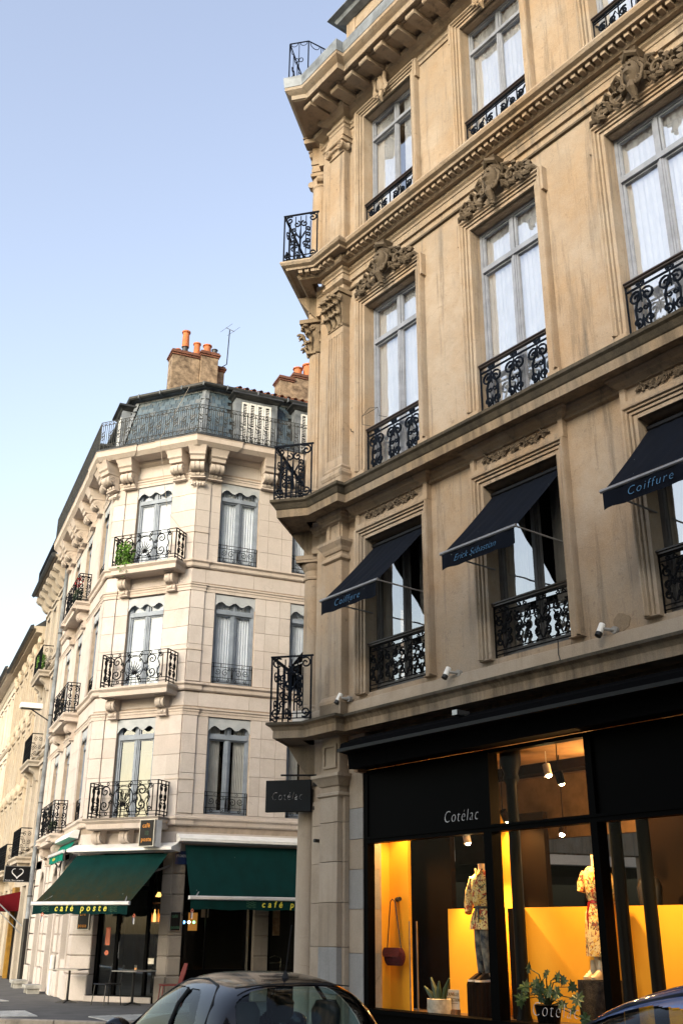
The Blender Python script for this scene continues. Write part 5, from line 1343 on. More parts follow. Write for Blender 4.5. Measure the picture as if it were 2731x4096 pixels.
# ================================================================ HOUSES FURTHER DOWN THE STREET (frame FT, x from -7.6 leftwards)
def house(name, label, x1, x0, ztop, wallm, trim, floors, bays, half, group=None, cons=False, bal=(), eave=.45, rail=False, pil=False, oo=0):
    h = thing(name, label, 'house', FT, (x0 + x1) / 2, 0, 0)
    holes = [(b - half, b + half, z0, z1) for b in bays for z0, z1 in floors] + [(b - half * 1.2, b + half * 1.2, .12, 2.9) for b in bays]
    part('wall', wall(MB(), x0, x1, .12, ztop, holes, oo, .28).box(x0, x1, -6, -5.6, .12, ztop).mesh('house_wall', wallm), h, FT)
    part('interior', MB().box(x0 + .05, x1 - .05, -1.3, -1.2, .12, ztop - .1).mesh('house_dark', 'interior_dark'), h, FT)
    for z0, z1 in floors:
        part('belt_course', MB().sweep([(0, .08), (.10, .06), (.10, .0), (.04, -.06), (0, -.07)], [(x0, oo), (x1, oo)]).mesh('belt', trim), h, FT, 0, 0, z0 - .28)
        for b in bays:
            joinery('house_w', h, FT, b, oo - .2, z0, 2 * half, z1 - z0, z1 - z0 - .4, 'white_paint' if wallm != 'grey_limestone' else 'grey_paint', 'curtain_dim', bar=.06)
            part('window_surround', cached(('hs', half, round(z1 - z0, 2), trim), lambda: frame_sweep(MB(), -half, half, 0, z1 - z0, [(0, 0), (0, .06), (.12, .07), (.14, 0)]).box(-half - .16, half + .16, 0, .12, z1 - z0 + .14, z1 - z0 + .22).box(-half - .12, half + .12, 0, .1, -.1, 0).mesh('surround', trim)), h, FT, b, oo, z0)
            if pil:
                for s_ in (-1, 1): part('pilaster', cached(('pl', trim), lambda: MB().box(-.08, .08, 0, .10, -.4, 2.35).lathe([(.02, 2.35), (.10, 2.42), (.12, 2.55), (.08, 2.68), (.001, 2.72)], 0, .1, 8).mesh('pilaster', trim)), h, FT, b + s_ * (half + .32), oo, z0)
                part('carved_head', cached('chead', lambda: MB().lathe([(.04, 0), (.11, .08), (.13, .2), (.09, .32), (.001, .36)], 0, .12, 10).mesh('carved_head', 'ochre_plaster')), h, FT, b, oo, z1 + .12)
    e = eave
    part('cornice', MB().sweep([(-.3, .12), (e + .1, .08), (e + .12, 0), (e, -.02), (e, -.14), (.12, -.16), (.1, -.3), (.04, -.4), (0, -.42)], [(x0, oo), (x1, oo)]).mesh('cornice', trim), h, FT, 0, 0, ztop)
    part('gutter', MB().sweep([(e + .1, .14), (e + .22, .10), (e + .24, .02), (e + .16, -.05), (e + .08, 0)], [(x0, oo), (x1, oo)]).mesh('gutter', 'dark_zinc'), h, FT, 0, 0, ztop)
    part('roof', MB().sweep([(e + .05, .1), (-.6, .9), (-3.5, 2.2), (-6, .9), (-6, 0)], [(x0 + .1, oo), (x1 - .1, oo)]).mesh('roof', 'dark_zinc'), h, FT, 0, 0, ztop)
    if cons:
        cm2 = cached('gcons', lambda: MB().prism([(0, 0), (.5, 0), (.5, -.12), (.42, -.2), (.3, -.26), (.22, -.42), (.12, -.52), (0, -.55)], 'x', -.15, .15).mesh('console', 'grey_limestone'))
        x = x1 - .5
        while x > x0: part('console', cm2, h, FT, x, oo, ztop - .14); x -= .85
    if rail:
        part('roof_railing', rrail(x1 - x0, int((x1 - x0) * 9)).mesh('rr', 'wrought_iron'), h, FT, x0, .5, ztop + .1)
    for (bx0, bx1, z) in bal:
        mb = MB().sweep([(.0, .0), (.06, -.01), (.06, -.06), (0, -.12), (0, -.2)], [(bx0, 0), (bx0, .42), (bx1, .42), (bx1, 0)]).box(bx0 + .02, bx1 - .02, 0, .4, -.2, -.001)
        bs = part('balcony_slab', mb.mesh('balcony', trim), h, FT, 0, 0, z)
        def fr_():
            mb = MB(); W_ = bx1 - bx0 - .06
            mb.box(0, W_, -.01, .01, .84, .87).box(0, W_, -.01, .01, .04, .06)
            n = int(W_ / .1)
            for k in range(n + 1): mb.box(W_ * k / n - .008, W_ * k / n + .008, -.008, .008, 0, .86)
            for k in range(n):
                mb.tube(circ(W_ * (k + .5) / n, .6, .05, 8), .009, 4, True); mb.tube(circ(W_ * (k + .5) / n, .25, .05, 8), .009, 4, True)
            return mb.mesh('balcony_front', 'wrought_iron')
        part('balcony_railing', cached(('hb', round(bx1 - bx0, 2)), fr_), bs, FT, bx0 + .03, .40, z)
        def sd():
            mb = MB(); mb.box(-.01, .01, 0, .4, .84, .87)
            for zc, t in ((.68, 1), (.45, -1), (.2, 1)):
                for s_ in (-1, 1): mb.tube([(0, .2 + s_ * (.07 + q[0] * .8), zc + t * q[2]) for q in spiral(0, 0, .01, .08, 0, 2.8 * pi, 12)], .011)
            return mb.mesh('balcony_side', 'wrought_iron')
        for x_ in (bx0 + .03, bx1 - .03): part('balcony_railing', cached('hsd', sd), bs, FT, x_, 0, z)
        part('corbel', MB().prism([(0, -.2), (.36, -.2), (.34, -.3), (.18, -.42), (.1, -.62), (0, -.66)], 'x', bx0 + .15, bx0 + .45).mesh('corbel', trim), bs, FT, 0, 0, z)
        part('corbel', MB().prism([(0, -.2), (.36, -.2), (.34, -.3), (.18, -.42), (.1, -.62), (0, -.66)], 'x', bx1 - .45, bx1 - .15).mesh('corbel', trim), bs, FT, 0, 0, z)
    return h
h1 = house('grey_stone_house', 'grey limestone house beside the downpipe with a balcony on each floor and big roof consoles', -7.62, -12.6, 13.3, 'grey_limestone', 'grey_limestone',
      [(4.1, 6.4), (7.2, 9.4), (10.2, 12.2)], [-8.55, -10.1, -11.6], .42, cons=True, bal=((-11.2, -9.2, 3.75), (-11.2, -9.2, 6.75), (-11.2, -9.2, 9.75)), rail=True)
h2 = house('yellow_plaster_house', 'yellow plaster house with close set pilasters and carved heads over its windows', -12.65, -20.6, 12.1, 'ochre_plaster', 'ochre_plaster',
      [(3.9, 6.0), (6.6, 8.5), (9.2, 11.1)], [-13.6, -15.2, -16.8, -18.4, -19.8], .34, eave=.35, pil=True, bal=((-16.6, -12.9, 3.5),))
h3 = house('white_plaster_house', 'pale plaster house with many narrow windows beyond the yellow house', -20.65, -29.5, 12.3, 'pale_plaster', 'pale_plaster',
      [(3.9, 5.8), (6.5, 8.3), (9.2, 11.2)], [-21.6, -23.1, -24.6, -26.1, -27.6, -28.8], .36, eave=.45)
h4 = house('distant_end_house', 'farthest house at the left edge under a dark gutter', -29.55, -46, 12.2, 'pale_plaster', 'pale_plaster',
      [(3.9, 5.8), (6.4, 8.2), (8.8, 10.3)], [-31 - k * 1.6 for k in range(9)], .38, eave=.5)
dp = solo('downpipe', 'grey zinc rainwater downpipe between the cafe house and the grey stone house', 'downpipe',
     MB().tube([(0, .10, .4), (0, .10, 13.0), (0, .4, 13.35)], .065, 10).mesh('downpipe', 'zinc'), FT, -7.58, 0, 0)
part('lower_pipe', MB().tube([(0, .10, .12), (0, .10, 1.9)], .08, 10).mesh('lower_pipe', 'black_metal'), dp, FT, -7.58, 0.02, 0)
for z in (2.5, 5.2, 7.9, 10.6): part('pipe_clamp', cached('clamp', lambda: MB().lathe([(.08, 0), (.08, .05)], 0, .1, 10).mesh('pipe_clamp', 'dark_zinc')), dp, FT, -7.58, 0, z)
# flood lamp on a bracket
fl = thing('street_lamp', 'grey box shaped street lamp on an arm from the downpipe side wall', 'lamp', FT, -7.9, .1, 8.15)
part('arm', MB().tube([(0, 0, 0), (0, .75, .42)], .02, 6).mesh('lamp_arm', 'black_metal'), fl, FT, -7.9, 0, 7.75)
part('lamp_head', MB().chbox(-.17, .17, -.26, .42, -.07, .09, .02).mesh('lamp_head', 'white_paint'), fl, FT, -7.9, .62, 8.22)
part('lens', B(-.13, .13, -.22, .38, -.085, -.07).mesh('lamp_lens', 'dark_zinc'), fl, FT, -7.9, .62, 8.22)

# ================================================================ GROUND
def sheet(name, pts, z, mat, t=0):
    mb = MB(); mb.add([(p[0], -p[1], z) for p in pts], [tuple(range(len(pts)))]); return mb.mesh(name, mat)
W0 = Fr(0, 0, 90)
struct('ground', sheet('ground', [(-400, -400), (400, -400), (400, 400), (-400, 400)], -.02, 'pavement_asphalt'), W0)
struct('road', sheet('road', [(-60, -30), (30, -30), (30, 60), (-60, 60)], 0, 'asphalt'), W0)
def off(F, x, o): p = F.pt(x, o); return (p.x, p.y)
# pavement round the cafe: offset of its three faces, rounded kerb
def pavement(name, pts, mat='pavement_asphalt', kerbm='kerb_stone'):
    mb = MB(); n = len(pts); top = [(p[0], -p[1], .12) for p in pts]
    mb.add(top, [tuple(range(n))]); struct(name, mb.mesh(name, mat), W0)
kp = [off(FT, -46, 3.2), off(FT, -6, 3.2)]
arc = [off(FT, -3.5, 3.3), off(FT, -1.5, 3.7), off(FT, -.2, 4.2), off(FC, -2.2, 4.7), off(FC, -1.3, 4.88), off(FC, -.3, 4.85), off(FC, .6, 4.68), off(FC, 1.8, 4.6), off(FR, 2.6, 3.9), off(FR, 3.5, 2.9), off(FR, 18, 2.6)]
kerb = kp + arc
pavement('cafe_pavement', kerb + [off(FR, 18, -6), off(FC, -1.3, -4), off(FT, -46, -6)])
# kerb stones as single pieces
def kerbs(pl, parent_name, sgn=1):
    P = [Vector(p) for p in pl]; n_ = 0
    for i in range(len(P) - 1):
        L = (P[i + 1] - P[i]).length; d_ = (P[i + 1] - P[i]) / L; k = max(1, round(L / .9))
        for j in range(k):
            if n_ > 120: return
            a = P[i] + d_ * L * j / k; w = L / k - .012
            f = Fr(a.x, a.y, math.degrees(atan2(d_.x, d_.y)))
            me = cached(('kb', round(w, 1)), lambda: MB().chbox(0, w, -.14, .02, -.05, .128, .015).mesh('kerb_stone', 'kerb_stone'))
            put('kerb_stone', me, f.W(), KB); n_ += 1
KB = bpy.data.objects.new('kerb', None); COL.objects.link(KB); KB['kind'] = 'structure'; WM[KB.name] = Matrix.Identity(4)
kerbs(kerb[1:], 'k')
pavement('shop_pavement', [off(FN, 4, 2.3), off(FN, -14.3, 2.3), off(FCH, -1.3, 1.6), off(F3, 14, 1.6), off(F3, 0, 1.6), off(F3, 0, -8), off(FN, 4, -8)])
kerbs([off(FN, -15.2, 2.3), off(FN, 4, 2.3)], 'k')
# tactile paving slabs with raised ribs
def tactile(F, x, o, w, d, rz, lab):
    t = thing('tactile_slab', lab, 'paving slab', F, x, o, .122, rz, 'tactile paving slabs at the crossing')
    n = 4; m_ = 3
    for i in range(n):
        for j in range(m_):
            def mk():
                mb = MB().box(.005, w / n - .005, .005, d / m_ - .005, -.004, .012)
                for r_ in range(7): mb.box(.02, w / n - .02, .02 + r_ * d / m_ / 7, .035 + r_ * d / m_ / 7, .012, .017)
                return mb.mesh('tile', 'tactile_paving')
            mtx = F.W(x, o, .122, rz) @ Matrix.Translation(Vector(((-w / 2 + w / n * i) * S, -(-d / 2 + d / m_ * j) * S, 0)))
            put('tile', cached(('tac', w, d), mk), mtx, t)
tactile(FC, -.97, 3.82, 1.45, .65, R(-43), 'pale ribbed paving slab at the kerb at the lower left corner')
tactile(FC, 1.6, 3.4, 1.7, 1.1, R(54), 'pale ribbed paving slab on the pavement beside the black car mirror')
tactile(FC, -4.0, .75, 1.0, .4, R(-30), 'small pale ribbed slab farthest along the left pavement')
def stepstone(x, o, lab):
    t = thing('stone_step', lab, 'step', FT, x, o, .12, 0, 'loose stone steps along the cafe house')
    part('tread', cached('tread', lambda: MB().chbox(-.35, .35, -.2, .2, .12, .2, .01).mesh('tread', 'concrete')), t, FT, x, o, .12)
    for s_ in (-1, 1): part('leg', cached('sleg', lambda: B(-.07, .07, -.15, .15, 0, .12).mesh('step_leg', 'concrete')), t, FT, x + s_ * .24, o, .12)
stepstone(-3.1, .35, 'concrete step nearer the cafe table by the left wall'); stepstone(-5.9, .35, 'concrete step farther from the cafe beside the downpipe foot')
solo('gutter_shoe', 'white plastic pipe guard standing against the cafe wall', 'pipe', MB().chbox(-.08, .08, 0, .08, 0, .9, .02).mesh('guard', 'white_paint'), FT, -2.2, .02, .12)

# ================================================================ OPPOSITE SIDE (behind the camera, seen only in reflections)
FO = Fr(*(FN.pt(-30, 13.4).xy), YN); 
opp = thing('opposite_house_row', 'plain pale stone terrace facing the shop, mirrored in its windows', 'building', FO, -10, 0, 0)
FO2 = Fr(*(FN.pt(-2, 14.6).xy), YN)     # right-hand direction runs away from the shop's right
hl = []
for k in range(8):
    for z0, z1 in ((3.9, 6.1), (7.0, 9.2), (10.0, 11.9)): hl.append((-12 + k * 2.6 - .5, -12 + k * 2.6 + .5, z0, z1))
part('wall', wall(MB(), -14, 11, 0, 13.6, hl, 0, .3).box(-14, 11, -9, -8.5, 0, 13.6).mesh('opposite_wall', 'grey_limestone'), opp, FO2)
part('interior', MB().box(-14, 11, -1.2, -1.1, 0, 12.4).mesh('opp_dark', 'interior_dark'), opp, FO2)
part('cornice', MB().sweep([(-.2, .1), (.5, .05), (.5, -.1), (.1, -.3), (0, -.3)], [(-14, 0), (11, 0)]).mesh('opp_cornice', 'pale_plaster'), opp, FO2, 0, 0, 13.6)
part('roof', MB().sweep([(.3, 0), (-3, .9), (-8.5, .3)], [(-14, 0), (11, 0)]).mesh('opp_roof', 'dark_zinc'), opp, FO2, 0, 0, 13.6)
# ================================================================ SHOPFRONT
shop = thing('shopfront', 'black shopfront with large display windows, transom bar and white italic lettering', 'shopfront', FN, -9, 0, .12)
X0, X1 = -12.93, XR - .35
mb = MB()
mb.box(X0, X1, -.12, .05, 2.92, 2.97).box(X0, X1, -.12, .03, 2.86, 2.92)          # transom
mb.box(X0, X0 + .10, -.12, .02, .12, 3.98).box(X0 + .10, X1, -.12, .02, 3.90, 3.98)
part('transom', MB().box(X0 + .1, X1, -.12, .05, 2.93, 2.965).box(X0 + .1, X1, -.12, .03, 2.87, 2.93).mesh('transom', 'black_lacquer'), shop, FN)
part('frame', MB().box(X0, X0 + .10, -.12, .02, .12, 3.98).box(X0 + .10, X1, -.12, .02, 3.93, 3.98).mesh('shop_frame', 'black_lacquer'), shop, FN)
part('stall_riser', MB().box(X0, X1, -.14, .0, .12, .50).box(X0, X1, -.2, .06, .50, .56).box(X0, X1, -.14, .035, .22, .26).mesh('stall_riser', 'black_lacquer'), shop, FN)
for a, b_ in ((-10.29, -10.14), (-8.45, -8.345), (-5.6, -5.48), (-2.7, -2.6)):
    part('mullion', MB().box(a, b_, -.14, .045, .56, 2.87).box(a, b_, -.14, .045, 2.965, 3.93).mesh('mullion', 'black_lacquer'), shop, FN)
for a, b_ in ((X0 + .1, -10.29), (-8.345, -5.6), (-2.6, X1)):
    part('fascia_panel', MB().box(a, b_, -.06, .0, 2.965, 3.93).mesh('fascia_panel', 'black_lacquer'), shop, FN)
def gp(x0, x1, z0, z1, o=-.05):
    q = MB(); q.quad((x0, o, z0), (x1, o, z0), (x1, o, z1), (x0, o, z1)); return q.mesh('pane', 'shop_glass', recalc=False)
for a, b_ in ((X0 + .1, -10.29), (-10.14, -8.45), (-8.345, -5.6), (-5.48, -2.7), (-2.6, X1)): part('pane', gp(a, b_, .56, 2.87), shop, FN)
part('pane', gp(-10.14, -8.45, 2.965, 3.93), shop, FN)
text('Cotélac', .235, 'letter_white', shop, FN, -11.12, .006, 3.055, shear=.28, off=-.006, space=1.22, wid=.78)
text('Cotélac', .24, 'letter_white', shop, FN, -9.68, -.035, .645, shear=.28, off=-.007, space=1.25, wid=.80)
# folded awning cassette above
cs = thing('folded_awning', 'folded black awning cassette running above the shopfront', 'awning', FN, -8, .3, 4.2)
part('cassette', MB().prism([(.02, 4.50), (.30, 4.46), (.58, 4.34), (.62, 4.26), (.60, 4.20), (.45, 4.18), (.42, 3.96), (.02, 3.99)], 'x', -12.80, X1).mesh('cassette', 'black_fabric'), cs, FN)
part('front_bar', MB().box(-12.80, X1, .60, .66, 4.20, 4.25).mesh('front_bar', 'sign_dark'), cs, FN)
part('bracket', MB().box(-12.95, -12.85, .03, .2, 3.95, 4.35).chbox(-12.98, -12.82, .2, .32, 4.02, 4.3, .02).mesh('bracket', 'poster_brown'), cs, FN)
part('bracket', MB().box(-10.25, -10.15, .35, .6, 4.40, 4.47).mesh('bracket2', 'steel'), cs, FN)
# --- interior of the shop
room = part('display_room', MB().box(-13.0, X1, -6, -.1, .36, .50).mesh('shop_floor', 'shop_floor'), shop, FN)
part('ceiling', MB().box(-13.0, X1, -6, -.14, 4.05, 4.12).mesh('shop_ceiling', 'shop_ceiling'), shop, FN)
part('ceiling_beam', MB().box(-13.0, X1, -2.1, -1.8, 3.9, 4.05).mesh('beam', 'interior_brown'), shop, FN)
part('side_board', B(-13.10, -13.05, -.60, -.13, .50, 3.9).mesh('side_board', 'mustard_board'), shop, FN)
part('wall_panel', B(-13.45, -12.60, -.66, -.60, .50, 3.2).mesh('left_board', 'mustard_board'), shop, FN)
part('wall_panel', B(-13.5, -12.27, -1.3, -1.2, .50, 4.05).mesh('brown_board', 'brown_panel'), shop, FN)
part('display_board', B(-12.15, -11.0, -1.05, -1.0, .50, 1.93).mesh('half_board', 'mustard_board'), shop, FN)
part('display_board', B(-10.72, -10.58, -1.3, -.80, .50, 1.92).mesh('board_end', 'brown_panel'), shop, FN)
part('display_board', B(-10.575, -6.9, -1.05, -1.0, .50, 1.93).mesh('long_board', 'mustard_board'), shop, FN)
part('display_board', B(-6.8, -3.2, -1.05, -1.0, .50, 1.93).mesh('long_board2', 'mustard_board'), shop, FN)
part('wall_panel', B(-11.50, -11.18, -1.5, -1.42, .50, 3.3).mesh('tall_board', 'mustard_board'), shop, FN)
part('wall_panel', B(-11.27, -10.70, -1.75, -1.65, .5, 3.3).mesh('tall_board2', 'brown_panel'), shop, FN)
part('wall_panel', B(-9.35, -3.5, -2.4, -2.3, .50, 4.05).mesh('dark_board', 'brown_panel'), shop, FN)
part('header_wall', B(-13.4, -7.8, -3.2, -3.1, 3.05, 4.05).mesh('header_wall', 'shop_ceiling'), shop, FN)
part('beam', B(-13.2, -11.3, -2.3, -2.2, 2.66, 3.3).mesh('header_beam', 'interior_brown'), shop, FN)
part('back_wall', B(-10.0 + 2.2, X1, -5.9, -5.8, .5, 4.05).mesh('back_wall', 'interior_brown'), shop, FN)
part('floor_plinth', MB().box(-12.8, X1, -1.0, -.14, .50, .515).mesh('window_bed', 'shop_floor'), shop, FN)
for i, x in enumerate((-10.23, -8.50, -8.08, -5.4)):
    part('column', MB().lathe([(.12, .5), (.085, .62), (.078, 3.55), (.12, 3.62), (.10, 3.7), (.15, 3.84), (.15, 4.05)], x, -.50, 16).mesh('iron_column', 'lacquer_black_post'), shop, FN)
# rail lines seen through the glass (door pull tubes)
for x in (-12.20, -12.36): part('thin_post', MB().tube([(x, -.4, .5), (x, -.4, 1.75)], .012, 6).mesh('thin_post', 'steel'), shop, FN)
# spot lamps: housings and lights
def spot(x, o, z, kind=0, e=24, tx=0, to=-.3, tz=-1, ang=85, col=(1, .56, .18)):
    t = thing('spot_lamp', ('small ceiling spot above the left mannequin', 'grey cylinder spot hanging in the upper window', 'round pendant spot behind the transom', 'long cylinder spot near the right columns', 'hidden ceiling spot over the mustard boards', 'spot above the handbag wall', 'far spot over the right boards', 'spot near the black iron column')[kind], 'lamp', FN, x, o, z)
    d_ = Vector((tx, to, tz)).normalized()
    a = Vector((0, 0, 0)); b_ = d_ * .17
    part('housing', MB().tube([tuple(a), tuple(b_)], .055, 12).tube([(0, 0, 0), (0, 0, 4.04 - z)], .008, 5).mesh('spot_housing', 'white_paint' if kind in (0, 1) else 'interior_brown'), t, FN, x, o, z)
    part('bulb', MB().lathe([(.001, -.03), (.03, -.02), (.04, 0), (.03, .02), (.001, .03)], b_.x, b_.y, 10).mesh('bulb', 'bulb_warm'), t, FN, x, o, z + b_.z)
    if e:
        l = bpy.data.lights.new('spot', 'SPOT'); l.energy = e; l.spot_size = R(ang); l.spot_blend = .6; l.color = col; l.shadow_soft_size = .05
        q = Vector((x, o, z)) + d_ * .22
        wd = Vector((cos(FN.th) * d_.x + sin(FN.th) * d_.y, sin(FN.th) * d_.x - cos(FN.th) * d_.y, d_.z))
        Wl = Matrix.Translation(FN.pt(q.x, q.y, q.z) * S) @ (-wd).to_track_quat('Z', 'Y').to_matrix().to_4x4()
        put('spot_light', l, Wl, t)
    return t
spot(-11.45, -.75, 3.0, 0, 300, .15, -.10, -1, 95)
spot(-10.0, -1.0, 3.85, 1, 0, .3, .1, -1)
spot(-10.1, -1.4, 3.05, 2, 60, .2, .55, -1, 110)
spot(-9.15, -1.35, 3.0, 3, 0)
spot(-9.15, -.25, 3.6, 4, 260, 0, -.35, -1, 110)
spot(-12.4, -.2, 3.7, 5, 95, -.12, -.15, -1, 90)
spot(-6.9, -.25, 3.6, 6, 260, 0, -.35, -1, 110)
spot(-11.0, -1.1, 3.3, 7, 50, 0, -.6, -1, 120)
# glow on the ceiling from an uplighter
up_ = thing('uplighter', 'warm uplighter on the ceiling beam inside the shop', 'lamp', FN, -9.3, -1.5, 3.2)
part('bowl', MB().lathe([(.02, 0), (.10, .05), (.12, .09)], 0, 0, 12).mesh('bowl', 'interior_brown'), up_, FN, -9.3, -1.5, 3.1)
l = bpy.data.lights.new('uplight', 'POINT'); l.energy = 60; l.color = (1, .5, .16); l.shadow_soft_size = .1
put('bulb_light', l, FN.W(-9.3, -1.5, 3.35), up_)
# --- handbag on its peg
bg_ = thing('handbag', 'small burgundy fluffy shoulder bag hanging on the mustard wall', 'handbag', FN, -12.82, -.5, 1.12)
mb = MB(); rings = []
for i in range(11):
    t = i / 10; z = 1.13 + .25 * t; w = .215 * (sin(pi * (.12 + .76 * t)) ** .35); d_ = .07 * (sin(pi * (.1 + .8 * t)) ** .5)
    rings.append([(w * (abs(cos(a)) ** .5) * (1 if cos(a) > 0 else -1), d_ * (abs(sin(a)) ** .6) * (1 if sin(a) > 0 else -1), z) for a in [2 * pi * k / 20 for k in range(20)]])
part('bag_body', mb.loft(rings).mesh('bag_body', 'burgundy_wool'), bg_, FN, -12.76, -.44, 0)
rings = []
for i in range(6):
    t = i / 5; z = 1.25 + .13 * t; w = .205 * (.86 + .14 * sin(pi * t)); rings.append([(-w, .03, z), (w, .03, z), (w * .97, .085 - .02 * t, z), (-w * .97, .085 - .02 * t, z)])
part('flap', MB().loft(rings).mesh('bag_flap', 'burgundy_wool'), bg_, FN, -12.76, -.44, 0)
part('strap', MB().tube([(-.17, 0, 1.35), (-.06, .02, 2.03), (.0, .03, 2.07), (.05, .02, 2.03), (.16, 0, 1.35)], .009, 5).mesh('strap', 'leather_black'), bg_, FN, -12.76, -.44, 0)
pg = thing('wall_peg', 'dark wooden peg holding the bag strap on the mustard wall', 'peg', FN, -12.82, -.6, 2.07)
part('peg', MB().tube([(-.12, -.1, 2.07), (.14, .06, 2.07)], .032, 10).mesh('peg', 'bark'), pg, FN, -12.76, -.5, 0)
# --- mannequins
def limb(mb, pts, rs, n=12): return mb.tube(pts, rs, n)
def ring(cx, co, z, a, b_, n=24, wob=0, ph=0):
    return [(cx + (a + wob * sin(7 * t + ph)) * cos(t), co + (b_ + wob * cos(6 * t + ph)) * sin(t), z) for t in [2 * pi * k / n for k in range(n)]]
mq = thing('mannequin', 'headless mannequin in a floral belted shirt dress over jeans with black trainers', 'mannequin', FN, -11.12, -.7, .96)
bx, bo = -11.12, -.72
part('body', limb(limb(MB().loft([ring(0, 0, 2.2, .06, .05), ring(0, 0, 2.42, .045, .045), ring(0, 0, 2.50, .045, .05), ring(0, 0, 2.53, .05, .05)]), [(-.07, 0, 1.75), (-.07, .01, 1.35), (-.075, -.02, 1.02)], [.08, .055, .035]), [(.07, .03, 1.75), (.08, .05, 1.35), (.085, .03, 1.02)], [.08, .055, .035]).mesh('mannequin_body', 'mannequin_skin'), mq, FN, bx, bo, 0)
part('shirt_dress', MB().loft([ring(0, 0, 1.64, .235, .16, 28, .014, 1), ring(0, 0, 1.75, .21, .15, 28, .012, 1.4), ring(0, 0, 1.86, .17, .125, 28, .008, 2), ring(0, 0, 1.93, .125, .10, 28), ring(0, 0, 2.0, .165, .13, 28, .006), ring(0, 0, 2.15, .175, .135, 28, .004), ring(0, 0, 2.28, .185, .12, 28), ring(0, 0, 2.36, .165, .095, 28), ring(0, 0, 2.41, .09, .07, 28), ring(0, 0, 2.44, .06, .06, 28)]).mesh('shirt_dress', 'floral_fabric'), mq, FN, bx, bo, 0)
for s_, pts in ((-1, [(-.165, 0, 2.34), (-.235, .0, 2.16), (-.25, .03, 1.98), (-.215, .09, 1.86)]), (1, [(.165, 0, 2.34), (.25, .0, 2.16), (.29, .0, 1.98), (.27, .03, 1.80)])):
    part('sleeve', MB().tube(pts, [.06, .078, .075, .05], 12).mesh('sleeve', 'floral_fabric'), mq, FN, bx, bo, 0)
part('collar', MB().tube([(-.07, .05, 2.46), (-.03, .085, 2.40), (0, .11, 2.34), (.03, .085, 2.40), (.07, .05, 2.46)], .016, 5).mesh('collar', 'floral_fabric'), mq, FN, bx, bo, 0)
part('belt', MB().loft([ring(0, 0, 1.915, .135, .11, 24), ring(0, 0, 1.955, .135, .11, 24)]).tube([(-.02, .115, 1.93), (-.03, .14, 1.8), (-.05, .14, 1.68)], .014, 5).tube([(.01, .115, 1.93), (.04, .14, 1.84), (.03, .13, 1.72)], .012, 5).mesh('belt', 'leather_black'), mq, FN, bx, bo, 0)
part('jeans', MB().tube([(-.07, 0, 1.78), (-.075, .01, 1.4), (-.08, -.0, 1.08)], [.10, .078, .055], 14).tube([(.07, .03, 1.78), (.08, .05, 1.4), (.09, .03, 1.08)], [.10, .078, .055], 14).mesh('jeans', 'fabric_denim'), mq, FN, bx, bo, 0)
for x, o_, rz in ((-.09, .06, 0), (.08, .10, 0)):
    sh = MB().loft([[(-.045, -.08, 0), (.045, -.08, 0), (.05, .16, 0), (0, .2, 0), (-.05, .16, 0)], [(-.045, -.08, .03), (.045, -.08, .03), (.05, .16, .025), (0, .2, .025), (-.05, .16, .025)]], smooth=False)
    s1 = part('shoe_sole', sh.mesh('shoe_sole', 'white_paint'), mq, FN, bx + x, bo + o_, .965)
    part('shoe', MB().loft([[(-.042, -.075, .03), (.042, -.075, .03), (.046, .155, .025), (0, .19, .025), (-.046, .155, .025)], [(-.036, -.07, .08), (.036, -.07, .08), (.036, .12, .05), (0, .15, .045), (-.036, .12, .05)], [(-.032, -.06, .12), (.032, -.06, .12), (.028, .03, .10), (0, .04, .10), (-.028, .03, .10)]]).mesh('shoe', 'leather_black'), mq, FN, bx + x, bo + o_, .965)
pd = thing('display_pedestal', 'dark ribbed round pedestal under the trainers of the left mannequin', 'pedestal', FN, -11.12, -.7, .5)
part('drum', MB().lathe([(.26, .515), (.26, .93), (.25, .96), (.001, .961)], 0, 0, 48, False, .04).mesh('ribbed_drum', 'interior_brown'), pd, FN, -11.12, -.7, 0)
m2 = thing('mannequin', 'headless mannequin in a floral midi dress with red belt and cream ankle boots', 'mannequin', FN, -9.05, -.7, 1.05)
bx = -9.05
part('body', MB().loft([ring(0, 0, 2.2, .06, .05), ring(0, 0, 2.42, .045, .045), ring(0, 0, 2.52, .042, .045), ring(0, 0, 2.55, .045, .045)]).tube([(-.06, 0, 1.5), (-.065, .0, 1.25), (-.07, -.0, 1.12)], [.07, .05, .04], 12).tube([(.05, .02, 1.5), (.05, .02, 1.25), (.05, .02, 1.12)], [.07, .05, .04], 12).tube([(.17, 0, 2.3), (.24, .02, 2.2)], [.05, .04], 10).mesh('mannequin_body2', 'mannequin_skin'), m2, FN, bx, bo, 0)
part('dress', MB().loft([ring(0, 0, 1.33, .215, .16, 30, .012, 1), ring(0, 0, 1.6, .20, .15, 30, .012, 1.2), ring(0, 0, 1.85, .175, .13, 30, .010, 1.4), ring(0, 0, 1.97, .125, .10, 30), ring(0, 0, 2.03, .15, .12, 30, .006), ring(0, 0, 2.18, .165, .13, 30), ring(0, 0, 2.3, .18, .115, 30), ring(0, 0, 2.38, .15, .085, 30), ring(0, 0, 2.41, .10, .07, 30)]).mesh('midi_dress', 'floral_fabric'), m2, FN, bx, bo, 0)
for pts in ([(-.16, 0, 2.34), (-.22, .0, 2.2), (-.23, .02, 2.1)], [(.16, 0, 2.34), (.23, .0, 2.2), (.26, .0, 2.02), (.23, .05, 1.9)]):
    part('sleeve', MB().tube(pts, [.06, .075, .06, .045][:len(pts)], 12).mesh('sleeve', 'floral_fabric'), m2, FN, bx, bo, 0)
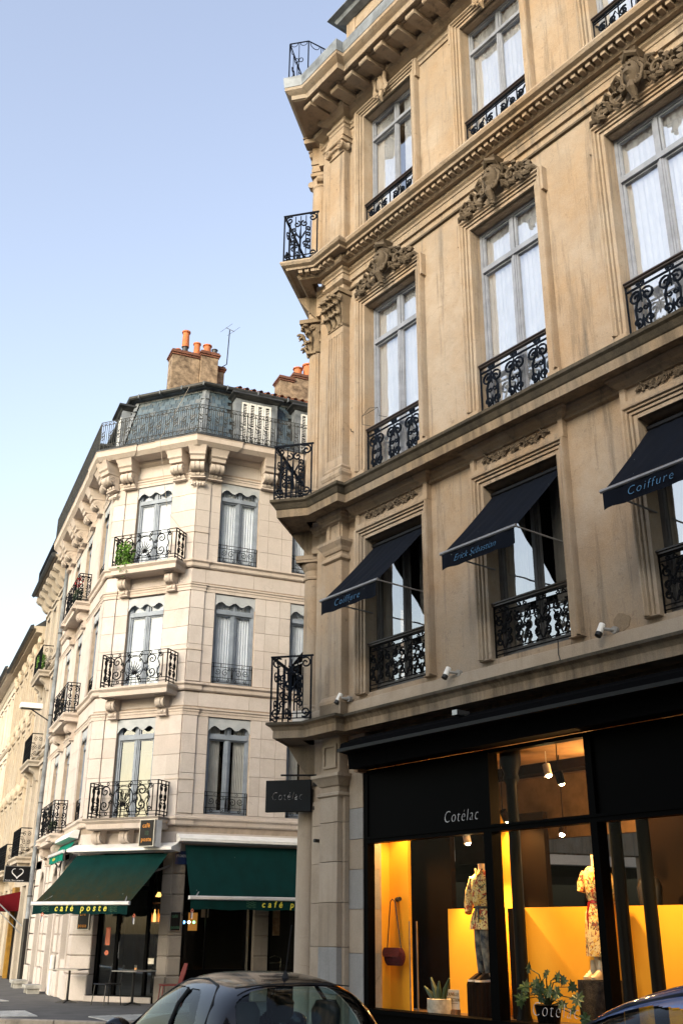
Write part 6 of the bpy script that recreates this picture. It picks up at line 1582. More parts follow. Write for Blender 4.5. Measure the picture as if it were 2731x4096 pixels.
part('belt', MB().loft([ring(0, 0, 1.955, .133, .108, 24), ring(0, 0, 2.0, .133, .108, 24)]).tube([(-.06, .10, 1.97), (-.07, .13, 1.8), (-.06, .13, 1.6)], [.02, .018, .022], 6).mesh('belt2', 'lamp_red'), m2, FN, bx, bo, 0)
for x, o_ in ((-.10, .03), (.04, .06)):
    part('ankle_boot', MB().loft([ring(0, .06, 0, .055, .15, 16), ring(0, .06, .03, .055, .15, 16), ring(0, .03, .07, .052, .10, 16), ring(0, -.01, .12, .05, .06, 16), ring(0, -.02, .22, .052, .055, 16)]).mesh('ankle_boot', 'cream_leather'), m2, FN, bx + x - .02, bo + o_, 1.065)
p2_ = thing('display_pedestal', 'rough tree trunk pedestal under the cream boots of the right mannequin', 'pedestal', FN, -9.1, -.7, .5)
rr = []
for i in range(9):
    z = .515 + .54 * i / 8; rr.append([(( .27 + .02 * sin(5 * t + i * .4) + .012 * sin(11 * t)) * cos(t), (.25 + .02 * cos(4 * t + i * .3)) * sin(t), z) for t in [2 * pi * k / 28 for k in range(28)]])
part('trunk', MB().loft(rr).mesh('trunk', 'bark'), p2_, FN, -9.1, -.7, 0)
m3 = thing('bust_form', 'dark jacketed bust behind the boards between the black columns', 'mannequin', FN, -8.95, -1.7, 1.6)
part('jacket', MB().loft([ring(0, 0, 1.6, .15, .1), ring(0, 0, 1.95, .16, .12), ring(0, 0, 2.18, .19, .12), ring(0, 0, 2.28, .15, .09), ring(0, 0, 2.33, .07, .06)]).mesh('jacket', 'leather_black'), m3, FN, -8.95, -1.7, 0)
part('neck', MB().loft([ring(0, 0, 2.3, .05, .05), ring(0, 0, 2.45, .045, .045)]).mesh('neck', 'mannequin_skin'), m3, FN, -8.95, -1.7, 0)
# --- plants, card
pt = thing('cactus_pot', 'pale patterned pot with a dark upright cactus in the shop window', 'potted plant', FN, -11.7, -.35, .51)
part('pot', MB().lathe([(.14, .515), (.165, .53), (.175, .60), (.17, .73), (.16, .735), (.155, .70)], 0, 0, 20).mesh('pot', 'ceramic'), pt, FN, -11.7, -.35, 0)
for k, (x, o_, h, lean) in enumerate(((-.04, 0, .30, -.12), (.02, .03, .26, .02), (.06, -.02, .30, .14), (-.08, .02, .18, -.2), (.03, -.05, .2, .10))):
    part('stem', MB().tube([(x, o_, .70), (x + lean * .4, o_, .70 + h * .5), (x + lean, o_, .70 + h)], [.035, .04, .012], 7).mesh('cactus_stem', 'leaf_dark'), pt, FN, -11.7, -.35, 0)
cd = thing('notice_card', 'small white card reading nouvelle collection on a wooden foot', 'card', FN, -11.6, -.5, .51)
part('card', B(-.13, .17, -.01, .0, .60, .85).mesh('card', 'card_white'), cd, FN, -11.6, -.48, 0)
part('foot', B(-.02, .14, -.05, .05, .515, .60).mesh('card_foot', 'poster_brown'), cd, FN, -11.6, -.48, 0)
text('NOUVELLE', .062, 'letter_brown', cd, FN, -11.72, -.476, .77, wid=.95); text('COLLECTION', .062, 'letter_brown', cd, FN, -11.72, -.476, .70, wid=.80)
part('rule', B(-.10, .15, .002, .004, .672, .678).mesh('rule', 'letter_brown'), cd, FN, -11.6, -.48, 0)
pl = thing('leafy_plant', 'leafy aralia plant in a dark pot in front of the mustard boards', 'potted plant', FN, -9.65, -.32, .51)
part('pot', MB().lathe([(.13, .515), (.17, .74), (.18, .76), (.15, .76)], 0, 0, 18).mesh('dark_pot', 'lacquer_black_post'), pl, FN, -9.65, -.32, 0)
rnd = random.Random(4); mb = MB(); ml = []
tips = [(-.25, .05, 1.18), (-.38, 0, .95), (-.3, .1, .85), (.05, .05, 1.12), (.18, .0, 1.08), (.32, .05, 1.05), (.42, .0, .98), (.22, .08, .9), (.45, .06, .72), (.6, .02, .63), (-.1, .1, 1.0), (-.18, .0, .92), (.1, .1, .92), (.52, .04, .85), (-.42, .05, .8), (.3, .08, .78), (-.02, .1, .84), (.0, .12, .96)]
for tx_, to_, tz_ in tips:
    mb.tube([(0, 0, .74), (tx_ * .4, to_ * .5, .74 + (tz_ - .74) * .7 + .06), (tx_, to_, tz_)], [.010, .008, .006], 4)
    lf = MB(); sz = rnd.uniform(.075, .11); nrm = Vector((rnd.uniform(-.4, .4), 1, rnd.uniform(-.2, .7))).normalized(); ax = Vector((1, 0, 0)); ax = (ax - nrm * ax.dot(nrm)).normalized(); ay = nrm.cross(ax)
    rot = rnd.uniform(0, 6.28); pts = []
    for i in range(18):
        a = 2 * pi * i / 18 + rot; r_ = sz * (1.0 if i % 2 == 0 else .62) * (1.15 if (i // 2) % 3 == 0 else .9)
        q = Vector((tx_, to_, tz_)) + ax * cos(a) * r_ + ay * sin(a) * r_ + nrm * rnd.uniform(-.012, .012); pts.append(tuple(q))
    lf.add([(tx_, to_, tz_)] + pts, [(0, 1 + i, 1 + (i + 1) % 18) for i in range(18)])
    part('leaf', lf.mesh('aralia_leaf', 'leaf'), pl, FN, -9.65, -.32, 0)
part('stems', mb.mesh('stems', 'leaf_dark'), pl, FN, -9.65, -.32, 0)

# ================================================================ NAVY WINDOW AWNINGS
def awning(bx, word, lab, wlab, shear=.0, ws=.16):
    a = thing('window_awning', lab, 'awning', FN, bx, 0, 7.8, group='navy awnings over the salon windows')
    w = HW - .03; zt, zb, ob, ot = 7.80, 6.62, .98, -.12
    mb = MB(); nx_ = 30; ny_ = 12; vs_ = []
    for j in range(ny_ + 1):
        t = j / ny_
        for i in range(nx_ + 1):
            s_ = i / nx_; sag = -.035 * sin(pi * t) * (1 - .3 * sin(pi * s_)) + .012 * sin(s_ * 19 + 3 * t) * t + .006 * sin(s_ * 43 + 5 * t) - .02 * sin(pi * s_) * t
            vs_.append((-w + 2 * w * s_, ot + (ob - ot) * t, zt + (zb - zt) * t + sag))
    mb.add(vs_, [(j * (nx_ + 1) + i, j * (nx_ + 1) + i + 1, (j + 1) * (nx_ + 1) + i + 1, (j + 1) * (nx_ + 1) + i) for j in range(ny_) for i in range(nx_)], True)
    part('canopy', cached('awn_can', lambda: mb.mesh('canopy', 'navy_canvas')), a, FN, bx, 0, 0)
    part('front_bar', cached('awn_bar', lambda: MB().tube([(-w - .03, ob + .01, zb), (w + .03, ob + .01, zb)], .026, 8).mesh('front_bar', 'alu_bar')), a, FN, bx, 0, 0)
    def val():
        mb = MB(); n = 32
        pts = [(-w + 2 * w * i / n, ob + .012 + .010 * sin(i * .8), zb - .02) for i in range(n + 1)]; lo = [(p[0], p[1] + .006 * sin(p[0] * 9), zb - .25 - .008 * sin(p[0] * 14)) for p in pts]
        mb.add(pts + lo, [(i, i + 1, n + 1 + i + 1, n + 1 + i) for i in range(n)], True); return mb.mesh('valance', 'navy_canvas')
    part('valance', cached('awn_val', val), a, FN, bx, 0, 0)
    part('roller', cached('awn_rol', lambda: MB().tube([(-w, -.14, 7.83), (w, -.14, 7.83)], .05, 8).mesh('roller', 'sign_dark')), a, FN, bx, 0, 0)
    for s_ in (-1, 1): part('arm', cached(('awn_arm', s_), lambda: MB().tube([(s_ * w, -.10, 6.62), (s_ * w, ob, zb)], .014, 6).mesh('arm', 'alu_bar')), a, FN, bx, 0, 0)
    text(word, ws, 'letter_blue', a, FN, bx - .05 if word != 'Coiffure' else bx - .02, ob + .03, zb - .185, shear=shear, off=-.003, space=1.0 if word != 'Coiffure' else 1.25, align='CENTER')
    return a
awning(BAYS[0], 'Coiffure', 'navy awning reading Coiffure nearest the stone corner pilaster', '', .3, .155)
awning(BAYS[1], 'Erick Sébastian', 'navy awning with handwritten blue script on its valance, between the two coiffure awnings', '', .55, .135)
awning(BAYS[2], 'Coiffure', 'navy awning reading Coiffure farthest from the corner pilaster', '', .3, .155)
# black awning on the lower corner balcony
ba = thing('balcony_awning', 'black awning over the lowest corner balcony, cut off by the round column', 'awning', FCH, -1.25, 0, 7.0)
mb = MB(); mb.add([(-1.95, .0, 6.95), (-.66, .0, 6.95), (-.66, .72, 6.10), (-1.95, .72, 6.10)], [(0, 1, 2, 3)]); mb.add([(-.66, 0, 6.95), (-.66, .72, 6.10), (-.66, 0, 5.9)], [(0, 1, 2)]); mb.box(-1.95, -.66, .71, .73, 5.86, 6.10)
part('canopy', mb.mesh('black_canopy', 'black_fabric'), ba, FCH)
part('arm', MB().tube([(-.65, .74, 6.10), (-.65, .02, 5.75)], .02, 6).tube([(-.65, .60, 6.16), (-.65, .02, 6.36)], .014, 6).mesh('awning_arm', 'alu_bar'), ba, FCH)
part('knob', MB().lathe([(.001, -.04), (.035, -.03), (.04, 0), (.035, .03), (.001, .04)], -.65, .74, 10).mesh('knob', 'alu_bar'), ba, FCH, 0, 0, 6.10)
# projecting sign
sg = thing('hanging_sign', 'dark blue box sign with engraved italic letters projecting from the corner pier', 'sign', FCH, -.02, .5, 3.9)
FS = FCH.sub(.02, .03, 0); FS.th = R(90 - 104.5); FS.M = Matrix.Translation(FS.o * S) @ Matrix.Rotation(FS.th, 4, 'Z')
part('panel', MB().chbox(-.76, .04, -.05, .05, 3.47, 3.99, .004).mesh('sign_panel', 'sign_dark_blue'), sg, FS, -.04, 0, 0)
text('Cotélac', .20, 'letter_white', sg, FS, -.70, .055, 3.66, shear=.28, off=-.009, space=1.22, wid=.72)
part('rod', MB().tube([(-.55, 0, 4.08), (.12, 0, 4.06)], .018, 6).mesh('sign_rod', 'black_metal'), sg, FS)
part('bracket', MB().box(.03, .20, -.03, .03, 3.88, 3.94).box(.03, .20, -.03, .03, 3.49, 3.55).box(.16, .22, -.05, .05, 3.43, 4.0).mesh('sign_bracket', 'black_metal'), sg, FS)
# security cameras / small flood lamps
def seccam(x, o, z, lab, F=FN):
    t = thing('security_camera', lab, 'camera', F, x, o, z, group='small cameras above the shop')
    part('mount', cached('cmount', lambda: MB().tube([(0, 0, 0), (0, .06, .0)], .05, 10).tube([(0, .05, 0), (-.06, .12, .01), (-.12, .14, .03)], .022, 6).mesh('mount', 'limestone_grey')), t, F, x, o, z)
    part('housing', cached('chous', lambda: MB().tube([(-.12, .12, .09), (-.14, .18, -.04)], .042, 12).mesh('housing', 'white_paint')), t, F, x, o, z)
    part('lens', cached('clens', lambda: MB().tube([(-.139, .175, -.03), (-.146, .2, -.075)], .045, 12).mesh('lens', 'black_metal')), t, F, x, o, z)
seccam(-10.66, 0, 5.16, 'small white camera on the wall between the two left navy awnings')
seccam(-7.80, 0, 5.19, 'small white camera beside a patched brown hole in the wall')
seccam(-13.22, 0.05, 5.19, 'small white camera at the foot of the corner pilaster')
solo('wall_patch', 'round brown mortar patch on the wall behind the right camera', 'patch', MB().prism([(.13 * cos(t) * (1 + .1 * sin(5 * t)), .12 * sin(t) * (1 + .12 * cos(3 * t))) for t in [2 * pi * k / 22 for k in range(22)]], 'o', 0, .006).mesh('patch', 'rough_render'), FN, -7.70, 0, 5.28)
vb = thing('vent_box', 'white louvred vent box on the lowest corner balcony', 'vent', FCH, -.05, .35, 4.88)
part('case', MB().chbox(-.12, .12, .0, .22, 4.88, 5.14, .01).mesh('vent_case', 'white_paint'), vb, FCH, .1, .12, 0)
FV = FCH
for k in range(6): part('louvre', cached('louv', lambda: B(-.10, .10, .222, .228, 0, .016).mesh('louvre', 'dark_zinc')), vb, FCH, .1, .12, 4.91 + k * .036)
solo('wall_pipe', 'short dark pipe stub sticking from the ground floor pier', 'pipe', MB().tube([(-.02, .0, 0), (-.02, .12, .0)], .03, 8).mesh('stub', 'black_metal'), FN, -14.05, .02, 2.98)
solo('wall_hook', 'small iron hook in the wall beside the fluted pilaster', 'hook', MB().tube([(0, 0, 0), (0, .06, .0), (.02, .08, .03), (-.02, .07, .05)], .008, 5).mesh('hook', 'black_metal'), FN, -13.22, 0, 10.2)
cable = solo('cable', 'thin black cable looping over the ledge below the middle window', 'cable', MB().tube([(0, .03, .3), (0, .04, .1), (.03, .05, .02), (.0, .08, -.02)], .008, 5).mesh('cable', 'black_metal'), FN, -8.72, 0.03, 4.95)
solo('flower_bracket', 'thin wire planter bracket hooked over the window handrail beside the corner', 'bracket', MB().tube([(0, 0, .03), (0, .18, .0), (.0, .2, .16), (.45, .2, .16), (.45, .18, 0), (.45, 0, .03)], .006, 4).tube([(0, .2, .16), (.22, .2, .24), (.45, .2, .16)], .005, 4).mesh('wire', 'black_metal'), FN, BAYS[0] - .62, 0, 10.1)
# ================================================================ CAFE AWNINGS, SIGNS, FURNITURE
def big_awning(name, lab, F, x0, x1, zt, ot, zb, ob, vh, mat, word, wx, wsize, skew=0, sp_=1.45):
    a = thing('cafe_awning', lab, 'awning', F, (x0 + x1) / 2, 0, zt)
    nx_, ny_ = 36, 10; vs_ = []
    for j in range(ny_ + 1):
        t = j / ny_
        for i in range(nx_ + 1):
            s_ = i / nx_; vs_.append((x0 + (x1 - x0) * s_ + skew * t, ot + (ob - ot) * t, zt + (zb - zt) * t - .04 * sin(pi * t) + .010 * sin(i * .9) * t + .008 * sin(i * 2.3 + j) * t))
    m_ = MB(); m_.add(vs_, [(j * (nx_ + 1) + i, j * (nx_ + 1) + i + 1, (j + 1) * (nx_ + 1) + i + 1, (j + 1) * (nx_ + 1) + i) for j in range(ny_) for i in range(nx_)], True)
    part('canopy', m_.mesh('canopy', mat), a, F)
    m_ = MB()
    for k in (1, 2):
        x = x0 + (x1 - x0) * k / 3; m_.add([(x, ot + .0, zt + .004), (x + .012, ot, zt + .004), (x + .012, ob, zb + .004), (x, ob, zb + .004)], [(0, 1, 2, 3)])
    part('front_bar', MB().chbox(x0 - .05 + skew, x1 + .05 + skew, ob, ob + .07, zb - .04, zb + .04, .015).mesh('front_bar', 'awning_bar'), a, F)
    part('cassette', MB().prism([(.02, zt + .24), (.12, zt + .25), (ot + .18, zt + .13), (ot + .18, zt + .07), (.05, zt + .04)], 'x', x0 - .18, x1 + .18).mesh('cassette', 'white_paint'), a, F)
    vm = MB(); n = 24; pts = [(x0 + skew + (x1 - x0) * i / n, ob + .03 + .008 * sin(i * 1.3), zb - .03) for i in range(n + 1)]; lo = [(p[0], p[1], zb - vh - .012 * cos(i * 1.6)) for i, p in enumerate(pts)]
    vm.add(pts + lo, [(i, i + 1, n + 2 + i, n + 1 + i) for i in range(n)], True)
    part('valance', vm.mesh('valance', mat if mat != 'green_canvas_mossy' else 'green_canvas'), a, F)
    for s_ in (x0 + .1, x1 - .1):
        part('arm', MB().tube([(s_, .0, zt - .25), (s_ + (.5 if s_ < (x0 + x1) / 2 else -.5), ob * .5, zt - .55), (s_ + skew, ob, zb - .02)], .025, 6).mesh('arm', 'alu_bar'), a, F)
    if word:
        text(word, wsize, 'letter_yellow', a, F, wx, ob + .045, zb - vh + .062, shear=.15, off=.0035, space=sp_, wid=.95)
        for dx in (-.36, 1.40):
            wv = MB()
            for k in range(4):
                wv.tube([(wx + dx + .22 * i / 10, ob + .043, zb - vh + .06 + k * .035 + .012 * sin(i * 1.26)) for i in range(11)], .005, 4)
            part('wave_mark', wv.mesh('wave_mark', 'wave_green'), a, F)
    return a
big_awning('a', 'mossy green cafe awning over the corner door with yellow lettering', FC, -2.45, .02, 3.22, .28, 2.14, 1.32, .22, 'green_canvas_mossy', 'café poste', -2.12, .19, -.27, 1.75)
big_awning('b', 'long green cafe awning right of the corner running behind the round column', FR, .20, 5.6, 3.42, .22, 2.27, .92, .24, 'green_canvas', 'café poste', 1.84, .19, 0, 1.75)
big_awning('c', 'small bright green awning on the street side beside the corner', FT, -2.6, -.40, 3.60, .08, 3.33, .34, .20, 'bright_green_canvas', '', 0, .1, .25)
text('café poste', .11, 'letter_yellow', bpy.data.objects['cafe_awning.002'], FT, -1.7, .385, 3.19, shear=.15, off=.002, space=1.1, wid=.8)
def ribbon(F, x, o, z, lab):
    t = thing('ribbon', lab, 'ribbon', F, x, o, z, group='tricolour ribbons tied to the cafe awnings')
    part('bow', cached('bow', lambda: MB().tube([(-.03, 0, -.02), (0, 0, .02), (.03, 0, -.02), (.0, 0, -.05)], .012, 5, True).mesh('bow', 'poster_orange')), t, F, x, o, z)
    part('tail', cached('tail', lambda: MB().box(-.03, -.01, -.003, .003, -.17, -.03).mesh('tail', 'enamel_blue')), t, F, x, o, z)
    part('tail', cached('tail2', lambda: MB().box(-.005, .012, -.004, .004, -.18, -.03).mesh('tail', 'white_paint')), t, F, x, o, z)
ribbon(FC, -2.43, 1.36, 1.93, 'tricolour ribbon at the left end of the mossy awning'); ribbon(FC, -.06, 1.36, 1.90, 'tricolour ribbon at the right end of the mossy awning'); ribbon(FR, .25, .95, 2.02, 'tricolour ribbon at the left end of the long green awning')
def sign(name, lab, F, x0, x1, z0, z1, o0, o1, lines, size, mat='sign_dark', lm='letter_orange', cat='sign', frame='steel', gap=None, wid=.8):
    s_ = thing(name, lab, cat, F, (x0 + x1) / 2, 0, z0)
    part('panel', MB().box(x0, x1, o0, o1, z0, z1).mesh('panel', mat), s_, F)
    fb = MB().box(x0 - .012, x0, o0, o1 + .006, z0 - .012, z1 + .012).box(x1, x1 + .012, o0, o1 + .006, z0 - .012, z1 + .012).box(x0, x1, o0, o1 + .006, z0 - .012, z0).box(x0, x1, o0, o1 + .006, z1, z1 + .012)
    part('frame', fb.mesh('frame', frame), s_, F)
    for (w, x, z) in lines: text(w, size, lm, s_, F, x, o1 + .006, z, off=.001, space=1.12, wid=wid, ext=.001)
    return s_
FSG = FC.sub(-.12, .0, 0); FSG.th = FC.th + R(0)
s_ = sign('projecting_sign', 'small black box sign with orange letters between the two big green awnings', FC, -.50, -.14, 3.36, 3.92, .62, .70, [('café', -.44, 3.76), ('poste', -.455, 3.46)], .135, frame='steel')
part('case', B(-.52, -.12, .40, .62, 3.35, 3.93).mesh('sign_case', 'white_paint'), s_, FC)
part('arm', B(-.34, -.30, 0, .41, 3.8, 3.84).mesh('sign_arm', 'black_metal'), s_, FC)
w5 = MB()
for k in range(4): w5.tube([(-.37 + .1 * i / 8, .704, 3.60 + k * .025 + .008 * sin(i * 1.4)) for i in range(9)], .003, 4)
part('wave_mark', w5.mesh('wave_mark', 'wave_green'), s_, FC)
sign('wall_plaque', 'dark plaque with orange letters on the pier left of the cafe door', FC, -2.42, -2.12, 1.62, 2.02, .0, .03, [('café', -2.38, 1.91), ('poste', -2.40, 1.66)], .115)
sign('wall_plaque', 'unlit dark plaque on the shaded pier right of the cafe door', FR, -.23 + .25, .24, 1.60, 1.98, .0, .03, [('café', .04, 1.87), ('poste', .03, 1.64)], .10, lm='wave_green')
st = sign('street_name_plate', 'dark blue enamel street name plate half hidden behind the long green awning', FR, .05, .55, 3.02, 3.28, .0, .015, [('PROMENADE', .07, 3.16)], .085, 'enamel_blue', 'letter_white', frame='enamel_blue', wid=.6)
# heart sign and red sign further left
FTP = Fr(*FT.pt(-7.75, 0).xy, YT + 90)
hs_ = thing('heart_sign', 'black hanging sign with a drawn white heart on the left street front', 'sign', FTP, 0, 0, 2.9)
ox = -.52
part('panel', MB().box(-.88, -.16, -.03, .03, 2.93, 3.36).mesh('heart_panel', 'sign_dark'), hs_, FTP)
fb = MB().box(-.895, -.145, -.035, .035, 3.36, 3.375).box(-.895, -.145, -.035, .035, 2.915, 2.93).box(-.895, -.88, -.035, .035, 2.93, 3.36).box(-.16, -.145, -.035, .035, 2.93, 3.36)
part('frame', fb.mesh('heart_frame', 'steel'), hs_, FTP)
hp = [(ox + .011 * 13 * sin(t) ** 3 * 1.15, .04, 3.18 + .0095 * (13 * cos(t) - 5 * cos(2 * t) - 2 * cos(3 * t) - cos(4 * t))) for t in [2 * pi * i / 30 for i in range(3, 27)]]
part('heart', MB().tube(hp, [.006 + .013 * sin(pi * i / 23) for i in range(24)], 5).mesh('heart', 'letter_white'), hs_, FTP)
text('Pizzéria - Vente à emporter', .05, 'letter_white', hs_, FTP, -.85, .035, 2.95, wid=.95)
part('arm', B(-.145, .1, -.02, .02, 3.28, 3.32).mesh('heart_arm', 'black_metal'), hs_, FTP)
part('arm', B(-.145, .1, -.02, .02, 2.95, 2.99).mesh('heart_arm2', 'black_metal'), hs_, FTP)
rs = thing('red_shop_sign', 'red shop awning end at the left edge with a round red lamp', 'sign', FT, -11.5, .8, 2.4)
part('canopy', MB().prism([(0, 2.75), (.9, 2.55), (.9, 2.15), (0, 2.15)], 'x', -12.4, -10.8).mesh('red_canopy', 'red_canvas'), rs, FT)
part('round_lamp', MB().lathe([(.001, 2.25), (.12, 2.28), (.15, 2.38), (.12, 2.48), (.001, 2.52)], -10.4, .8, 12).mesh('round_lamp', 'lamp_red'), rs, FT)
part('arm', MB().tube([(-10.8, .9, 2.6), (-8.6, .1, 1.7)], .02, 5).tube([(-10.8, .8, 2.3), (-8.9, .1, 1.5)], .015, 5).mesh('red_arm', 'steel'), rs, FT)
solo('painted_door_frame', 'mustard painted door frame of the grey stone house at street level', 'door frame', MB().box(-12.2, -12.0, -.02, .12, .12, 2.7).box(-12.2, -11.3, -.02, .12, 2.7, 2.9).mesh('door_frame', 'yellow_wall'), FT, 0, 0, 0)
# --- tables and chairs
def table(F, x, o, rz, lab, glassy=False):
    t = thing('cafe_table', lab, 'table', F, x, o, .12, rz, group='cafe tables on the pavement')
    part('top', cached('ttop', lambda: MB().chbox(-.34, .34, -.34, .34, .655, .68, .004).mesh('table_top', 'steel')), t, F, x, o, .12, rz)
    part('stem', cached('tstem', lambda: MB().lathe([(.03, .04), (.025, .66)], 0, 0, 10).mesh('table_stem', 'black_metal')), t, F, x, o, .12, rz)
    part('foot', cached('tfoot', lambda: MB().prism([(-.28, 0), (-.24, 0), (0, .03), (.24, 0), (.28, 0), (.03, .06), (-.03, .06)], 'o', -.02, .02).prism([(-.28, 0), (-.24, 0), (0, .03), (.24, 0), (.28, 0), (.03, .06), (-.03, .06)], 'x', -.021, .021).mesh('table_foot', 'black_metal')), t, F, x, o, .12, rz)
    return t
table(FC, -2.1, .6, R(12), 'grey topped cafe table by the stone pier, left of the door')
table(FC, -.42, .62, R(-8), 'grey topped cafe table with a glass on it, right of the door')
gl_ = solo('drinking_glass', 'small glass with amber drink on the right cafe table', 'glass', MB().lathe([(.028, 0), (.032, .1), (.029, .1), (.025, .01)], 0, 0, 12).mesh('drinking_glass', 'window_glass_old'), FC, -.38, .64, .80)
part('drink', MB().lathe([(.024, .012), (.026, .05)], 0, 0, 12).mesh('drink', 'glow_dim'), gl_, FC, -.38, .64, .80)
def chair(F, x, o, rz, lab, mat, shell=True):
    c_ = thing('cafe_chair', lab, 'chair', F, x, o, .12, rz)
    part('seat', MB().chbox(-.21, .21, -.2, .22, .40, .425, .01).mesh('seat', mat), c_, F, x, o, .12, rz)
    if shell: part('backrest', MB().loft([[(-.20, -.19, .43), (.20, -.19, .43), (.2, -.21, .43), (-.2, -.21, .43)], [(-.25, -.24, .62), (.25, -.24, .62), (.25, -.26, .62), (-.25, -.26, .62)], [(-.17, -.3, .83), (.17, -.3, .83), (.17, -.32, .83), (-.17, -.32, .83)]], smooth=False).mesh('backrest', mat), c_, F, x, o, .12, rz)
    for sx in (-1, 1):
        for so in (-1, 1):
            part('leg', cached(('cleg', sx, so, mat), lambda: MB().tube([(sx * .19, so * .18, .41), (sx * .22, so * .22, 0)], .012, 6).mesh('leg', mat if shell else 'black_metal')), c_, F, x, o, .12, rz)
        if not shell: part('rail', MB().tube([(sx * .19, -.18, .41), (sx * .2, -.24, .78)], .012, 5).mesh('rail', 'black_metal'), c_, F, x, o, .12, rz)
chair(FC, .50, .62, R(-50), 'dark red metal chair against the corner pier behind the black car', 'red_chair')
chair(FC, -.85, .95, R(-20), 'black tube stool chair in front of the cafe doorway', 'black_metal', False)
for i, x in enumerate((2.55, 2.85)):
    c_ = thing('inside_chair', ('chrome chair inside the cafe window nearer the door jamb', 'chrome chair inside the cafe window nearer the round column')[i], 'chair', FR, x, -.9, .3)
    part('backrest', cached('icb', lambda: MB().tube([(-.16, 0, .8), (-.17, 0, 1.0), (0, 0, 1.06), (.17, 0, 1.0), (.16, 0, .8)], .014, 6).tube([(-.16, 0, .9), (.16, 0, .9)], .012, 5).tube([(-.16, 0, .8), (-.1, .2, .45)], .012, 5).tube([(.16, 0, .8), (.1, .2, .45)], .012, 5).mesh('chrome_back', 'stool_chrome')), c_, FR, x, -.9, 0)
    part('seat', cached('ics', lambda: MB().box(-.2, .2, 0, .35, .42, .45).mesh('inside_seat', 'brown_panel')), c_, FR, x, -.9, 0)
it = solo('inside_table', 'small brown table inside behind the cafe window', 'table', MB().box(-.4, .4, -.3, .3, .70, .73).box(-.03, .03, -.03, .03, .12, .7).mesh('inside_table', 'brown_panel'), FR, 3.3, -.75, 0)
# --- plants on balconies
solo('balcony_ivy', 'bright green leafy plant hanging through the top corner balcony railing', 'plant', leaves(620, .30, .14, .36, .045, 5, .3).mesh('ivy', 'leaf_bright'), FC, -1.74, .48, 10.62)
t = thing('geranium_planter', 'planter of red geraniums and leaves on the top street side balcony', 'plant', FT, -3.3, .3, 10.3)
part('foliage', leaves(260, .55, .12, .22, .045, 6).mesh('geranium_leaf', 'leaf_dark'), t, FT, -3.0, .28, 10.55)
part('blossom', leaves(50, .5, .12, .12, .04, 8).mesh('petals', 'petal_red'), t, FT, -2.95, .3, 10.95)
solo('balcony_shrub', 'green and yellow shrub on the top balcony of the grey stone house', 'plant', leaves(380, .55, .14, .32, .05, 9).mesh('shrub', 'leaf_bright'), FT, -10.2, .3, 10.25)
solo('balcony_shrub', 'dark small plant on the lowest street side balcony', 'plant', leaves(120, .3, .1, .16, .045, 12).mesh('shrub2', 'leaf_dark'), FT, -2.9, .3, 4.15)
# --- tv aerial
ae = thing('tv_aerial', 'thin TV aerial on a bent mast right of the chimney', 'aerial', FC, .0, -1.0, 16.6)
part('mast', MB().tube([(-.15, -1.2, 16.8), (-.02, -1.2, 16.85), (.02, -1.2, 18.0)], .016, 5).mesh('mast', 'black_metal'), ae, FC)
part('boom', MB().tube([(-.11, -1.2, 18.12), (.17, -1.2, 17.92)], .011, 4).mesh('boom', 'black_metal'), ae, FC)
for x, z in ((-.10, 18.11), (.15, 17.93)):
    part('rod', cached('arod', lambda: MB().tube([(-.20, .0, -.10), (.20, 0, .10)], .005, 4).mesh('rod', 'black_metal')), ae, FC, x, -1.2, z)
solo('hanging_wire', 'thin pale wire hanging from the cafe roof down to the top balcony', 'cable', MB().tube([(-.55, -.15, 15.7), (-.75, .25, 14.6), (-.85, .68, 13.7), (-.75, .5, 12.6), (-.65, .35, 11.7), (-.2, .06, 11.05)], .007, 4).mesh('wire', 'kerb_stone'), FC, 0, 0, 0)

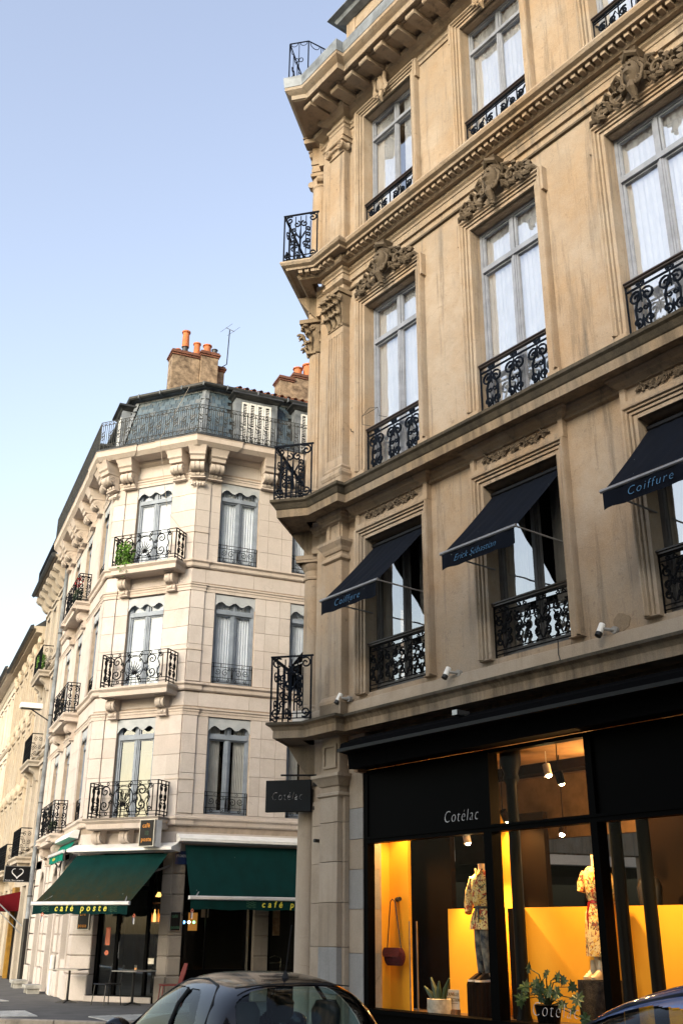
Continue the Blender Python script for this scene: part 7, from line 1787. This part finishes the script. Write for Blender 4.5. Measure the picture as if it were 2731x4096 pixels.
# ================================================================ CARS
def lerp_tab(tab, x):
    for i in range(len(tab) - 1):
        if tab[i][0] <= x <= tab[i + 1][0]:
            t = (x - tab[i][0]) / (tab[i + 1][0] - tab[i][0]); t = t * t * (3 - 2 * t) if len(tab[i]) > 2 else t
            return tab[i][1] + (tab[i + 1][1] - tab[i][1]) * t
    return tab[0][1] if x < tab[0][0] else tab[-1][1]
K = .914
def car(name, lab, paint, X, Y, yaw, k=K, plate=True):
    """small rounded hatchback; local x across (left -), o towards the rear, built on a fine parametric skin"""
    F = Fr(X, Y, yaw + 90); c = thing(name, lab, 'car', F, 0, 0, 0)      # yaw = heading
    top = [(-1.78, .55), (-1.74, .82), (-1.55, .96), (-1.2, 1.04), (-.86, 1.12), (-.55, 1.28), (-.25, 1.40), (.1, 1.475), (.5, 1.49), (.9, 1.47), (1.2, 1.42), (1.36, 1.33), (1.5, 1.13), (1.64, .92), (1.74, .80), (1.78, .55)]
    wid = [(-1.78, .42), (-1.72, .62), (-1.5, .75), (-1.0, .80), (0, .815), (1.0, .81), (1.45, .76), (1.68, .66), (1.78, .5)]
    def cr(tab, x):   # catmull-rom interpolation
        for i in range(len(tab) - 1):
            if tab[i][0] <= x <= tab[i + 1][0] + 1e-9:
                p0 = tab[max(0, i - 1)]; p1 = tab[i]; p2 = tab[i + 1]; p3 = tab[min(len(tab) - 1, i + 2)]
                t = (x - p1[0]) / (p2[0] - p1[0]); m1 = (p2[1] - p0[1]) / (p2[0] - p0[0]) * (p2[0] - p1[0]); m2_ = (p3[1] - p1[1]) / (p3[0] - p1[0]) * (p2[0] - p1[0])
                return (2 * t ** 3 - 3 * t ** 2 + 1) * p1[1] + (t ** 3 - 2 * t ** 2 + t) * m1 + (-2 * t ** 3 + 3 * t ** 2) * p2[1] + (t ** 3 - t ** 2) * m2_
        return tab[-1][1]
    def sec(y, s):    # s in [-1,1] across
        zt = cr(top, y); w = cr(wid, y); a = abs(s); sg = 1 if s > 0 else -1
        belt = min(.92, zt - .04)
        if a > .62:                                          # flank below the belt line
            t = (1 - a) / .38; z = .22 + (belt - .22) * t; x = w * (1 - .10 * (1 - t) ** 3 * 1.0 - .035 * max(0, (t - .55) / .45) ** 2)
        else:                                                # glasshouse and roof
            t = a / .62; gh = max(0, min(1, (zt - .98) / .40)); wb = w * .965; p = 2.0 + 1.2 * gh
            ang = (1 - t) * pi / 2
            roofw = wb * (1 - .20 * gh)
            q = t ** 1.0
            if gh > .0:
                # superellipse between roof centre and belt
                th = t * pi / 2; ex = 2 / 3.4
                x = wb * (sin(th) ** (ex * 1.02)); z = belt + (zt - belt) * (cos(th) ** ex)
                x *= 1 - .17 * gh * min(1, (z - belt) / max(.05, zt - belt)) ** 1.0
                xl = wb * q; x = x * gh + (xl) * (1 - gh); z = z * gh + (belt + (zt - belt) * (1 - q ** 2.2)) * (1 - gh)
            else: x = wb * q; z = belt + (zt - belt) * (1 - q ** 2.2)
        return (x * sg, z)
    NY, NS = 330, 260
    ys = [-1.78 + 3.56 * i / NY for i in range(NY + 1)]; ss = [-1 + 2 * j / NS for j in range(NS + 1)]
    P = [[(sec(y, s)[0] * k, y * k, sec(y, s)[1] * k) for s in ss] for y in ys]
    def cls(y, x, z):
        x, z = x / k, z / k; y = y / k; zt = cr(top, y); w = cr(wid, y)
        # windscreen
        if -.98 < y < -.36 and abs(x) < .60 + .0 * y and z > 1.0 and z > zt - .30 and abs(x) < .62 - .06 * (y + .9): return 1 if z < zt + 1 and abs(x) < .58 + .08 * (-.36 - y) else 0
        # rear screen
        if 1.25 < y < 1.62 and z > .93 and (abs(x) / (.63 - .10 * (1.62 - y) / .37)) ** 5 + (max(0, 1.36 - y) / .11) ** 5 < 1: return 2
        # side windows
        if z > .945 and abs(x) > .40 and z < zt - .075:
            if -.70 < y < .36 and z < 1.37 - max(0, -.1 - y) ** 1.6 * .62: return 3
            if .43 < y < 1.02 and z < 1.365 - max(0, (y - .55)) ** 2.4 * 2.6: return 4
        return 0
    quads = {0: [], 1: [], 2: [], 3: [], 4: []}
    for i in range(NY):
        for j in range(NS):
            a, b_, c_, d_ = (i, j), (i, j + 1), (i + 1, j + 1), (i + 1, j)
            pts = [P[q[0]][q[1]] for q in (a, b_, c_, d_)]
            mx, my, mz = [sum(p[t] for p in pts) / 4 for t in range(3)]
            quads[cls(my, mx, mz)].append((a, b_, c_, d_))
    def sub(qs, scale=1.0, matn='x', off_=0.0):
        mb = MB(); idx = {}; 
        for q in qs:
            f_ = []
            for v in q:
                if v not in idx:
                    idx[v] = len(mb.v); p = P[v[0]][v[1]]; cx, cz = 0, .8 * k
                    mb.v.append((p[0] * (1 - off_), p[1] * (1 - off_ * .6), cz + (p[2] - cz) * (1 - off_)))
                f_.append(idx[v])
            mb.f.append(f_); mb.mi.append(0); mb.sm.append(True)
        return mb.mesh(matn[0], matn[1], angle=50)
    part('body', sub(quads[0], matn=('car_body', paint)), c, F)
    for q, nm in ((1, 'windscreen'), (2, 'rear_window')): part(nm, sub(quads[q], matn=(nm, 'car_glass'), off_=.008), c, F)
    for q, nm in ((3, 'door_window'), (4, 'quarter_window')):
        for sg in (-1, 1):
            qs = [t for t in quads[q] if (P[t[0][0]][t[0][1]][0] > 0) == (sg > 0)]
            if qs: part(nm, sub(qs, matn=(nm, 'car_glass'), off_=.008), c, F)
    # seals round the openings: thin rubber strips following the side glass
    sidel = [(-.66, .95), (.36, .95), (.36, 1.37), (.0, 1.375), (-.3, 1.35), (-.5, 1.2)]
    def onskin(y, z, sg):
        best = None
        for j in range(int(NS * .5), NS + 1):
            s = ss[j]; x_, z_ = sec(y, s)
            if best is None or abs(z_ - z) < best[0]: best = (abs(z_ - z), x_)
        return (sg * (best[1] + .004) * k, y * k, z * k)
    for sg in (-1, 1):
        mb = MB(); mb.tube([onskin(y, .935, sg) for y in [-1.0 + 2.0 * i / 20 for i in range(21)]], .010, 5)
        mb.tube([onskin(.395, z, sg) for z in (.935, 1.1, 1.25, 1.36)], .016, 5)
        part('window_seal', mb.mesh('seal', 'rubber'), c, F)
        mb = MB(); mb.tube([onskin(y, z, sg) for y, z in ((-.86, .95), (-.66, 1.10), (-.42, 1.26), (-.2, 1.36), (.1, 1.42), (.5, 1.435), (.85, 1.40), (1.05, 1.28), (1.12, 1.12), (1.1, .95))], .009, 5)
        part('roof_rail', mb.mesh('roof_rail', 'rubber'), c, F)
        mr = MB().loft([[(sg * (.74 + .16 * t + .0) * k + 0, (-.66 + .09 * cos(a) * sin(pi * (.15 + .7 * t))) * k, (1.0 + .075 * sin(a) * sin(pi * (.15 + .7 * t))) * k) for a in [2 * pi * q / 12 for q in range(12)]] for t in [i / 6 for i in range(7)]])
        m__ = part('door_mirror', MB().loft([[(sg * (.78 + .20 * t) * k, (-.63 + .06 * cos(a) * (.5 + sin(pi * (.1 + .8 * t)))) * k, (1.0 + .06 * sin(a) * (.5 + sin(pi * (.1 + .8 * t)))) * k) for a in [2 * pi * q / 12 for q in range(12)]] for t in [i / 6 for i in range(7)]]).mesh('door_mirror', paint), c, F)
        part('mirror_glass', MB().prism([(sg * (.88 + .07 * cos(a)) * k, (1.0 + .05 * sin(a)) * k) for a in [2 * pi * q / 14 for q in range(14)]], 'o', -.575 * k, -.57 * k).mesh('mirror_glass', 'steel'), m__, F)
        part('mirror_arm', MB().tube([(sg * .74 * k, -.66 * k, .96 * k), (sg * .80 * k, -.63 * k, .98 * k)], .025, 6).mesh('mirror_arm', 'rubber'), m__, F)
        part('headlight', MB().lathe([(.001, -.02), (.08, -.01), (.09, .03), (.07, .06)], 0, 0, 14).mesh('headlight', 'steel'), c, F, sg * .58 * k, -1.62 * k, .72 * k)
        part('tail_light', MB().chbox(-.06 * k, .06 * k, -.02, .02, 0, .2 * k, .01).mesh('tail_light', 'lamp_red'), c, F, sg * .66 * k, 1.66 * k, .68 * k)
        for yy in (-1.12, 1.18):
            w_ = part('wheel', MB().tube([(-.10 * k, 0, 0), (.10 * k, 0, 0)], .29 * k, 24).mesh('tyre', 'tyre'), c, F, sg * .72 * k, yy * k, .29 * k)
            part('rim', MB().tube([(-.105 * k, 0, 0), (.105 * k, 0, 0)], .19 * k, 16).mesh('rim', 'wheel_alu'), w_, F, sg * .72 * k, yy * k, .29 * k)
    part('antenna', MB().lathe([(.028, 0), (.02, .02), (.008, .05)], 0, 0, 8).tube([(0, 0, .03), (0, .10 * k, .40 * k)], .0045, 6).mesh('antenna', 'rubber'), c, F, 0, 1.02 * k, 1.455 * k)
    part('rear_spoiler_line', MB().tube([(x * k, (1.23 - .05 * (x / .5) ** 2) * k, (1.425 - .03 * (x / .5) ** 2) * k) for x in (-.5, -.3, -.1, .1, .3, .5)], .006, 4).mesh('seam', 'rubber'), c, F)
    # cabin
    for sg in (-1, 1):
        for yy, nm in ((.05, 'front_seat'), (.95, 'rear_seat')):
            s_ = part(nm, MB().loft([[(-.2 * k, (yy - .08) * k, .5 * k), (.2 * k, (yy - .08) * k, .5 * k), (.2 * k, (yy + .06) * k, .5 * k), (-.2 * k, (yy + .06) * k, .5 * k)], [(-.19 * k, (yy + .0) * k, 1.02 * k), (.19 * k, (yy + .0) * k, 1.02 * k), (.19 * k, (yy + .12) * k, 1.02 * k), (-.19 * k, (yy + .12) * k, 1.02 * k)]]).box(-.22 * k, .22 * k, (yy - .5) * k, (yy) * k, .42 * k, .54 * k).mesh(nm, 'car_seat'), c, F, sg * .36 * k, 0, 0)
            part('head_restraint', MB().loft([ring(0, (yy + .1) * k, 1.06 * k, .08 * k, .04 * k, 14), ring(0, (yy + .1) * k, 1.12 * k, .13 * k, .055 * k, 14), ring(0, (yy + .1) * k, 1.22 * k, .135 * k, .055 * k, 14), ring(0, (yy + .1) * k, 1.29 * k, .09 * k, .04 * k, 14)]).mesh('head_restraint', 'car_seat'), s_, F, sg * .36 * k, 0, 0)
    part('steering_wheel', MB().tube([(.18 * k * cos(a), .06 * sin(a) * k, .17 * k * sin(a)) for a in [2 * pi * q / 20 for q in range(20)]], .014, 6, True).mesh('steering_wheel', 'rubber'), c, F, -.36 * k, -.40 * k, .93 * k)
    part('dashboard', MB().box(-.66 * k, .66 * k, -.86 * k, -.55 * k, .6 * k, .92 * k).mesh('dashboard', 'rubber'), c, F)
    part('floor_pan', MB().box(-.6 * k, .6 * k, -1.3 * k, 1.4 * k, .24 * k, .34 * k).mesh('floor_pan', 'rubber'), c, F)
    return c
car('parked_car', 'small rounded black hatchback with a roof aerial in front of the corner pier', 'car_black', -.80, 8.85, -27.5, .885)
car('parked_car', 'blue car cut off by the lower right corner, sky shining on its roof edge', 'car_blue', 1.62, 4.50, YN, .985)
